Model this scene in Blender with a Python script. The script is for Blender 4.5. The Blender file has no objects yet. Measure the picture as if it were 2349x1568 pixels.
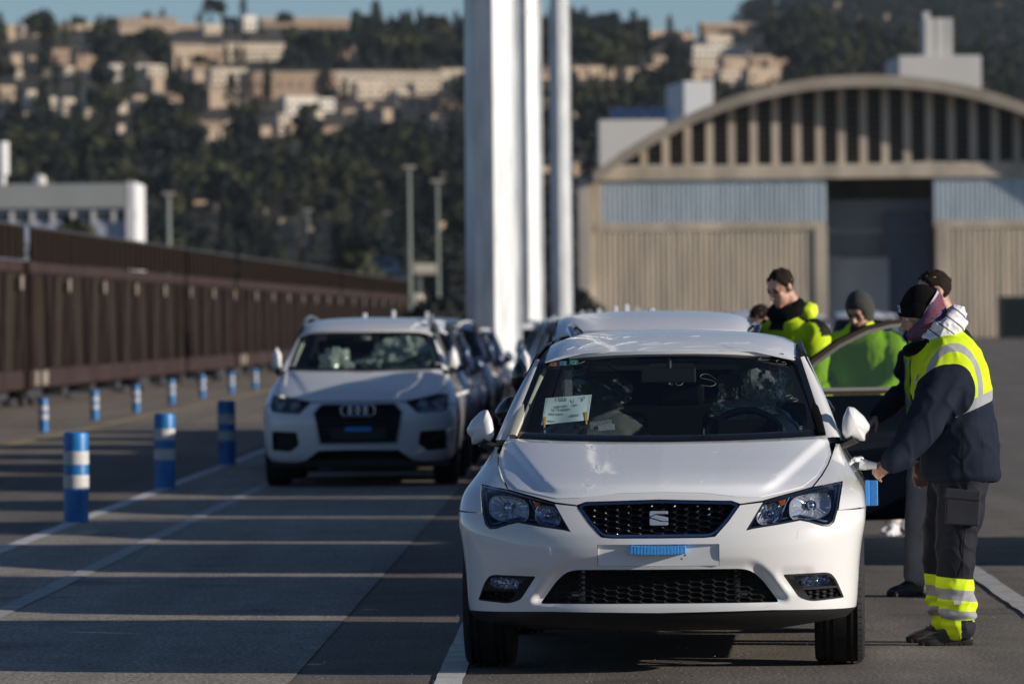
import bpy, bmesh, math, random
import numpy as np
from mathutils import Vector, Matrix, noise
from mathutils.geometry import delaunay_2d_cdt

random.seed(7)
R = math.radians
sc = bpy.context.scene
COL = sc.collection

# ------------------------------------------------------------------ camera
CAM_H = 1.53
FPX = 5689.0            # 200 mm on 36 mm, for a picture 1024 wide
ROLL, PITCH = 0.0100, 0.00359
cam_d = bpy.data.cameras.new('camera'); cam = bpy.data.objects.new('camera', cam_d); COL.objects.link(cam)
cam.location = (0, 0, CAM_H)
cam_d.lens = 200.0; cam_d.sensor_width = 36.0; cam_d.clip_start = 0.5; cam_d.clip_end = 9000
cam.rotation_mode = 'XYZ'
m = Matrix.Rotation(R(90) - PITCH, 4, 'X') @ Matrix.Rotation(-ROLL, 4, 'Z')
cam.rotation_euler = m.to_euler()
cam_d.dof.use_dof = True; cam_d.dof.focus_distance = 25.6; cam_d.dof.aperture_fstop = 4.9
sc.camera = cam

# ------------------------------------------------------------------ light
SUN_EL = 15.5            # degrees above the horizon
SUN_AZ = 16.0            # degrees towards the camera from the +X axis
sd = Vector((math.cos(R(SUN_EL)) * math.cos(R(SUN_AZ)), -math.cos(R(SUN_EL)) * math.sin(R(SUN_AZ)), math.sin(R(SUN_EL))))
world = bpy.data.worlds.new('World'); sc.world = world; world.use_nodes = True
wn = world.node_tree; wn.nodes.clear()
sky = wn.nodes.new('ShaderNodeTexSky'); sky.sky_type = 'NISHITA'; sky.sun_disc = False
sky.sun_elevation = R(SUN_EL)
sky.sun_rotation = math.atan2(sd.x, sd.y)
sky.altitude = 0; sky.air_density = 0.65; sky.dust_density = 0.25; sky.ozone_density = 2.5
bg = wn.nodes.new('ShaderNodeBackground'); bg.inputs['Strength'].default_value = 0.082
wo = wn.nodes.new('ShaderNodeOutputWorld')
wn.links.new(sky.outputs[0], bg.inputs[0]); wn.links.new(bg.outputs[0], wo.inputs[0])
sun_d = bpy.data.lights.new('sun', 'SUN'); sun = bpy.data.objects.new('sun', sun_d); COL.objects.link(sun)
sun_d.energy = 5.0; sun_d.angle = R(0.55); sun_d.color = (1.0, 0.91, 0.79)
sun.rotation_euler = sd.to_track_quat('Z', 'Y').to_euler()
sun.location = (20, -5, 20)
vs = sc.view_settings
sc.display_settings.display_device = 'sRGB'
vs.view_transform = 'Standard'; vs.look = 'None'; vs.exposure = 0.0; vs.gamma = 1.0; vs.use_curve_mapping = False
sc.cycles.use_denoising = True
sc.cycles.max_bounces = 8; sc.cycles.transparent_max_bounces = 16
sc.cycles.caustics_reflective = False; sc.cycles.caustics_refractive = False
# ------------------------------------------------------------------ helpers
def at(u, v, Y):
    """a point of the place at distance Y seen at (u, v) of the photograph viewed 2349 wide"""
    dx = u * 1024 / 2349 - 512; dy = 341.5 - v * 1024 / 2349
    tx = dx + dy * ROLL; ty = dy - dx * ROLL
    return Vector((tx / FPX * Y, Y, CAM_H + (ty / FPX - PITCH) * Y))

MATS = {}
def mat(name, col, rough=0.6, metal=0.0, coat=0.0, spec=0.5, var=0.0, scale=8.0, bump=0.0, bscale=60.0, sheen=0.0, col2=None, detail=4.0, coatr=0.04, stretch=None):
    if name in MATS: return MATS[name]
    m = bpy.data.materials.new(name); m.use_nodes = True
    nt = m.node_tree; b = nt.nodes['Principled BSDF']
    b.inputs['Base Color'].default_value = (*col, 1); b.inputs['Roughness'].default_value = rough
    b.inputs['Metallic'].default_value = metal; b.inputs['Coat Weight'].default_value = coat
    b.inputs['Coat Roughness'].default_value = coatr
    b.inputs['Specular IOR Level'].default_value = spec; b.inputs['Sheen Weight'].default_value = sheen
    tc = None
    if var > 0 or bump > 0:
        tc = nt.nodes.new('ShaderNodeTexCoord'); src = tc.outputs['Object']
        if stretch:
            mp = nt.nodes.new('ShaderNodeMapping'); mp.inputs['Scale'].default_value = stretch
            nt.links.new(src, mp.inputs[0]); src = mp.outputs[0]
    if var > 0:
        n = nt.nodes.new('ShaderNodeTexNoise'); n.inputs['Scale'].default_value = scale; n.inputs['Detail'].default_value = detail
        nt.links.new(src, n.inputs['Vector'])
        r = nt.nodes.new('ShaderNodeValToRGB')
        c2 = col2 if col2 else tuple(min(1, c * (1 + var)) for c in col)
        c1 = tuple(c * (1 - var) for c in col)
        r.color_ramp.elements[0].color = (*c1, 1); r.color_ramp.elements[0].position = 0.3
        r.color_ramp.elements[1].color = (*c2, 1); r.color_ramp.elements[1].position = 0.7
        nt.links.new(n.outputs[0], r.inputs[0]); nt.links.new(r.outputs[0], b.inputs['Base Color'])
    if bump > 0:
        n2 = nt.nodes.new('ShaderNodeTexNoise'); n2.inputs['Scale'].default_value = bscale; n2.inputs['Detail'].default_value = 3
        nt.links.new(src, n2.inputs['Vector'])
        bp = nt.nodes.new('ShaderNodeBump'); bp.inputs['Strength'].default_value = bump; bp.inputs['Distance'].default_value = 0.01
        nt.links.new(n2.outputs[0], bp.inputs['Height']); nt.links.new(bp.outputs[0], b.inputs['Normal'])
    MATS[name] = m
    return m

def glass(name, tint, refl=1.5, rough=0.0, opacity=0.0, body=(0.02, 0.03, 0.03)):
    """thin sheet glass: see-through with a tint, a fresnel reflection, and some body"""
    if name in MATS: return MATS[name]
    m = bpy.data.materials.new(name); m.use_nodes = True; nt = m.node_tree; nt.nodes.clear()
    o = nt.nodes.new('ShaderNodeOutputMaterial')
    t = nt.nodes.new('ShaderNodeBsdfTransparent'); t.inputs[0].default_value = (*tint, 1)
    g = nt.nodes.new('ShaderNodeBsdfGlossy'); g.inputs['Roughness'].default_value = rough
    f = nt.nodes.new('ShaderNodeFresnel'); ge = nt.nodes.new('ShaderNodeNewGeometry')
    io = nt.nodes.new('ShaderNodeMapRange'); io.inputs[3].default_value = refl; io.inputs[4].default_value = 1 / refl   # a thin sheet reflects alike from both sides
    nt.links.new(ge.outputs['Backfacing'], io.inputs[0]); nt.links.new(io.outputs[0], f.inputs['IOR'])
    mx = nt.nodes.new('ShaderNodeMixShader')
    d = nt.nodes.new('ShaderNodeBsdfDiffuse'); d.inputs[0].default_value = (*body, 1)
    m0 = nt.nodes.new('ShaderNodeMixShader'); m0.inputs[0].default_value = opacity
    nt.links.new(t.outputs[0], m0.inputs[1]); nt.links.new(d.outputs[0], m0.inputs[2])
    nt.links.new(f.outputs[0], mx.inputs[0]); nt.links.new(m0.outputs[0], mx.inputs[1]); nt.links.new(g.outputs[0], mx.inputs[2])
    nt.links.new(mx.outputs[0], o.inputs[0])
    MATS[name] = m
    return m

def tag(o, label=None, cat=None, group=None, kind=None):
    if label: o['label'] = label
    if cat: o['category'] = cat
    if group: o['group'] = group
    if kind: o['kind'] = kind
    return o

def thing(name, label, cat, loc=(0, 0, 0), rz=0.0, group=None):
    o = bpy.data.objects.new(name, None); COL.objects.link(o)
    o.location = loc; o.rotation_euler = (0, 0, rz); o.empty_display_size = 0.2
    return tag(o, label, cat, group)

def link(name, me, parent=None, loc=None, rz=None):
    o = bpy.data.objects.new(name, me); COL.objects.link(o)
    if parent is not None: o.parent = parent
    if loc is not None: o.location = loc
    if rz is not None: o.rotation_euler = (0, 0, rz)
    return o

def mesh(name, verts, faces, mats, midx=None, smooth=False, angle=None):
    me = bpy.data.meshes.new(name)
    me.from_pydata([tuple(v) for v in verts], [], faces)
    if not isinstance(mats, (list, tuple)): mats = [mats]
    for m_ in mats: me.materials.append(m_)
    if midx is not None: me.polygons.foreach_set('material_index', np.array(midx, dtype=np.int32))
    if smooth:
        me.polygons.foreach_set('use_smooth', np.ones(len(me.polygons), dtype=bool))
        if angle is not None:
            me.set_sharp_from_angle(angle=R(angle))
    me.update()
    return me

class MB:
    """collects simple shapes that make up ONE part"""
    def __init__(s): s.v = []; s.f = []; s.m = []; s.cm = 0
    def add(s, vs_, fs, mi=None):
        o = len(s.v); s.v += [tuple(v) for v in vs_]
        s.f += [tuple(i + o for i in f) for f in fs]; s.m += [s.cm if mi is None else mi] * len(fs)
        return s
    def box(s, c, d, rz=0.0, rx=0.0, ry=0.0, taper=1.0):
        x, y, z = d[0] / 2, d[1] / 2, d[2] / 2
        M_ = Matrix.Translation(c) @ Matrix.Rotation(rz, 4, 'Z') @ Matrix.Rotation(ry, 4, 'Y') @ Matrix.Rotation(rx, 4, 'X')
        p = [M_ @ Vector((sx * x * (taper if sz > 0 else 1), sy * y * (taper if sz > 0 else 1), sz * z)) for sz in (-1, 1) for sx, sy in ((-1, -1), (1, -1), (1, 1), (-1, 1))]
        return s.add(p, [(3, 2, 1, 0), (4, 5, 6, 7), (0, 1, 5, 4), (1, 2, 6, 5), (2, 3, 7, 6), (3, 0, 4, 7)])
    def tube(s, pts, rad, n=8, caps=True, flat=1.0, rot=0.0):
        pts = [Vector(p) for p in pts]; rs = rad if isinstance(rad, (list, tuple)) else [rad] * len(pts)
        vs_ = []; up0 = Vector((0, 0, 1))
        for i, p in enumerate(pts):
            t = (pts[min(i + 1, len(pts) - 1)] - pts[max(i - 1, 0)])
            if t.length < 1e-9: t = Vector((0, 0, 1))
            t.normalize()
            ref = up0 if abs(t.z) < 0.93 else Vector((0, 1, 0))
            a = t.cross(ref).normalized(); b = a.cross(t).normalized()
            for k in range(n):
                an = 2 * math.pi * k / n + rot
                vs_.append(p + a * math.cos(an) * rs[i] + b * math.sin(an) * rs[i] * flat)
        fs = [(i * n + k, i * n + (k + 1) % n, (i + 1) * n + (k + 1) % n, (i + 1) * n + k) for i in range(len(pts) - 1) for k in range(n)]
        if caps:
            fs.append(tuple(range(n - 1, -1, -1))); o = (len(pts) - 1) * n; fs.append(tuple(o + k for k in range(n)))
        return s.add(vs_, fs)
    def prism(s, poly, h0, h1, axis='Z', off=(0, 0, 0)):
        """poly 2D extruded between h0 and h1 along an axis (X: poly=(y,z); Y: poly=(x,z); Z: poly=(x,y))"""
        n = len(poly)
        def q(p, h):
            v = {'Z': (p[0], p[1], h), 'Y': (p[0], h, p[1]), 'X': (h, p[0], p[1])}[axis]
            return (v[0] + off[0], v[1] + off[1], v[2] + off[2])
        vs_ = [q(p, h0) for p in poly] + [q(p, h1) for p in poly]
        fs = [tuple(range(n - 1, -1, -1)), tuple(range(n, 2 * n))] + [(k, (k + 1) % n, n + (k + 1) % n, n + k) for k in range(n)]
        return s.add(vs_, fs)
    def lathe(s, prof, n=24, axis='Z', off=(0, 0, 0), a0=0.0, a1=2 * math.pi):
        """prof: (radius, height) pairs"""
        full = abs(a1 - a0 - 2 * math.pi) < 1e-6; k1 = n if full else n + 1
        vs_ = []
        for r_, h in prof:
            for k in range(k1):
                an = a0 + (a1 - a0) * k / n; c, d = math.cos(an) * r_, math.sin(an) * r_
                v = {'Z': (c, d, h), 'Y': (c, h, d), 'X': (h, c, d)}[axis]
                vs_.append((v[0] + off[0], v[1] + off[1], v[2] + off[2]))
        fs = []
        for i in range(len(prof) - 1):
            for k in range(n):
                k2 = (k + 1) % k1 if full else k + 1
                fs.append((i * k1 + k, i * k1 + k2, (i + 1) * k1 + k2, (i + 1) * k1 + k))
        return s.add(vs_, fs)
    def sphere(s, c, r_, nu=12, nv=8):
        rx, ry, rz = r_ if isinstance(r_, (tuple, list)) else (r_,) * 3
        vs_ = [(c[0], c[1], c[2] + rz)]
        for i in range(1, nv):
            ph = math.pi * i / nv
            for k in range(nu):
                an = 2 * math.pi * k / nu
                vs_.append((c[0] + rx * math.sin(ph) * math.cos(an), c[1] + ry * math.sin(ph) * math.sin(an), c[2] + rz * math.cos(ph)))
        vs_.append((c[0], c[1], c[2] - rz)); last = len(vs_) - 1
        fs = [(0, 1 + k, 1 + (k + 1) % nu) for k in range(nu)]
        for i in range(nv - 2):
            a = 1 + i * nu; b = a + nu
            fs += [(a + k, b + k, b + (k + 1) % nu, a + (k + 1) % nu) for k in range(nu)]
        a = 1 + (nv - 2) * nu
        fs += [(last, a + (k + 1) % nu, a + k) for k in range(nu)]
        return s.add(vs_, fs)
    def me(s, name, mats, smooth=False, angle=35, bevel=None):
        me_ = mesh(name, s.v, s.f, mats, s.m, smooth, angle if smooth else None)
        bm = bmesh.new(); bm.from_mesh(me_)
        bmesh.ops.recalc_face_normals(bm, faces=bm.faces)
        if bevel:
            bmesh.ops.remove_doubles(bm, verts=bm.verts, dist=1e-5)
            ed = [e for e in bm.edges if len(e.link_faces) == 2 and e.calc_face_angle(0) > 0.6]
            bmesh.ops.bevel(bm, geom=ed, offset=bevel, segments=2, affect='EDGES', profile=0.5, clamp_overlap=True)
        bm.to_mesh(me_); bm.free()
        if smooth and bevel: me_.polygons.foreach_set('use_smooth', np.ones(len(me_.polygons), dtype=bool)); me_.set_sharp_from_angle(angle=R(angle))
        return me_
    def build(s, name, mats, parent=None, smooth=False, angle=35, bevel=None, loc=None, rz=None):
        return link(name, s.me(name, mats, smooth, angle, bevel), parent, loc, rz)

# ---- 2D polygons
def mirror(poly): return [(-x, z) for x, z in reversed(poly)]
def area(p): return 0.5 * sum(p[i][0] * p[(i + 1) % len(p)][1] - p[(i + 1) % len(p)][0] * p[i][1] for i in range(len(p)))
def ccw(p): return p if area(p) > 0 else list(reversed(p))
def densify(poly, step):
    out = []
    for i, p in enumerate(poly):
        q = poly[(i + 1) % len(poly)]; d = math.hypot(q[0] - p[0], q[1] - p[1]); n = max(1, int(round(d / step)))
        for k in range(n):
            t = k / n; out.append((p[0] + (q[0] - p[0]) * t, p[1] + (q[1] - p[1]) * t))
    return out
def inset(poly, d):
    poly = ccw(poly); n = len(poly); out = []
    for i in range(n):
        a, b, c = Vector(poly[i - 1]), Vector(poly[i]), Vector(poly[(i + 1) % n])
        e1 = (b - a).normalized(); e2 = (c - b).normalized()
        n1 = Vector((-e1.y, e1.x)); n2 = Vector((-e2.y, e2.x)); k = n1 + n2
        if k.length < 1e-6: k = n1.copy()
        k.normalize(); s_ = d / max(0.35, k.dot(n1)); out.append((b.x + k.x * s_, b.y + k.y * s_))
    return out
def rounded(poly, r_, n=4):
    """polygon with its corners rounded; r_ a number or one per corner"""
    out = []; N = len(poly)
    for i in range(N):
        ri = r_[i] if isinstance(r_, (list, tuple)) else r_
        a, b, c = Vector(poly[i - 1]), Vector(poly[i]), Vector(poly[(i + 1) % N])
        if ri <= 0: out.append(tuple(b)); continue
        d1 = min(ri, (a - b).length * 0.45); d2 = min(ri, (c - b).length * 0.45)
        p0 = b + (a - b).normalized() * d1; p2 = b + (c - b).normalized() * d2
        for k in range(n + 1):
            t = k / n; q = p0 * (1 - t) ** 2 + b * 2 * t * (1 - t) + p2 * t * t; out.append(tuple(q))
    return out
def inside(P, poly):
    x, y = P[:, 0], P[:, 1]; c = np.zeros(len(P), bool); n = len(poly)
    for i in range(n):
        x1, y1 = poly[i]; x2, y2 = poly[(i + 1) % n]
        if y1 == y2: continue
        k = ((y1 > y) != (y2 > y)) & (x < (x2 - x1) * (y - y1) / (y2 - y1) + x1); c ^= k
    return c
def seg_dist(P, poly, closed=True):
    d = np.full(len(P), 1e9); n = len(poly)
    for i in range(n if closed else n - 1):
        a = np.array(poly[i]); b = np.array(poly[(i + 1) % n]); ab = b - a; L = (ab ** 2).sum()
        if L < 1e-14: continue
        t = np.clip(((P - a) @ ab) / L, 0, 1); q = a + t[:, None] * ab; d = np.minimum(d, np.hypot(*(P - q).T))
    return d

def drape(name, outline, fn, mats, parent=None, holes=(), step=0.02, flange=0.012, fdir=(0, 1, 0), flip=False, gap=0.0, fcut=True, stepy=None, smooth=True, inward=0.0, breaks=None):
    """a skin cut to a 2D outline (with holes) and laid over the surface fn(points Nx2) -> Nx3; its rims are turned in by flange"""
    outline = ccw(outline)
    if gap: outline = inset(outline, gap)
    outer = densify(outline, step); hs = [densify(ccw(h), step) for h in holes]
    stepy = stepy or step
    O = np.array(outer); x0, y0 = O.min(0); x1, y1 = O.max(0)
    gx = np.arange(x0 + step / 2, x1, step); gy = np.arange(y0 + stepy / 2, y1, stepy)
    G = np.array([(a + (0.5 * step if j % 2 else 0), b) for j, b in enumerate(gy) for a in gx]) if len(gx) and len(gy) else np.zeros((0, 2))
    if len(G):
        k = inside(G, outer) & (seg_dist(G, outer) > min(step, stepy) * 0.45)
        for h in hs: k &= ~inside(G, h) & (seg_dist(G, h) > min(step, stepy) * 0.45)
        G = G[k]
    pts = [Vector(p) for p in outer]; ed = [(i, (i + 1) % len(outer)) for i in range(len(outer))]
    for h in hs:
        o = len(pts); pts += [Vector(p) for p in h]; ed += [(o + i, o + (i + 1) % len(h)) for i in range(len(h))]
    nb = len(pts); pts += [Vector(p) for p in G]
    res = delaunay_2d_cdt(pts, ed, [], 0, 1e-7)
    V2 = np.array([tuple(v) for v in res[0]]); F = [tuple(f) for f in res[2]]
    C = np.array([V2[list(f)].mean(0) for f in F]); k = inside(C, outer)
    for h in hs: k &= ~inside(C, h)
    F = [f for f, q in zip(F, k) if q]
    if flip: F = [tuple(reversed(f)) for f in F]
    V3 = fn(V2); verts = [tuple(v) for v in V3]
    # boundary edges
    cnt = {}
    for f in F:
        for i in range(len(f)):
            a, b = f[i], f[(i + 1) % len(f)]; cnt[(a, b)] = 1
    bnd = [e for e in cnt if (e[1], e[0]) not in cnt]
    if flange:
        fd = np.array(fdir, float); new = {}
        cen = V3.mean(0)
        for a, b in bnd:
            for q in (a, b):
                if q not in new:
                    new[q] = len(verts); verts.append(tuple(np.array(verts[q]) + fd * flange))
        # separate copies along the rim so that its edge stays crisp
        F += [(b, a, new[a], new[b]) for a, b in bnd]
    me_ = mesh(name, verts, F, mats, None, smooth, 40 if smooth else None)
    return link(name, me_, parent)

def smoothstep(a, b, x):
    t = np.clip((x - a) / (b - a), 0, 1); return t * t * (3 - 2 * t)

def text_mesh(s, size, depth=0.002):
    cu = bpy.data.curves.new('letters', 'FONT'); cu.body = s; cu.size = size; cu.extrude = depth; cu.resolution_u = 2
    cu.align_x = 'CENTER'; cu.align_y = 'CENTER'
    o = bpy.data.objects.new('letters', cu); COL.objects.link(o)
    dg = bpy.context.evaluated_depsgraph_get(); me_ = bpy.data.meshes.new_from_object(o.evaluated_get(dg))
    bpy.data.objects.remove(o); bpy.data.curves.remove(cu)
    return me_
# ------------------------------------------------------------------ car materials
white_paint = mat('white paint', (0.74, 0.74, 0.745), rough=0.35, coat=1.0, coatr=0.02, spec=0.4)
black_paint = mat('black paint', (0.004, 0.004, 0.006), rough=0.7, coat=1.0, coatr=0.01, spec=0.0)
navy_paint = mat('navy paint', (0.003, 0.004, 0.009), rough=0.7, coat=1.0, coatr=0.01, spec=0.0)
door_dark = mat('navy door skin', (0.002, 0.003, 0.006), rough=0.04, spec=0.08)
blue_paint = mat('dark blue paint', (0.012, 0.03, 0.085), rough=0.3, coat=1.0, coatr=0.02, metal=0.2)
silver_paint = mat('silver paint', (0.42, 0.45, 0.5), rough=0.32, coat=1.0, coatr=0.03, metal=0.6)
red_paint = mat('red paint', (0.35, 0.02, 0.035), rough=0.3, coat=1.0, coatr=0.02)
film_white = mat('protective film', (0.80, 0.81, 0.86), rough=0.22, coat=0.5, coatr=0.12)
black_trim = mat('black trim', (0.012, 0.012, 0.013), rough=0.45, spec=0.4)
gloss_black = mat('gloss black', (0.006, 0.006, 0.008), rough=0.12, spec=0.5)
dark_plastic = mat('dark plastic', (0.014, 0.014, 0.015), rough=0.62, spec=0.25, bump=0.2, bscale=900)
chrome = mat('chrome', (0.62, 0.66, 0.74), rough=0.10, metal=1.0)
bluechrome = mat('blue chrome', (0.28, 0.34, 0.50), rough=0.16, metal=1.0)
rubber = mat('tyre rubber', (0.016, 0.016, 0.018), rough=0.75, spec=0.3, var=0.3, scale=30)
alloy = mat('alloy', (0.4, 0.41, 0.43), rough=0.35, metal=0.9)
steel_dark = mat('dark steel', (0.10, 0.10, 0.11), rough=0.5, metal=0.7)
interior = mat('cabin fabric', (0.006, 0.006, 0.007), rough=0.95, spec=0.05)
cream = mat('cream lining', (0.52, 0.50, 0.40), rough=0.8)
blue_foam = mat('blue foam', (0.045, 0.26, 0.66), rough=0.75, var=0.12, scale=60)
amber = mat('amber plastic', (0.55, 0.13, 0.02), rough=0.2, coat=0.5)
windscreen_glass = glass('windscreen glass', (0.80, 0.88, 0.88), 1.5)
side_glass = glass('side glass', (0.42, 0.60, 0.55), 1.5)
dark_glass = glass('dark glass', (0.10, 0.13, 0.14), 1.5, 0.0, 0.35, (0.01, 0.012, 0.014))
lens_glass = glass('lamp lens', (0.90, 0.93, 0.97), 1.45)

def spl(xs, ys):
    """smooth curve through the nodes (Catmull-Rom slopes, held flat where the data turn)"""
    xs = np.array(xs, float); ys = np.array(ys, float); h = np.diff(xs); d = np.diff(ys) / h
    m_ = np.zeros(len(xs)); m_[0], m_[-1] = d[0], d[-1]
    for i in range(1, len(xs) - 1):
        m_[i] = 0 if d[i - 1] * d[i] <= 0 else 3 * (h[i - 1] + h[i]) / ((2 * h[i] + h[i - 1]) / d[i - 1] + (h[i] + 2 * h[i - 1]) / d[i])
    def f(x):
        x = np.clip(np.asarray(x, float), xs[0], xs[-1]); i = np.clip(np.searchsorted(xs, x) - 1, 0, len(xs) - 2)
        t = (x - xs[i]) / h[i]
        return ((1 + 2 * t) * (1 - t) ** 2 * ys[i] + t * (1 - t) ** 2 * h[i] * m_[i] + t * t * (3 - 2 * t) * ys[i + 1] + t * t * (t - 1) * h[i] * m_[i + 1])
    return f

class Body:
    """x to the car's left side (right in a view from the front), y backwards from the nose, z up"""
    def __init__(s, c):
        s.c = c
        z = c['z']; s.w = spl(z, c['w']); s.y0 = spl(z, c['y0']); s.y1 = spl(z, c['y1']); s.p = c.get('p', 2.5)
        s.lift = c.get('lift', lambda x, z: 0 * x)
        s.recess = c.get('recess', lambda x, z: 0 * x)
        s.L = c['L']; s.rz = spl(*c['roof_z']); s.gx = spl(*c['green_x'])
        s.ws = c['ws']      # (y at base centre, z base, slope dy/dz, plan curve, half width top, z top)
    def depth(s, x, z):
        t = np.clip(np.abs(x) / s.w(z), 0, 1)
        return s.y0(z) + (s.y1(z) - s.y0(z)) * (1 - (1 - t ** s.p) ** (1 / s.p))
    def sof(s, x, z):
        return np.sign(x) * (np.abs(np.clip(x, -s.w(z), s.w(z))) + (s.depth(x, z) - s.y0(z)))
    def inv(s, u, z):
        lo = np.zeros_like(u); hi = s.w(z) * np.ones_like(u); a = np.abs(u)
        for _ in range(34):
            mid = (lo + hi) / 2; k = np.abs(s.sof(mid, z)) < a; lo = np.where(k, mid, lo); hi = np.where(k, hi, mid)
        return np.sign(u) * (lo + hi) / 2
    def front(s, off=0.0, push=0.0, rec=True):
        def fn(P):
            x = s.inv(P[:, 0], P[:, 1]); z = P[:, 1]
            y = s.depth(x, z - s.lift(x, z))
            y = np.minimum(y, s.y1(z)) if True else y
            if rec: y = y + s.recess(x, z)
            return np.stack([x, y + push, z], 1)
        return fn
    def S(s, poly):
        """outline given in (x, z) -> in the unrolled front skin"""
        P = np.array(densify(poly, 0.03)); return list(zip(s.sof(P[:, 0], P[:, 1]), P[:, 1]))
    def wy(s, x, z):
        y0_, zb, sl, cv, _, _ = s.ws
        return y0_ + (z - zb) * sl + cv * (np.abs(x) / 0.7) ** 2.2
    def screen(s, push=0.0):
        return lambda P: np.stack([P[:, 0], s.wy(P[:, 0], P[:, 1]) + push, P[:, 1]], 1)
    def roof(s, up=0.0):
        c = s.c
        def fn(P):
            x, y = P[:, 0], P[:, 1]; hw = c['roof_w'] * (1 - 0.10 * smoothstep(2.2, s.L, y))
            t = np.abs(x) / hw
            return np.stack([x, y, s.rz(y) - c['crown'] * t ** 2 - c.get('edge', 0.05) * t ** 9 + up], 1)
        return fn
    def side(s, sg, out=0.0, top=None):
        c = s.c
        def fn(P):
            y, z = P[:, 0], P[:, 1]
            tail = 1 - c.get('tail', 0.10) * smoothstep(s.L - 1.3, s.L, y) ** 1.5
            low = s.w(z) + 0.012 * smoothstep(0, 1, (y - 1.2)) * smoothstep(0.3, 0.6, z) * (1 - smoothstep(0.7, 0.95, z))
            x = np.where(z < c['belt'], low * tail, s.gx(z) * tail)
            return np.stack([sg * (x + out), y, z], 1)
        return fn

def make_tyre_mesh(r_, w_, name='tyre', grooves=True, n=40):
    hw = w_ / 2; pr = [(r_ * 0.66, -hw * 0.86), (r_ * 0.80, -hw * 1.0), (r_ * 0.92, -hw * 0.98), (r_ * 0.975, -hw * 0.86), (r_ * 0.995, -hw * 0.72)]
    if grooves:
        tr = []
        for g in (-0.50, -0.17, 0.17, 0.50):
            tr += [(r_, (g - 0.045) * w_), (r_ - 0.008, (g - 0.04) * w_), (r_ - 0.008, (g + 0.04) * w_), (r_, (g + 0.045) * w_)] if abs(g) < 0.4 else \
                  [(r_ * 0.997, g * w_ * 0.62 - 0.01), (r_ - 0.01, g * w_ * 0.62 - 0.008), (r_ - 0.01, g * w_ * 0.62 + 0.008), (r_ * 0.999, g * w_ * 0.62 + 0.01)]
        pr += sorted(tr, key=lambda q: q[1])
    pr += [(r_ * 0.995, hw * 0.72), (r_ * 0.975, hw * 0.86), (r_ * 0.92, hw * 0.98), (r_ * 0.80, hw * 1.0), (r_ * 0.66, hw * 0.86)]
    b = MB(); b.lathe(pr, n, 'X')
    if grooves:       # sipes across the tread blocks
        for k in range(64):
            a = 2 * math.pi * k / 64
            for gx_, dd in ((-0.335, 0.12), (0.335, 0.12), (0.0, 0.07)):
                c = Vector((gx_ * w_, math.cos(a) * (r_ - 0.0005), math.sin(a) * (r_ - 0.0005)))
                M_ = Matrix.Rotation(a, 4, 'X')
                hx, hy = dd * w_ * 0.85, 0.0018
                p = [c + M_ @ Vector((sx * hx, 0.0012, sy * hy + sx * 0.004)) for sx, sy in ((-1, -1), (1, -1), (1, 1), (-1, 1))]
                b.add(p, [(0, 1, 2, 3)], 1)
    return b.me(name, [rubber, black_trim], smooth=True, angle=50)

def make_rim_mesh(r_, w_, spokes=5, n=32):
    b = MB(); hw = w_ / 2; q = r_ * 0.68
    b.lathe([(q, -hw * 0.8), (q * 0.94, -hw * 0.7), (q * 0.9, 0), (q * 0.94, hw * 0.55), (q, hw * 0.82), (q * 1.0, hw * 0.86), (q * 0.93, hw * 0.84), (q * 0.9, hw * 0.5)], n, 'X')
    for k in range(spokes):
        a = 2 * math.pi * k / spokes
        for da in (-0.12, 0.12):
            c0 = Vector((hw * 0.70, math.cos(a) * q * 0.12, math.sin(a) * q * 0.12)); c1 = Vector((hw * 0.62, math.cos(a + da) * q * 0.93, math.sin(a + da) * q * 0.93))
            b.tube([c0, c1], [0.028, 0.02], 6, flat=0.7)
    b.lathe([(0.0, hw * 0.8), (q * 0.2, hw * 0.78), (q * 0.24, hw * 0.6)], 16, 'X')
    return b.me('rim', [alloy], smooth=True)

WHEELS = {}
def add_wheels(root, front_y, wb, track, r_, w_, detail=True, rims=True):
    key = (r_, w_, detail)
    if key not in WHEELS: WHEELS[key] = (make_tyre_mesh(r_, w_, 'tyre', detail, 48 if detail else 24), make_rim_mesh(r_, w_, 5, 24) if rims else None)
    ty, ri = WHEELS[key]
    for y in (front_y, front_y + wb):
        for sg in (-1, 1):
            wh = bpy.data.objects.new('wheel', None); COL.objects.link(wh); wh.parent = root
            wh.location = (sg * track / 2, y, r_); wh.empty_display_size = 0.1
            if sg < 0: wh.rotation_euler = (0, 0, math.pi)
            link('tyre', ty, wh)
            if ri: link('rim', ri, wh)

def arch(yc, zc, r_, n=14, a0=0, a1=180):
    return [(yc + r_ * math.cos(R(a)), zc + r_ * math.sin(R(a))) for a in np.linspace(a0, a1, n)]

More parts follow.
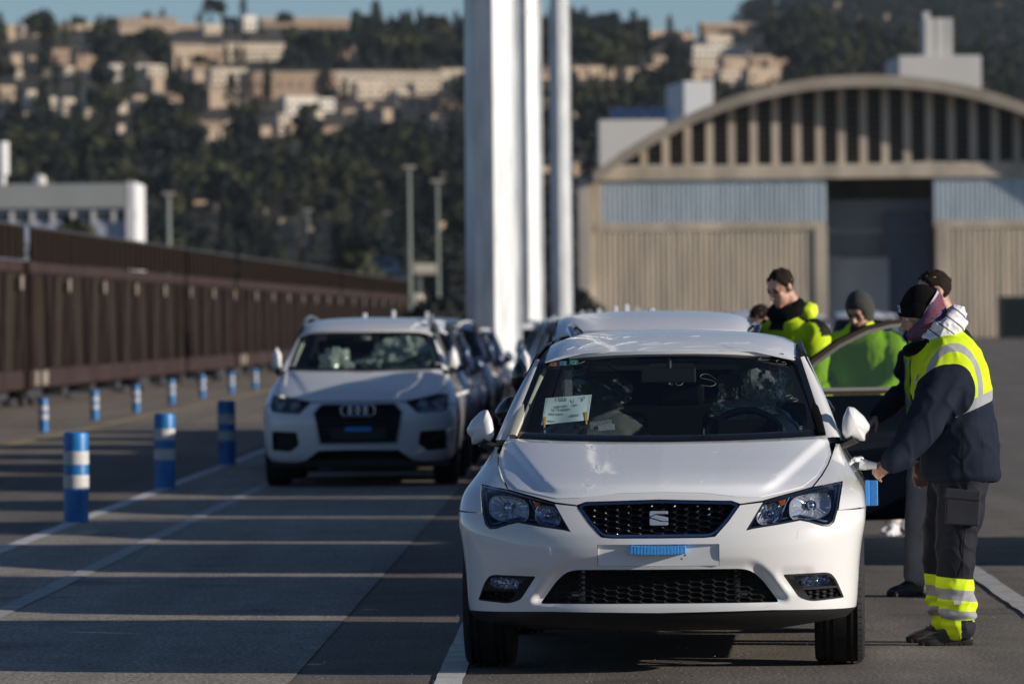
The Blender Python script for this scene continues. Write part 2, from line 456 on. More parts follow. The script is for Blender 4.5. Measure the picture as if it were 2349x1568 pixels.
def car_shell(B, root, paint, step=0.05, glassm=None, screenm=None, roofm=None, trims=True, front_y=0.86, wb=2.64, wr=0.32, archr=0.355, doors=True, skip_door=None, skip_screen=False, hr=None):
    """flanks, doors, glazing, roof, rear and underbody of a car"""
    c = B.c; L = B.L; belt = c['belt']; glassm = glassm or dark_glass; screenm = screenm or windscreen_glass; roofm = roofm or paint
    zf = 0.20; ry = front_y + wb
    sill = c.get('sill', 0.22)
    yf = lambda z: float(B.y1(z))
    for sg in (-1, 1):
        fl = sg < 0
        # front wing behind the unrolled front skin, with its wheel arch
        zs = np.linspace(0.67 * wr / 0.32, belt - 0.003, 8)
        dn = front_y + 0.50                                   # door edge
        ar = arch(front_y, wr, archr, 12, 0, 100)
        yy = front_y + archr * math.cos(R(100))
        wing = [(dn, sill)] + [(dn, belt - 0.003)] + [(yf(z), z) for z in reversed(zs) if yf(z) < dn - 0.02]
        last = wing[-1]
        wing += [p for p in reversed(ar) if p[1] < last[1] - 0.01 and p[0] > last[0] - 0.05] + [(front_y + archr, sill)]
        drape('side_wing', wing, B.side(sg), paint, root, step=step, flange=0.02, fdir=(-sg, 0, 0), flip=fl, gap=0.002)
        mid = dn + 1.02; re = ry - 0.30
        d1 = [(dn, sill), (mid, sill), (mid, belt), (dn, belt)]
        if not (skip_door and skip_door == sg):
            drape('door', d1, B.side(sg), paint, root, step=step, flange=0.02, fdir=(-sg, 0, 0), flip=fl, gap=0.003)
        rc = arch(ry, wr, archr, 12, 180, 0)
        d2 = [(mid, sill), (ry - archr, sill)] + [p for p in rc if p[0] < ry - 0.17] + [(ry - 0.15, wr + archr * 0.93), (ry - 0.05, belt), (mid, belt)]
        drape('door', d2, B.side(sg), paint, root, step=step, flange=0.02, fdir=(-sg, 0, 0), flip=fl, gap=0.003)
        q = [(ry - 0.05, belt), (ry - 0.15, wr + archr * 0.93)] + [p for p in rc if p[0] > ry - 0.14] + [(ry + archr, sill + 0.02), (L - 0.10, sill + 0.05), (L - 0.02, belt)]
        drape('rear_quarter', q, B.side(sg), paint, root, step=step, flange=0.02, fdir=(-sg, 0, 0), flip=fl, gap=0.002)
        # glasshouse side: frame with three panes
        xt = c['ws'][4]; zt = c['ws'][5]
        def yA(z): return float(B.wy(np.array(float(B.gx(z))), np.array(z))) + 0.10
        rl = c['side_top']                                     # (y, z) nodes of the roof edge
        base_z = belt + 0.004
        top = [(y, z) for y, z in rl]
        outl = [(yA(base_z), base_z), (L - 0.10, base_z)] + list(reversed(top))
        y_m = dn + 1.0; y_c = ry - 0.12
        def zt_at(y): return float(np.interp(y, [t[0] for t in rl], [t[1] for t in rl])) - 0.05
        f1 = [(yA(base_z + 0.03) + 0.12, base_z + 0.02), (y_m - 0.03, base_z + 0.02), (y_m - 0.03, zt_at(y_m)), (max(yA(zt_at(y_m)) + 0.1, rl[0][0] + 0.12), zt_at(rl[0][0] + 0.35))]
        f2 = [(y_m + 0.04, base_z + 0.02), (y_c, base_z + 0.03), (y_c - 0.05, zt_at(y_c)), (y_m + 0.04, zt_at(y_m + .05))]
        panes = [f1, f2] if not (skip_door and skip_door == sg) else [f2]
        if skip_door and skip_door == sg:      # leave the doorway open
            outl = [(y_m, base_z), (L - 0.10, base_z)] + [t for t in reversed(top) if t[0] > y_m] + [(y_m, zt_at(y_m) + 0.05)]
            drape('roof_rail_panel', [(rl[0][0], rl[0][1]), (y_m, zt_at(y_m) + 0.05), (y_m, zt_at(y_m) + 0.012), (rl[0][0], rl[0][1] - 0.03)], B.side(sg), paint, root, step=step * 1.5, flange=0.02, fdir=(-sg, 0, 0), flip=fl)
        drape('window_frame', outl, B.side(sg), black_trim if trims else paint, root, holes=panes, step=step * 1.2, flange=0.015, fdir=(-sg, 0, 0), flip=fl)
        for f in panes:
            drape('side_window', inset(f, -0.01), B.side(sg, -0.012), glassm, root, step=step * 1.5, flange=0, flip=fl)
        # A-pillar strip between screen and side
        b = MB(); rows = []
        zz = np.linspace(c['ws'][1] - 0.01, zt, 12)
        for z in zz:
            t = (z - c['ws'][1]) / (zt - c['ws'][1]); xe = c['ws_xb'] + (xt - c['ws_xb']) * max(0, t)
            yw = float(B.wy(np.array(xe), np.array(z))); g = float(B.gx(z))
            rows.append([(sg * (xe - 0.004), yw + 0.03, z), (sg * xe, yw - 0.006, z), (sg * (xe + (g - xe) * 0.5), yw + 0.000, z + 0.004), (sg * (g - 0.004), yw + 0.04, z + 0.002), (sg * (g + 0.004), yw + 0.12, z)])
        vs_ = [p for r_ in rows for p in r_]
        b.add(vs_, [(i * 5 + k, i * 5 + k + 1, (i + 1) * 5 + k + 1, (i + 1) * 5 + k) if sg > 0 else (i * 5 + k + 1, i * 5 + k, (i + 1) * 5 + k, (i + 1) * 5 + k + 1) for i in range(len(rows) - 1) for k in range(4)])
        b.build('a_pillar', [paint], root, smooth=True, angle=60)
        # sill and door handle
        b = MB(); b.prism([(B.c['w'][1] * sg, sill - 0.07), (float(B.w(0.3)) * sg, sill + 0.005), (float(B.w(0.3)) * 0.85 * sg, sill + 0.005), (B.c['w'][1] * 0.85 * sg, sill - 0.09)], front_y + archr + 0.01, ry - archr - 0.01, 'Y')
        b.build('sill', [black_trim], root, bevel=0.006)
        for y in ((mid - 0.18, re + 0.02) if not (skip_door and skip_door == sg) else (re + 0.02,)):
            b = MB(); b.tube([(sg * (float(B.w(0.84)) + 0.005), y - 0.09, 0.84), (sg * (float(B.w(0.84)) + 0.04), y - 0.05, 0.845), (sg * (float(B.w(0.84)) + 0.04), y + 0.05, 0.845), (sg * (float(B.w(0.84)) + 0.005), y + 0.09, 0.84)], 0.013, 8, flat=1.2)
            b.build('door_handle', [paint], root, smooth=True)
    # arch liners and underbody, one each
    for y in (front_y, ry):
        for sg in (-1, 1):
            b = MB(); b.lathe([(archr - 0.004, sg * (float(B.w(0.5)) - 0.03)), (archr - 0.004, sg * 0.52)], 16, 'X', off=(0, y, wr), a0=R(-5), a1=R(185))
            b.lathe([(archr, sg * 0.52), (0.02, sg * 0.52)], 16, 'X', off=(0, y, wr), a0=R(-5), a1=R(185))
            b.build('wheel_liner', [black_trim], root, smooth=True)
    b = MB(); b.box((0, L / 2 + 0.05, 0.22), (1.02, L - 0.9, 0.08)); b.box((0, front_y + wb / 2, 0.20), (1.5, wb - 2 * archr - 0.04, 0.06))
    b.box((0, front_y, 0.24), (1.0, 0.10, 0.10)); b.box((0, ry, 0.24), (1.0, 0.10, 0.10))
    b.build('underbody', [black_trim], root)
    # roof
    hw = c['roof_w']; ys = c['roof_z'][0][0]; ye = c['roof_z'][0][-1]
    xs = np.linspace(-hw * 0.995, hw * 0.995, 15)
    fr = [(x, float(B.wy(np.array(x * xt / hw), np.array(zt - (zt - c['ws_ztc']) * 0))) + c.get('rf', 0)) for x in xs]
    fr = [(x, ys + (0.10 * (abs(x) / hw) ** 2)) for x in xs]
    drape('roof', fr + [(hw * 0.90, ye), (-hw * 0.90, ye)], B.roof(), roofm, root, step=0.05, flange=0.02, fdir=(0, 0, -1), stepy=0.08)
    # rear: skin, rear window
    def rear(P):
        x, z = P[:, 0], P[:, 1]; wv = np.where(z < belt, B.w(z), B.gx(z)) * 0.90
        t = np.clip(np.abs(x) / wv, 0, 1)
        lean = np.where(z > belt, (z - belt) * c.get('rlean', 0.75), 0.02 * (1 - smoothstep(0.3, 0.7, z)))
        return np.stack([x, L - lean - 0.25 * (1 - (1 - t ** 2.6) ** (1 / 2.6)), z], 1)
    zt2 = float(B.rz(ye)) - 0.03
    gw = lambda z: float(B.gx(z)) * 0.895
    outl = [(-float(B.w(0.25)) * .895, 0.25), (float(B.w(0.25)) * .895, 0.25), (float(B.w(belt - .01)) * .895, belt - 0.01), (gw(belt + .01), belt + 0.01), (gw(zt2), zt2), (-gw(zt2), zt2), (-gw(belt + .01), belt + 0.01), (-float(B.w(belt - .01)) * .895, belt - 0.01)]
    rw = [(-0.55, belt + 0.05), (0.55, belt + 0.05), (gw(zt2) - 0.10, zt2 - 0.07), (-gw(zt2) + 0.10, zt2 - 0.07)]
    drape('tailgate', outl, rear, paint, root, holes=[rw], step=0.08, flange=0, flip=True)
    drape('rear_window', inset(rw, -0.01), lambda P: rear(P) - np.array([0, 0.012, 0]), glassm, root, step=0.1, flange=0, flip=True)
    # windscreen: glass, black border, cowl
    xb = c['ws_xb']; zb = c['ws'][1]; zc_ = c['ws_ztc']; bd = c.get('ws_border', 0.028)
    topc = [(x, zc_ - (zc_ - zt) * (abs(x) / xt) ** 2) for x in np.linspace(xt, -xt, 13)]
    botc = [(x, zb - 0.012 + c.get('ws_sag', 0.018) * (abs(x) / xb) ** 2 - 0.004) for x in np.linspace(-xb, xb, 13)]
    scr = botc + topc
    holeo = inset(scr, bd)
    if not skip_screen:
        drape('windscreen', inset(scr, 0.002), B.screen(0.002), screenm, root, step=0.06, flange=0)
    drape('windscreen_border', scr, B.screen(-0.002), gloss_black, root, holes=[holeo], step=0.03, flange=0.02, fdir=(0, 1, 0))
    b = MB(); cw = [(x, float(B.wy(np.array(x), np.array(zb))) - 0.02, zb - 0.02 + 0.02 * (abs(x) / xb) ** 2) for x in np.linspace(-xb, xb, 13)]
    vs_ = [(x, y - 0.10, z - 0.03) for x, y, z in cw] + [(x, y + 0.04, z - 0.01) for x, y, z in cw]
    b.add(vs_, [(i, i + 1, 14 + i, 13 + i) for i in range(12)]); b.build('cowl', [black_trim], root, smooth=True)
    return scr, holeo

def hexmesh(poly, yfun, a=0.0493, b=0.025, wall=0.18, depth=0.018, x0=0.0, z0=0.0, slope=0.0, matl=None, glint=None):
    """honeycomb grille: one bevelled ring for each cell whose centre lies in the polygon"""
    P = np.array(poly); xm, zm = P.min(0); xM, zM = P.max(0); mb = MB(); st = MB()
    i0 = int((xm - x0) / a) - 1; i1 = int((xM - x0) / a) + 2; j0 = int((zm - z0) / b) - 2; j1 = int((zM - z0) / b) + 2
    for i in range(i0, i1):
        for j in range(j0, j1):
            cx, cz = x0 + i * a, z0 + j * b + (b / 2 if i % 2 else 0)
            if not inside(np.array([[cx, cz]]), poly)[0]: continue
            hx = [(-2 * a / 3, 0), (-a / 3, -b / 2), (a / 3, -b / 2), (2 * a / 3, 0), (a / 3, b / 2), (-a / 3, b / 2)]
            y = yfun(cx, cz)
            o = [(cx + p[0], yfun(cx + p[0], cz + p[1]), cz + p[1]) for p in hx]
            q = [(cx + p[0] * (1 - wall * 0.6), yfun(cx + p[0], cz + p[1]) + 0.004, cz + p[1] * (1 - wall)) for p in hx]
            r_ = [(cx + p[0] * (1 - wall), y + depth, cz + p[1] * (1 - wall * 1.5) + 0.001) for p in hx]
            v = o + q + r_
            mb.add(v, [(k, (k + 1) % 6, 6 + (k + 1) % 6, 6 + k) for k in range(6)] + [(6 + k, 6 + (k + 1) % 6, 12 + (k + 1) % 6, 12 + k) for k in range(6)])
            if glint: st.sphere((cx - 2 * a / 3, yfun(cx - 2 * a / 3, cz) - 0.003, cz), 0.0026, 6, 4)
    return mb, st

def reflector(cx, cy, cz, rx, rz, depth, ribs, matl, name, parent, sx=0.0, sz=0.0):
    """a lamp bowl with vertical flutes"""
    b = MB(); n = 48; rings = [(1.0, 0.0), (0.92, 0.35), (0.75, 0.65), (0.5, 0.88), (0.2, 1.0)]
    vs_ = []; se_ = lambda v: math.copysign(abs(v) ** 0.66, v)
    for q, dpt in rings:
        for k in range(n):
            an = 2 * math.pi * k / n
            fl = 0.006 * (1 if int((math.cos(an) * q + 1) * ribs) % 2 else 0) * (1 if 0.15 < q < 0.95 else 0)
            ca, sa = se_(math.cos(an)), se_(math.sin(an)); vs_.append((cx + rx * q * ca, cy + depth * dpt - fl + sx * rx * q * ca + sz * rz * q * sa, cz + rz * q * sa + 0.12 * abs(rx * q * ca) * (1 if ca * cx > 0 else -1)))
    fs = [(i * n + k, i * n + (k + 1) % n, (i + 1) * n + (k + 1) % n, (i + 1) * n + k) for i in range(len(rings) - 1) for k in range(n)]
    fs.append(tuple((len(rings) - 1) * n + k for k in range(n)))
    b.add(vs_, fs)
    return b.build(name, [matl], parent, smooth=True, angle=18)

def mirror_pod(B, root, sg, paint, pts, y, thick=0.11, base=True, foot=(0.80, 0.955), lower=None):
    """door mirror: a bulged shell round a front-view outline pts, with glass at its back"""
    P = ccw(pts if sg > 0 else mirror(pts)); n = len(P); c = np.array(P).mean(0); b = MB(); vs_ = []
    prof = [(0.0, 1.0, 0.0), (0.35, 0.96, 0.0), (0.62, 0.82, 0), (0.82, 0.58, 0), (0.94, 0.28, 0), (1.0, -0.1, 0), (0.98, -0.7, 0)]
    # rings from the nose of the shell back to its rim
    vs_.append((c[0], y - thick * 0.62, c[1]))
    for q, h, _ in prof[1:]:
        for p in P:
            dx = abs(p[0]) - abs(c[0])
            vs_.append((c[0] + (p[0] - c[0]) * q, y - thick * 0.62 * h * (1 if h > 0 else 1) + 0.45 * dx * q, c[1] + (p[1] - c[1]) * q))
    fs = [(0, 1 + (k + 1) % n, 1 + k) for k in range(n)]
    for i in range(len(prof) - 2):
        a = 1 + i * n
        fs += [(a + k, a + (k + 1) % n, a + n + (k + 1) % n, a + n + k) for k in range(n)]
    mb = MB(); mb.add(vs_, fs); o = mb.build('mirror_housing', [paint], root, smooth=True, angle=50)
    a = 1 + (len(prof) - 2) * n
    g = MB(); g.add([Vector(v) - Vector((0, 0.02, 0)) for v in vs_[a:a + n]], [tuple(range(n))]); g.build('mirror_glass', [chrome], o)
    f = MB(); fx, fz = foot
    zlow = min(p[1] for p in P)
    f.tube([(sg * (fx - 0.03), y + 0.04, fz - 0.02), (sg * (fx + 0.03), y + 0.0, fz + 0.0), (c[0] - sg * 0.0, y - 0.01, zlow + 0.012)], [0.045, 0.035, 0.045], 8, flat=0.55)
    f.build('mirror_foot', [black_trim], root, smooth=True)
    return o
# ------------------------------------------------------------------ ground, paving strips and painted lines
def asphalt(name, c1, c2, rough=0.85, grit=1.0):
    m_ = bpy.data.materials.new(name); m_.use_nodes = True; nt = m_.node_tree; b_ = nt.nodes['Principled BSDF']
    b_.inputs['Roughness'].default_value = rough; b_.inputs['Specular IOR Level'].default_value = 0.35
    tc = nt.nodes.new('ShaderNodeTexCoord')
    def nz(s_, d, stretch=None):
        n = nt.nodes.new('ShaderNodeTexNoise'); n.inputs['Scale'].default_value = s_; n.inputs['Detail'].default_value = d
        if stretch:
            mp = nt.nodes.new('ShaderNodeMapping'); mp.inputs['Scale'].default_value = stretch; nt.links.new(tc.outputs['Object'], mp.inputs[0]); nt.links.new(mp.outputs[0], n.inputs['Vector'])
        else: nt.links.new(tc.outputs['Object'], n.inputs['Vector'])
        return n
    big = nz(0.35, 5, (1.0, 0.25, 1)); fine = nz(55, 3); mid = nz(4.0, 4, (1.0, 0.5, 1))
    r1 = nt.nodes.new('ShaderNodeValToRGB'); r1.color_ramp.elements[0].position = 0.33; r1.color_ramp.elements[1].position = 0.70
    r1.color_ramp.elements[0].color = (*c1, 1); r1.color_ramp.elements[1].color = (*c2, 1)
    mx0 = nt.nodes.new('ShaderNodeMath'); mx0.operation = 'MULTIPLY_ADD'; mx0.inputs[1].default_value = 0.45
    nt.links.new(mid.outputs[0], mx0.inputs[0])
    h_ = nt.nodes.new('ShaderNodeMath'); h_.operation = 'MULTIPLY'; h_.inputs[1].default_value = 0.55; nt.links.new(big.outputs[0], h_.inputs[0]); nt.links.new(h_.outputs[0], mx0.inputs[2])
    nt.links.new(mx0.outputs[0], r1.inputs[0])
    sp = nt.nodes.new('ShaderNodeMapRange'); sp.inputs[1].default_value = 0.38; sp.inputs[2].default_value = 0.64; sp.inputs[3].default_value = 1 - 0.5 * grit; sp.inputs[4].default_value = 1 + 0.6 * grit
    nt.links.new(fine.outputs[0], sp.inputs[0])
    # scattered pale chippings
    vo = nt.nodes.new('ShaderNodeTexVoronoi'); vo.inputs['Scale'].default_value = 14.0; nt.links.new(tc.outputs['Object'], vo.inputs['Vector'])
    ch = nt.nodes.new('ShaderNodeMapRange'); ch.inputs[1].default_value = 0.07; ch.inputs[2].default_value = 0.045; ch.inputs[3].default_value = 1.0; ch.inputs[4].default_value = 1.9; nt.links.new(vo.outputs[0], ch.inputs[0])
    ml0 = nt.nodes.new('ShaderNodeMath'); ml0.operation = 'MULTIPLY'; nt.links.new(sp.outputs[0], ml0.inputs[0]); nt.links.new(ch.outputs[0], ml0.inputs[1])
    # oil stains, and wear that runs with the lanes
    st1 = nz(0.9, 3); sm = nt.nodes.new('ShaderNodeMapRange'); sm.inputs[1].default_value = 0.60; sm.inputs[2].default_value = 0.72; sm.inputs[3].default_value = 1.0; sm.inputs[4].default_value = 0.62; nt.links.new(st1.outputs[0], sm.inputs[0])
    st2 = nz(2.2, 4, (1.0, 0.045, 1)); sn = nt.nodes.new('ShaderNodeMapRange'); sn.inputs[1].default_value = 0.35; sn.inputs[2].default_value = 0.68; sn.inputs[3].default_value = 1.14; sn.inputs[4].default_value = 0.84; nt.links.new(st2.outputs[0], sn.inputs[0])
    ma = nt.nodes.new('ShaderNodeMath'); ma.operation = 'MULTIPLY'; nt.links.new(sm.outputs[0], ma.inputs[0]); nt.links.new(sn.outputs[0], ma.inputs[1])
    mb_ = nt.nodes.new('ShaderNodeMath'); mb_.operation = 'MULTIPLY'; nt.links.new(ma.outputs[0], mb_.inputs[0]); nt.links.new(ml0.outputs[0], mb_.inputs[1])
    ml = nt.nodes.new('ShaderNodeVectorMath'); ml.operation = 'SCALE'; nt.links.new(r1.outputs[0], ml.inputs[0]); nt.links.new(mb_.outputs[0], ml.inputs['Scale'])
    nt.links.new(ml.outputs[0], b_.inputs['Base Color'])
    bp = nt.nodes.new('ShaderNodeBump'); bp.inputs['Strength'].default_value = 0.7; bp.inputs['Distance'].default_value = 0.006
    nt.links.new(fine.outputs[0], bp.inputs['Height']); nt.links.new(bp.outputs[0], b_.inputs['Normal'])
    return m_
asph = asphalt('asphalt', (0.108, 0.096, 0.083), (0.195, 0.172, 0.148))
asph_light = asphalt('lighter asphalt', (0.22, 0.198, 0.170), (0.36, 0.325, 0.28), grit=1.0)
asph_far = asphalt('yard surface', (0.17, 0.145, 0.117), (0.27, 0.228, 0.18), grit=0.4)
def sheet_poly(name, pts, z, m_, kind='structure'):
    me_ = mesh(name, [(x, y, z) for x, y in pts], [tuple(range(len(pts)))], m_); o = link(name, me_); o['kind'] = kind
    if area(pts) < 0: me_.flip_normals()
    return o
gv = [(-6000, -60, 0), (6000, -60, 0), (6000, 9000, 0), (-6000, 9000, 0)]
sheet_poly('ground', [(x, y) for x, y, z in gv], 0.0, asph)
def vp(x0, y0, y): return x0 + 0.0165 * (y - y0)       # lines that run with the yard
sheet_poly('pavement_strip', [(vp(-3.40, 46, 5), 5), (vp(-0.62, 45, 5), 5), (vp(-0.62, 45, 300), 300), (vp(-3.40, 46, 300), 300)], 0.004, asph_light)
sheet_poly('yard', [(-60, 66), (vp(-3.6, 44, 66), 66), (vp(-3.6, 44, 420), 420), (-60, 420)], 0.004, asph_far)
paint_m = mat('worn road paint', (0.62, 0.62, 0.62), 0.8, var=0.30, scale=5.0, col2=(0.68, 0.67, 0.65), bump=0.3, bscale=70, detail=8)
def line(x0, y0, ya, yb, w_, wob=0.0, m_=None):
    pts = []; n = max(2, int((yb - ya) / 0.35)); rnd = random.Random(int(x0 * 100) + 999)
    L_ = []; R_ = []
    for k in range(n + 1):
        y = ya + (yb - ya) * k / n; c = vp(x0, y0, y)
        L_.append((c - w_ / 2 + rnd.uniform(-wob, wob), y)); R_.append((c + w_ / 2 + rnd.uniform(-wob, wob), y))
    vs_ = [(x, y, 0.008) for x, y in L_] + [(x, y, 0.008) for x, y in R_]
    me_ = mesh('painted_line', vs_, [(k, n + 1 + k, n + 2 + k, k + 1) for k in range(n)], m_ or paint_m)
    o = link('painted_line', me_); o['kind'] = 'structure'; return o
faded = mat('faded road paint', (0.46, 0.46, 0.46), 0.85, var=0.35, scale=6.0, col2=(0.50, 0.49, 0.47), detail=8)
line(-3.45, 42, 30, 130, 0.13, 0.006); line(-2.55, 42, 18, 150, 0.12, 0.006, faded); line(-0.27, 25, 12, 60, 0.12, 0.005)
line(2.72, 32, 12, 90, 0.13, 0.006, faded); line(-6.4, 80, 66, 200, 0.15, 0.01, mat('yellow line', (0.42, 0.33, 0.16), 0.8))
# an asphalt repair seam
crack = mat('bitumen seam', (0.02, 0.02, 0.021), 0.6)
rn = random.Random(8)
def ragged(name, x0, x1, y, w_, amp, n=60, m_=None):
    top_, bot_ = [], []
    for k in range(n + 1):
        x = x0 + (x1 - x0) * k / n; c = y + amp * noise.noise(Vector((x * 1.7, 3.1, 0))); h_ = w_ * (0.25 + abs(noise.noise(Vector((x * 6, 9, 0)))) * 1.8) * math.sin(math.pi * (k + 0.3) / (n + 0.6)) ** 0.5
        top_.append((x, c + h_)); bot_.append((x, c - h_))
    o = link(name, mesh(name, [(x, y_, 0.012) for x, y_ in top_] + [(x, y_, 0.012) for x, y_ in bot_], [(k, n + 1 + k, n + 2 + k, k + 1) for k in range(n)], m_ or crack)); o['kind'] = 'structure'
ragged('asphalt_crack', -2.15, -1.55, 33.2, 0.05, 0.25)
ragged('asphalt_crack', 1.9, 3.4, 25.6, 0.006, 0.5, 80); ragged('asphalt_crack', -3.1, -0.9, 29.9, 0.008, 0.7, 80)
# loose chippings in the foreground
b = MB()
for k in range(900):
    x, y = rn.uniform(-2.6, 3.4), 23.5 + 14 * rn.random() ** 1.4; r_ = rn.uniform(0.0015, 0.0045); z = 0.008
    b.add([(x - r_, y - r_, z), (x + r_, y - r_ * .8, z), (x + r_ * .7, y + r_, z), (x - r_ * .8, y + r_ * .7, z), (x, y, z + r_ * 1.1)], [(0, 1, 4), (1, 2, 4), (2, 3, 4), (3, 0, 4)], k % 2)
o = b.build('gravel', [mat('pale chipping', (0.28, 0.26, 0.23), 0.9), mat('grey chipping', (0.16, 0.15, 0.14), 0.9)]); tag(o, 'loose chippings scattered over the asphalt', 'gravel', kind='stuff')
# ------------------------------------------------------------------ the white hatchback in front
def bulge(x, z):
    xr = 0.44 + (z - 0.75) / 0.215 * 0.27
    k = smoothstep(0.765, 0.82, z) * (1 - smoothstep(0.985, 1.0, z))
    h = 0.017 * (1 - smoothstep(-0.060, 0.022, np.abs(x) - xr)) - 0.004 * np.exp(-(x / 0.025) ** 2) * 0 + 0.0035 * (1 - np.minimum(1, np.abs(x) / 0.25))
    return h * k
H_intake = rounded([(-0.515, 0.312), (0.515, 0.312), (0.44, 0.415), (0.385, 0.460), (-0.385, 0.460), (-0.44, 0.415)], [0.012, 0.012, 0.03, 0.05, 0.05, 0.03])
H_plate = [(-0.262, 0.474), (0.262, 0.474), (0.262, 0.568), (-0.262, 0.568)]
H_fog = rounded([(0.532, 0.431), (0.600, 0.330), (0.650, 0.311), (0.795, 0.321), (0.762, 0.402), (0.735, 0.436)], [0.01, 0.015, 0.03, 0.008, 0.02, 0.03])
H_grille = rounded([(-0.346, 0.731), (-0.300, 0.668), (-0.242, 0.606), (-0.2, 0.601), (0.2, 0.601), (0.242, 0.606), (0.300, 0.668), (0.346, 0.731), (0.315, 0.744), (0.0, 0.752), (-0.315, 0.744)], [0.012, 0.02, 0.03, 0.02, 0.02, 0.03, 0.02, 0.012, 0.02, 0, 0.02])
H_lamp = [(0.790, 0.815), (0.664, 0.796), (0.596, 0.779), (0.515, 0.760), (0.450, 0.744), (0.378, 0.624), (0.408, 0.631), (0.514, 0.646), (0.609, 0.662), (0.650, 0.653), (0.705, 0.635), (0.735, 0.633), (0.755, 0.650), (0.770, 0.70)]
def hrecess(x, z):
    P = np.stack([np.abs(x), z], 1)
    d = seg_dist(P, H_intake); out = 1 - smoothstep(0.0, 0.055, d)
    side = smoothstep(0.30, 0.40, np.abs(x)) * (1 - smoothstep(0.335, 0.30, z)) 
    r_ = 0.038 * out * smoothstep(0.30, 0.335, z) * (0.35 + 0.65 * smoothstep(0.36, 0.46, np.abs(x)))
    # pocket that leads from the intake surround to the fog lamp
    d2 = seg_dist(P, H_fog); r_ = r_ + 0.010 * (1 - smoothstep(0, 0.04, d2)) * smoothstep(0.33, 0.38, z) * (1 - smoothstep(0.62, 0.68, np.abs(x)))
    # step under the lamps
    r_ = r_ + 0.010 * smoothstep(0.625, 0.60, z) * smoothstep(0.25, 0.5, np.abs(x)) * 0
    return r_
HC = dict(
    z=[0.18, 0.20, 0.27, 0.31, 0.38, 0.46, 0.55, 0.60, 0.65, 0.70, 0.75, 0.79, 0.83, 0.88, 0.92, 0.96, 1.0, 1.04],
    w=[0.78, 0.80, 0.848, 0.853, 0.858, 0.864, 0.874, 0.883, 0.891, 0.893, 0.889, 0.876, 0.852, 0.822, 0.800, 0.782, 0.768, 0.760],
    y0=[0.14, 0.10, 0.030, 0.028, 0.022, 0.008, 0.0, 0.006, 0.028, 0.060, 0.10, 0.165, 0.28, 0.50, 0.70, 0.90, 1.10, 1.30],
    y1=[0.54, 0.54, 0.54, 0.54, 0.54, 0.54, 0.54, 0.54, 0.55, 0.60, 0.70, 0.82, 0.98, 1.14, 1.26, 1.36, 1.42, 1.46],
    p=2.5, lift=bulge, recess=hrecess, L=4.18,
    roof_z=([1.80, 2.0, 2.3, 2.6, 3.0, 3.4, 3.8, 3.98], [1.386, 1.428, 1.466, 1.478, 1.472, 1.448, 1.40, 1.37]), roof_w=0.615, crown=0.034, edge=0.055,
    green_x=([0.95, 1.0, 1.1, 1.2, 1.3, 1.4, 1.48], [0.795, 0.778, 0.742, 0.702, 0.657, 0.612, 0.58]), belt=0.965,
    ws=(1.16, 1.0, 1.72, 0.22, 0.604, 1.352), ws_xb=0.722, ws_ztc=1.388,
    side_top=[(1.96, 1.375), (2.3, 1.415), (2.8, 1.43), (3.4, 1.405), (3.9, 1.33)])
HB = Body(HC)
TH = 0.058
hero = thing('parked_car', 'white hatchback at the head of the queue with blue foam over its number plate recess', 'car', (0.6185, 24.4162, 0.0), -TH, 'new cars queued nose to tail beside the poles')
# front skin pieces
s_ = HB.S
seam = 0.705
bump_out = [(0.848, 0.272), (0.48, 0.279), (0.0, 0.272), (-0.48, 0.279), (-0.848, 0.272)]
wz = lambda z: float(HB.w(z)) - 1e-4
bl = [(-wz(z), z) for z in (0.30, 0.36, 0.42, 0.48, 0.54, 0.60, 0.66, 0.70)]
lampL = mirror(H_lamp)
lower_lamp = [(0.770, 0.70), (0.755, 0.650), (0.735, 0.633), (0.705, 0.635), (0.650, 0.653), (0.609, 0.662), (0.514, 0.646), (0.408, 0.631), (0.378, 0.624), (0.450, 0.744)]
gr = [(0.352, 0.733), (0.303, 0.664), (0.245, 0.600), (0.2, 0.595), (0.0, 0.594)]
right = [(wz(z), z) for z in (0.70, 0.66, 0.60, 0.54, 0.48, 0.42, 0.36, 0.30)]
half = [(0.0, 0.594), (0.2, 0.595), (0.245, 0.600), (0.303, 0.664), (0.352, 0.731), (0.450, 0.741)] + list(reversed(lower_lamp))[1:] + right + [(0.848, 0.272), (0.48, 0.279), (0.0, 0.272)]
whole = half + [(-x, z) for x, z in reversed(half[1:-1])]
drape('bumper', s_(whole), HB.front(), white_paint, hero, holes=[s_(H_intake), s_(H_plate), s_(H_fog), s_(mirror(H_fog))], step=0.011, flange=0.03, gap=0.0008)
# plate recess panel
b = MB(); b.box((0, 0.022, 0.521), (0.520, 0.004, 0.092)); b.build('plate_recess', [white_paint], hero)
b = MB()
for k in range(17):      # ribbed foam strip
    x = -0.112 + k * 0.014
    b.box((x, -0.012 + 0.004 * ((k - 8) / 8) ** 2, 0.546 - 0.004 * (1 - ((k - 8) / 8) ** 2)), (0.0137, 0.050, 0.036))
b.build('foam_strip', [mat('bright blue foam', (0.05, 0.33, 0.80), 0.75, var=0.12, scale=60)], hero, bevel=0.002)
b = MB()
for x, z in ((0.10, 0.505), (0.115, 0.520)): b.sphere((x, 0.0200, z), (0.004, 0.0012, 0.004), 8, 5)
b.build('screw_dimple', [steel_dark], hero, smooth=True)
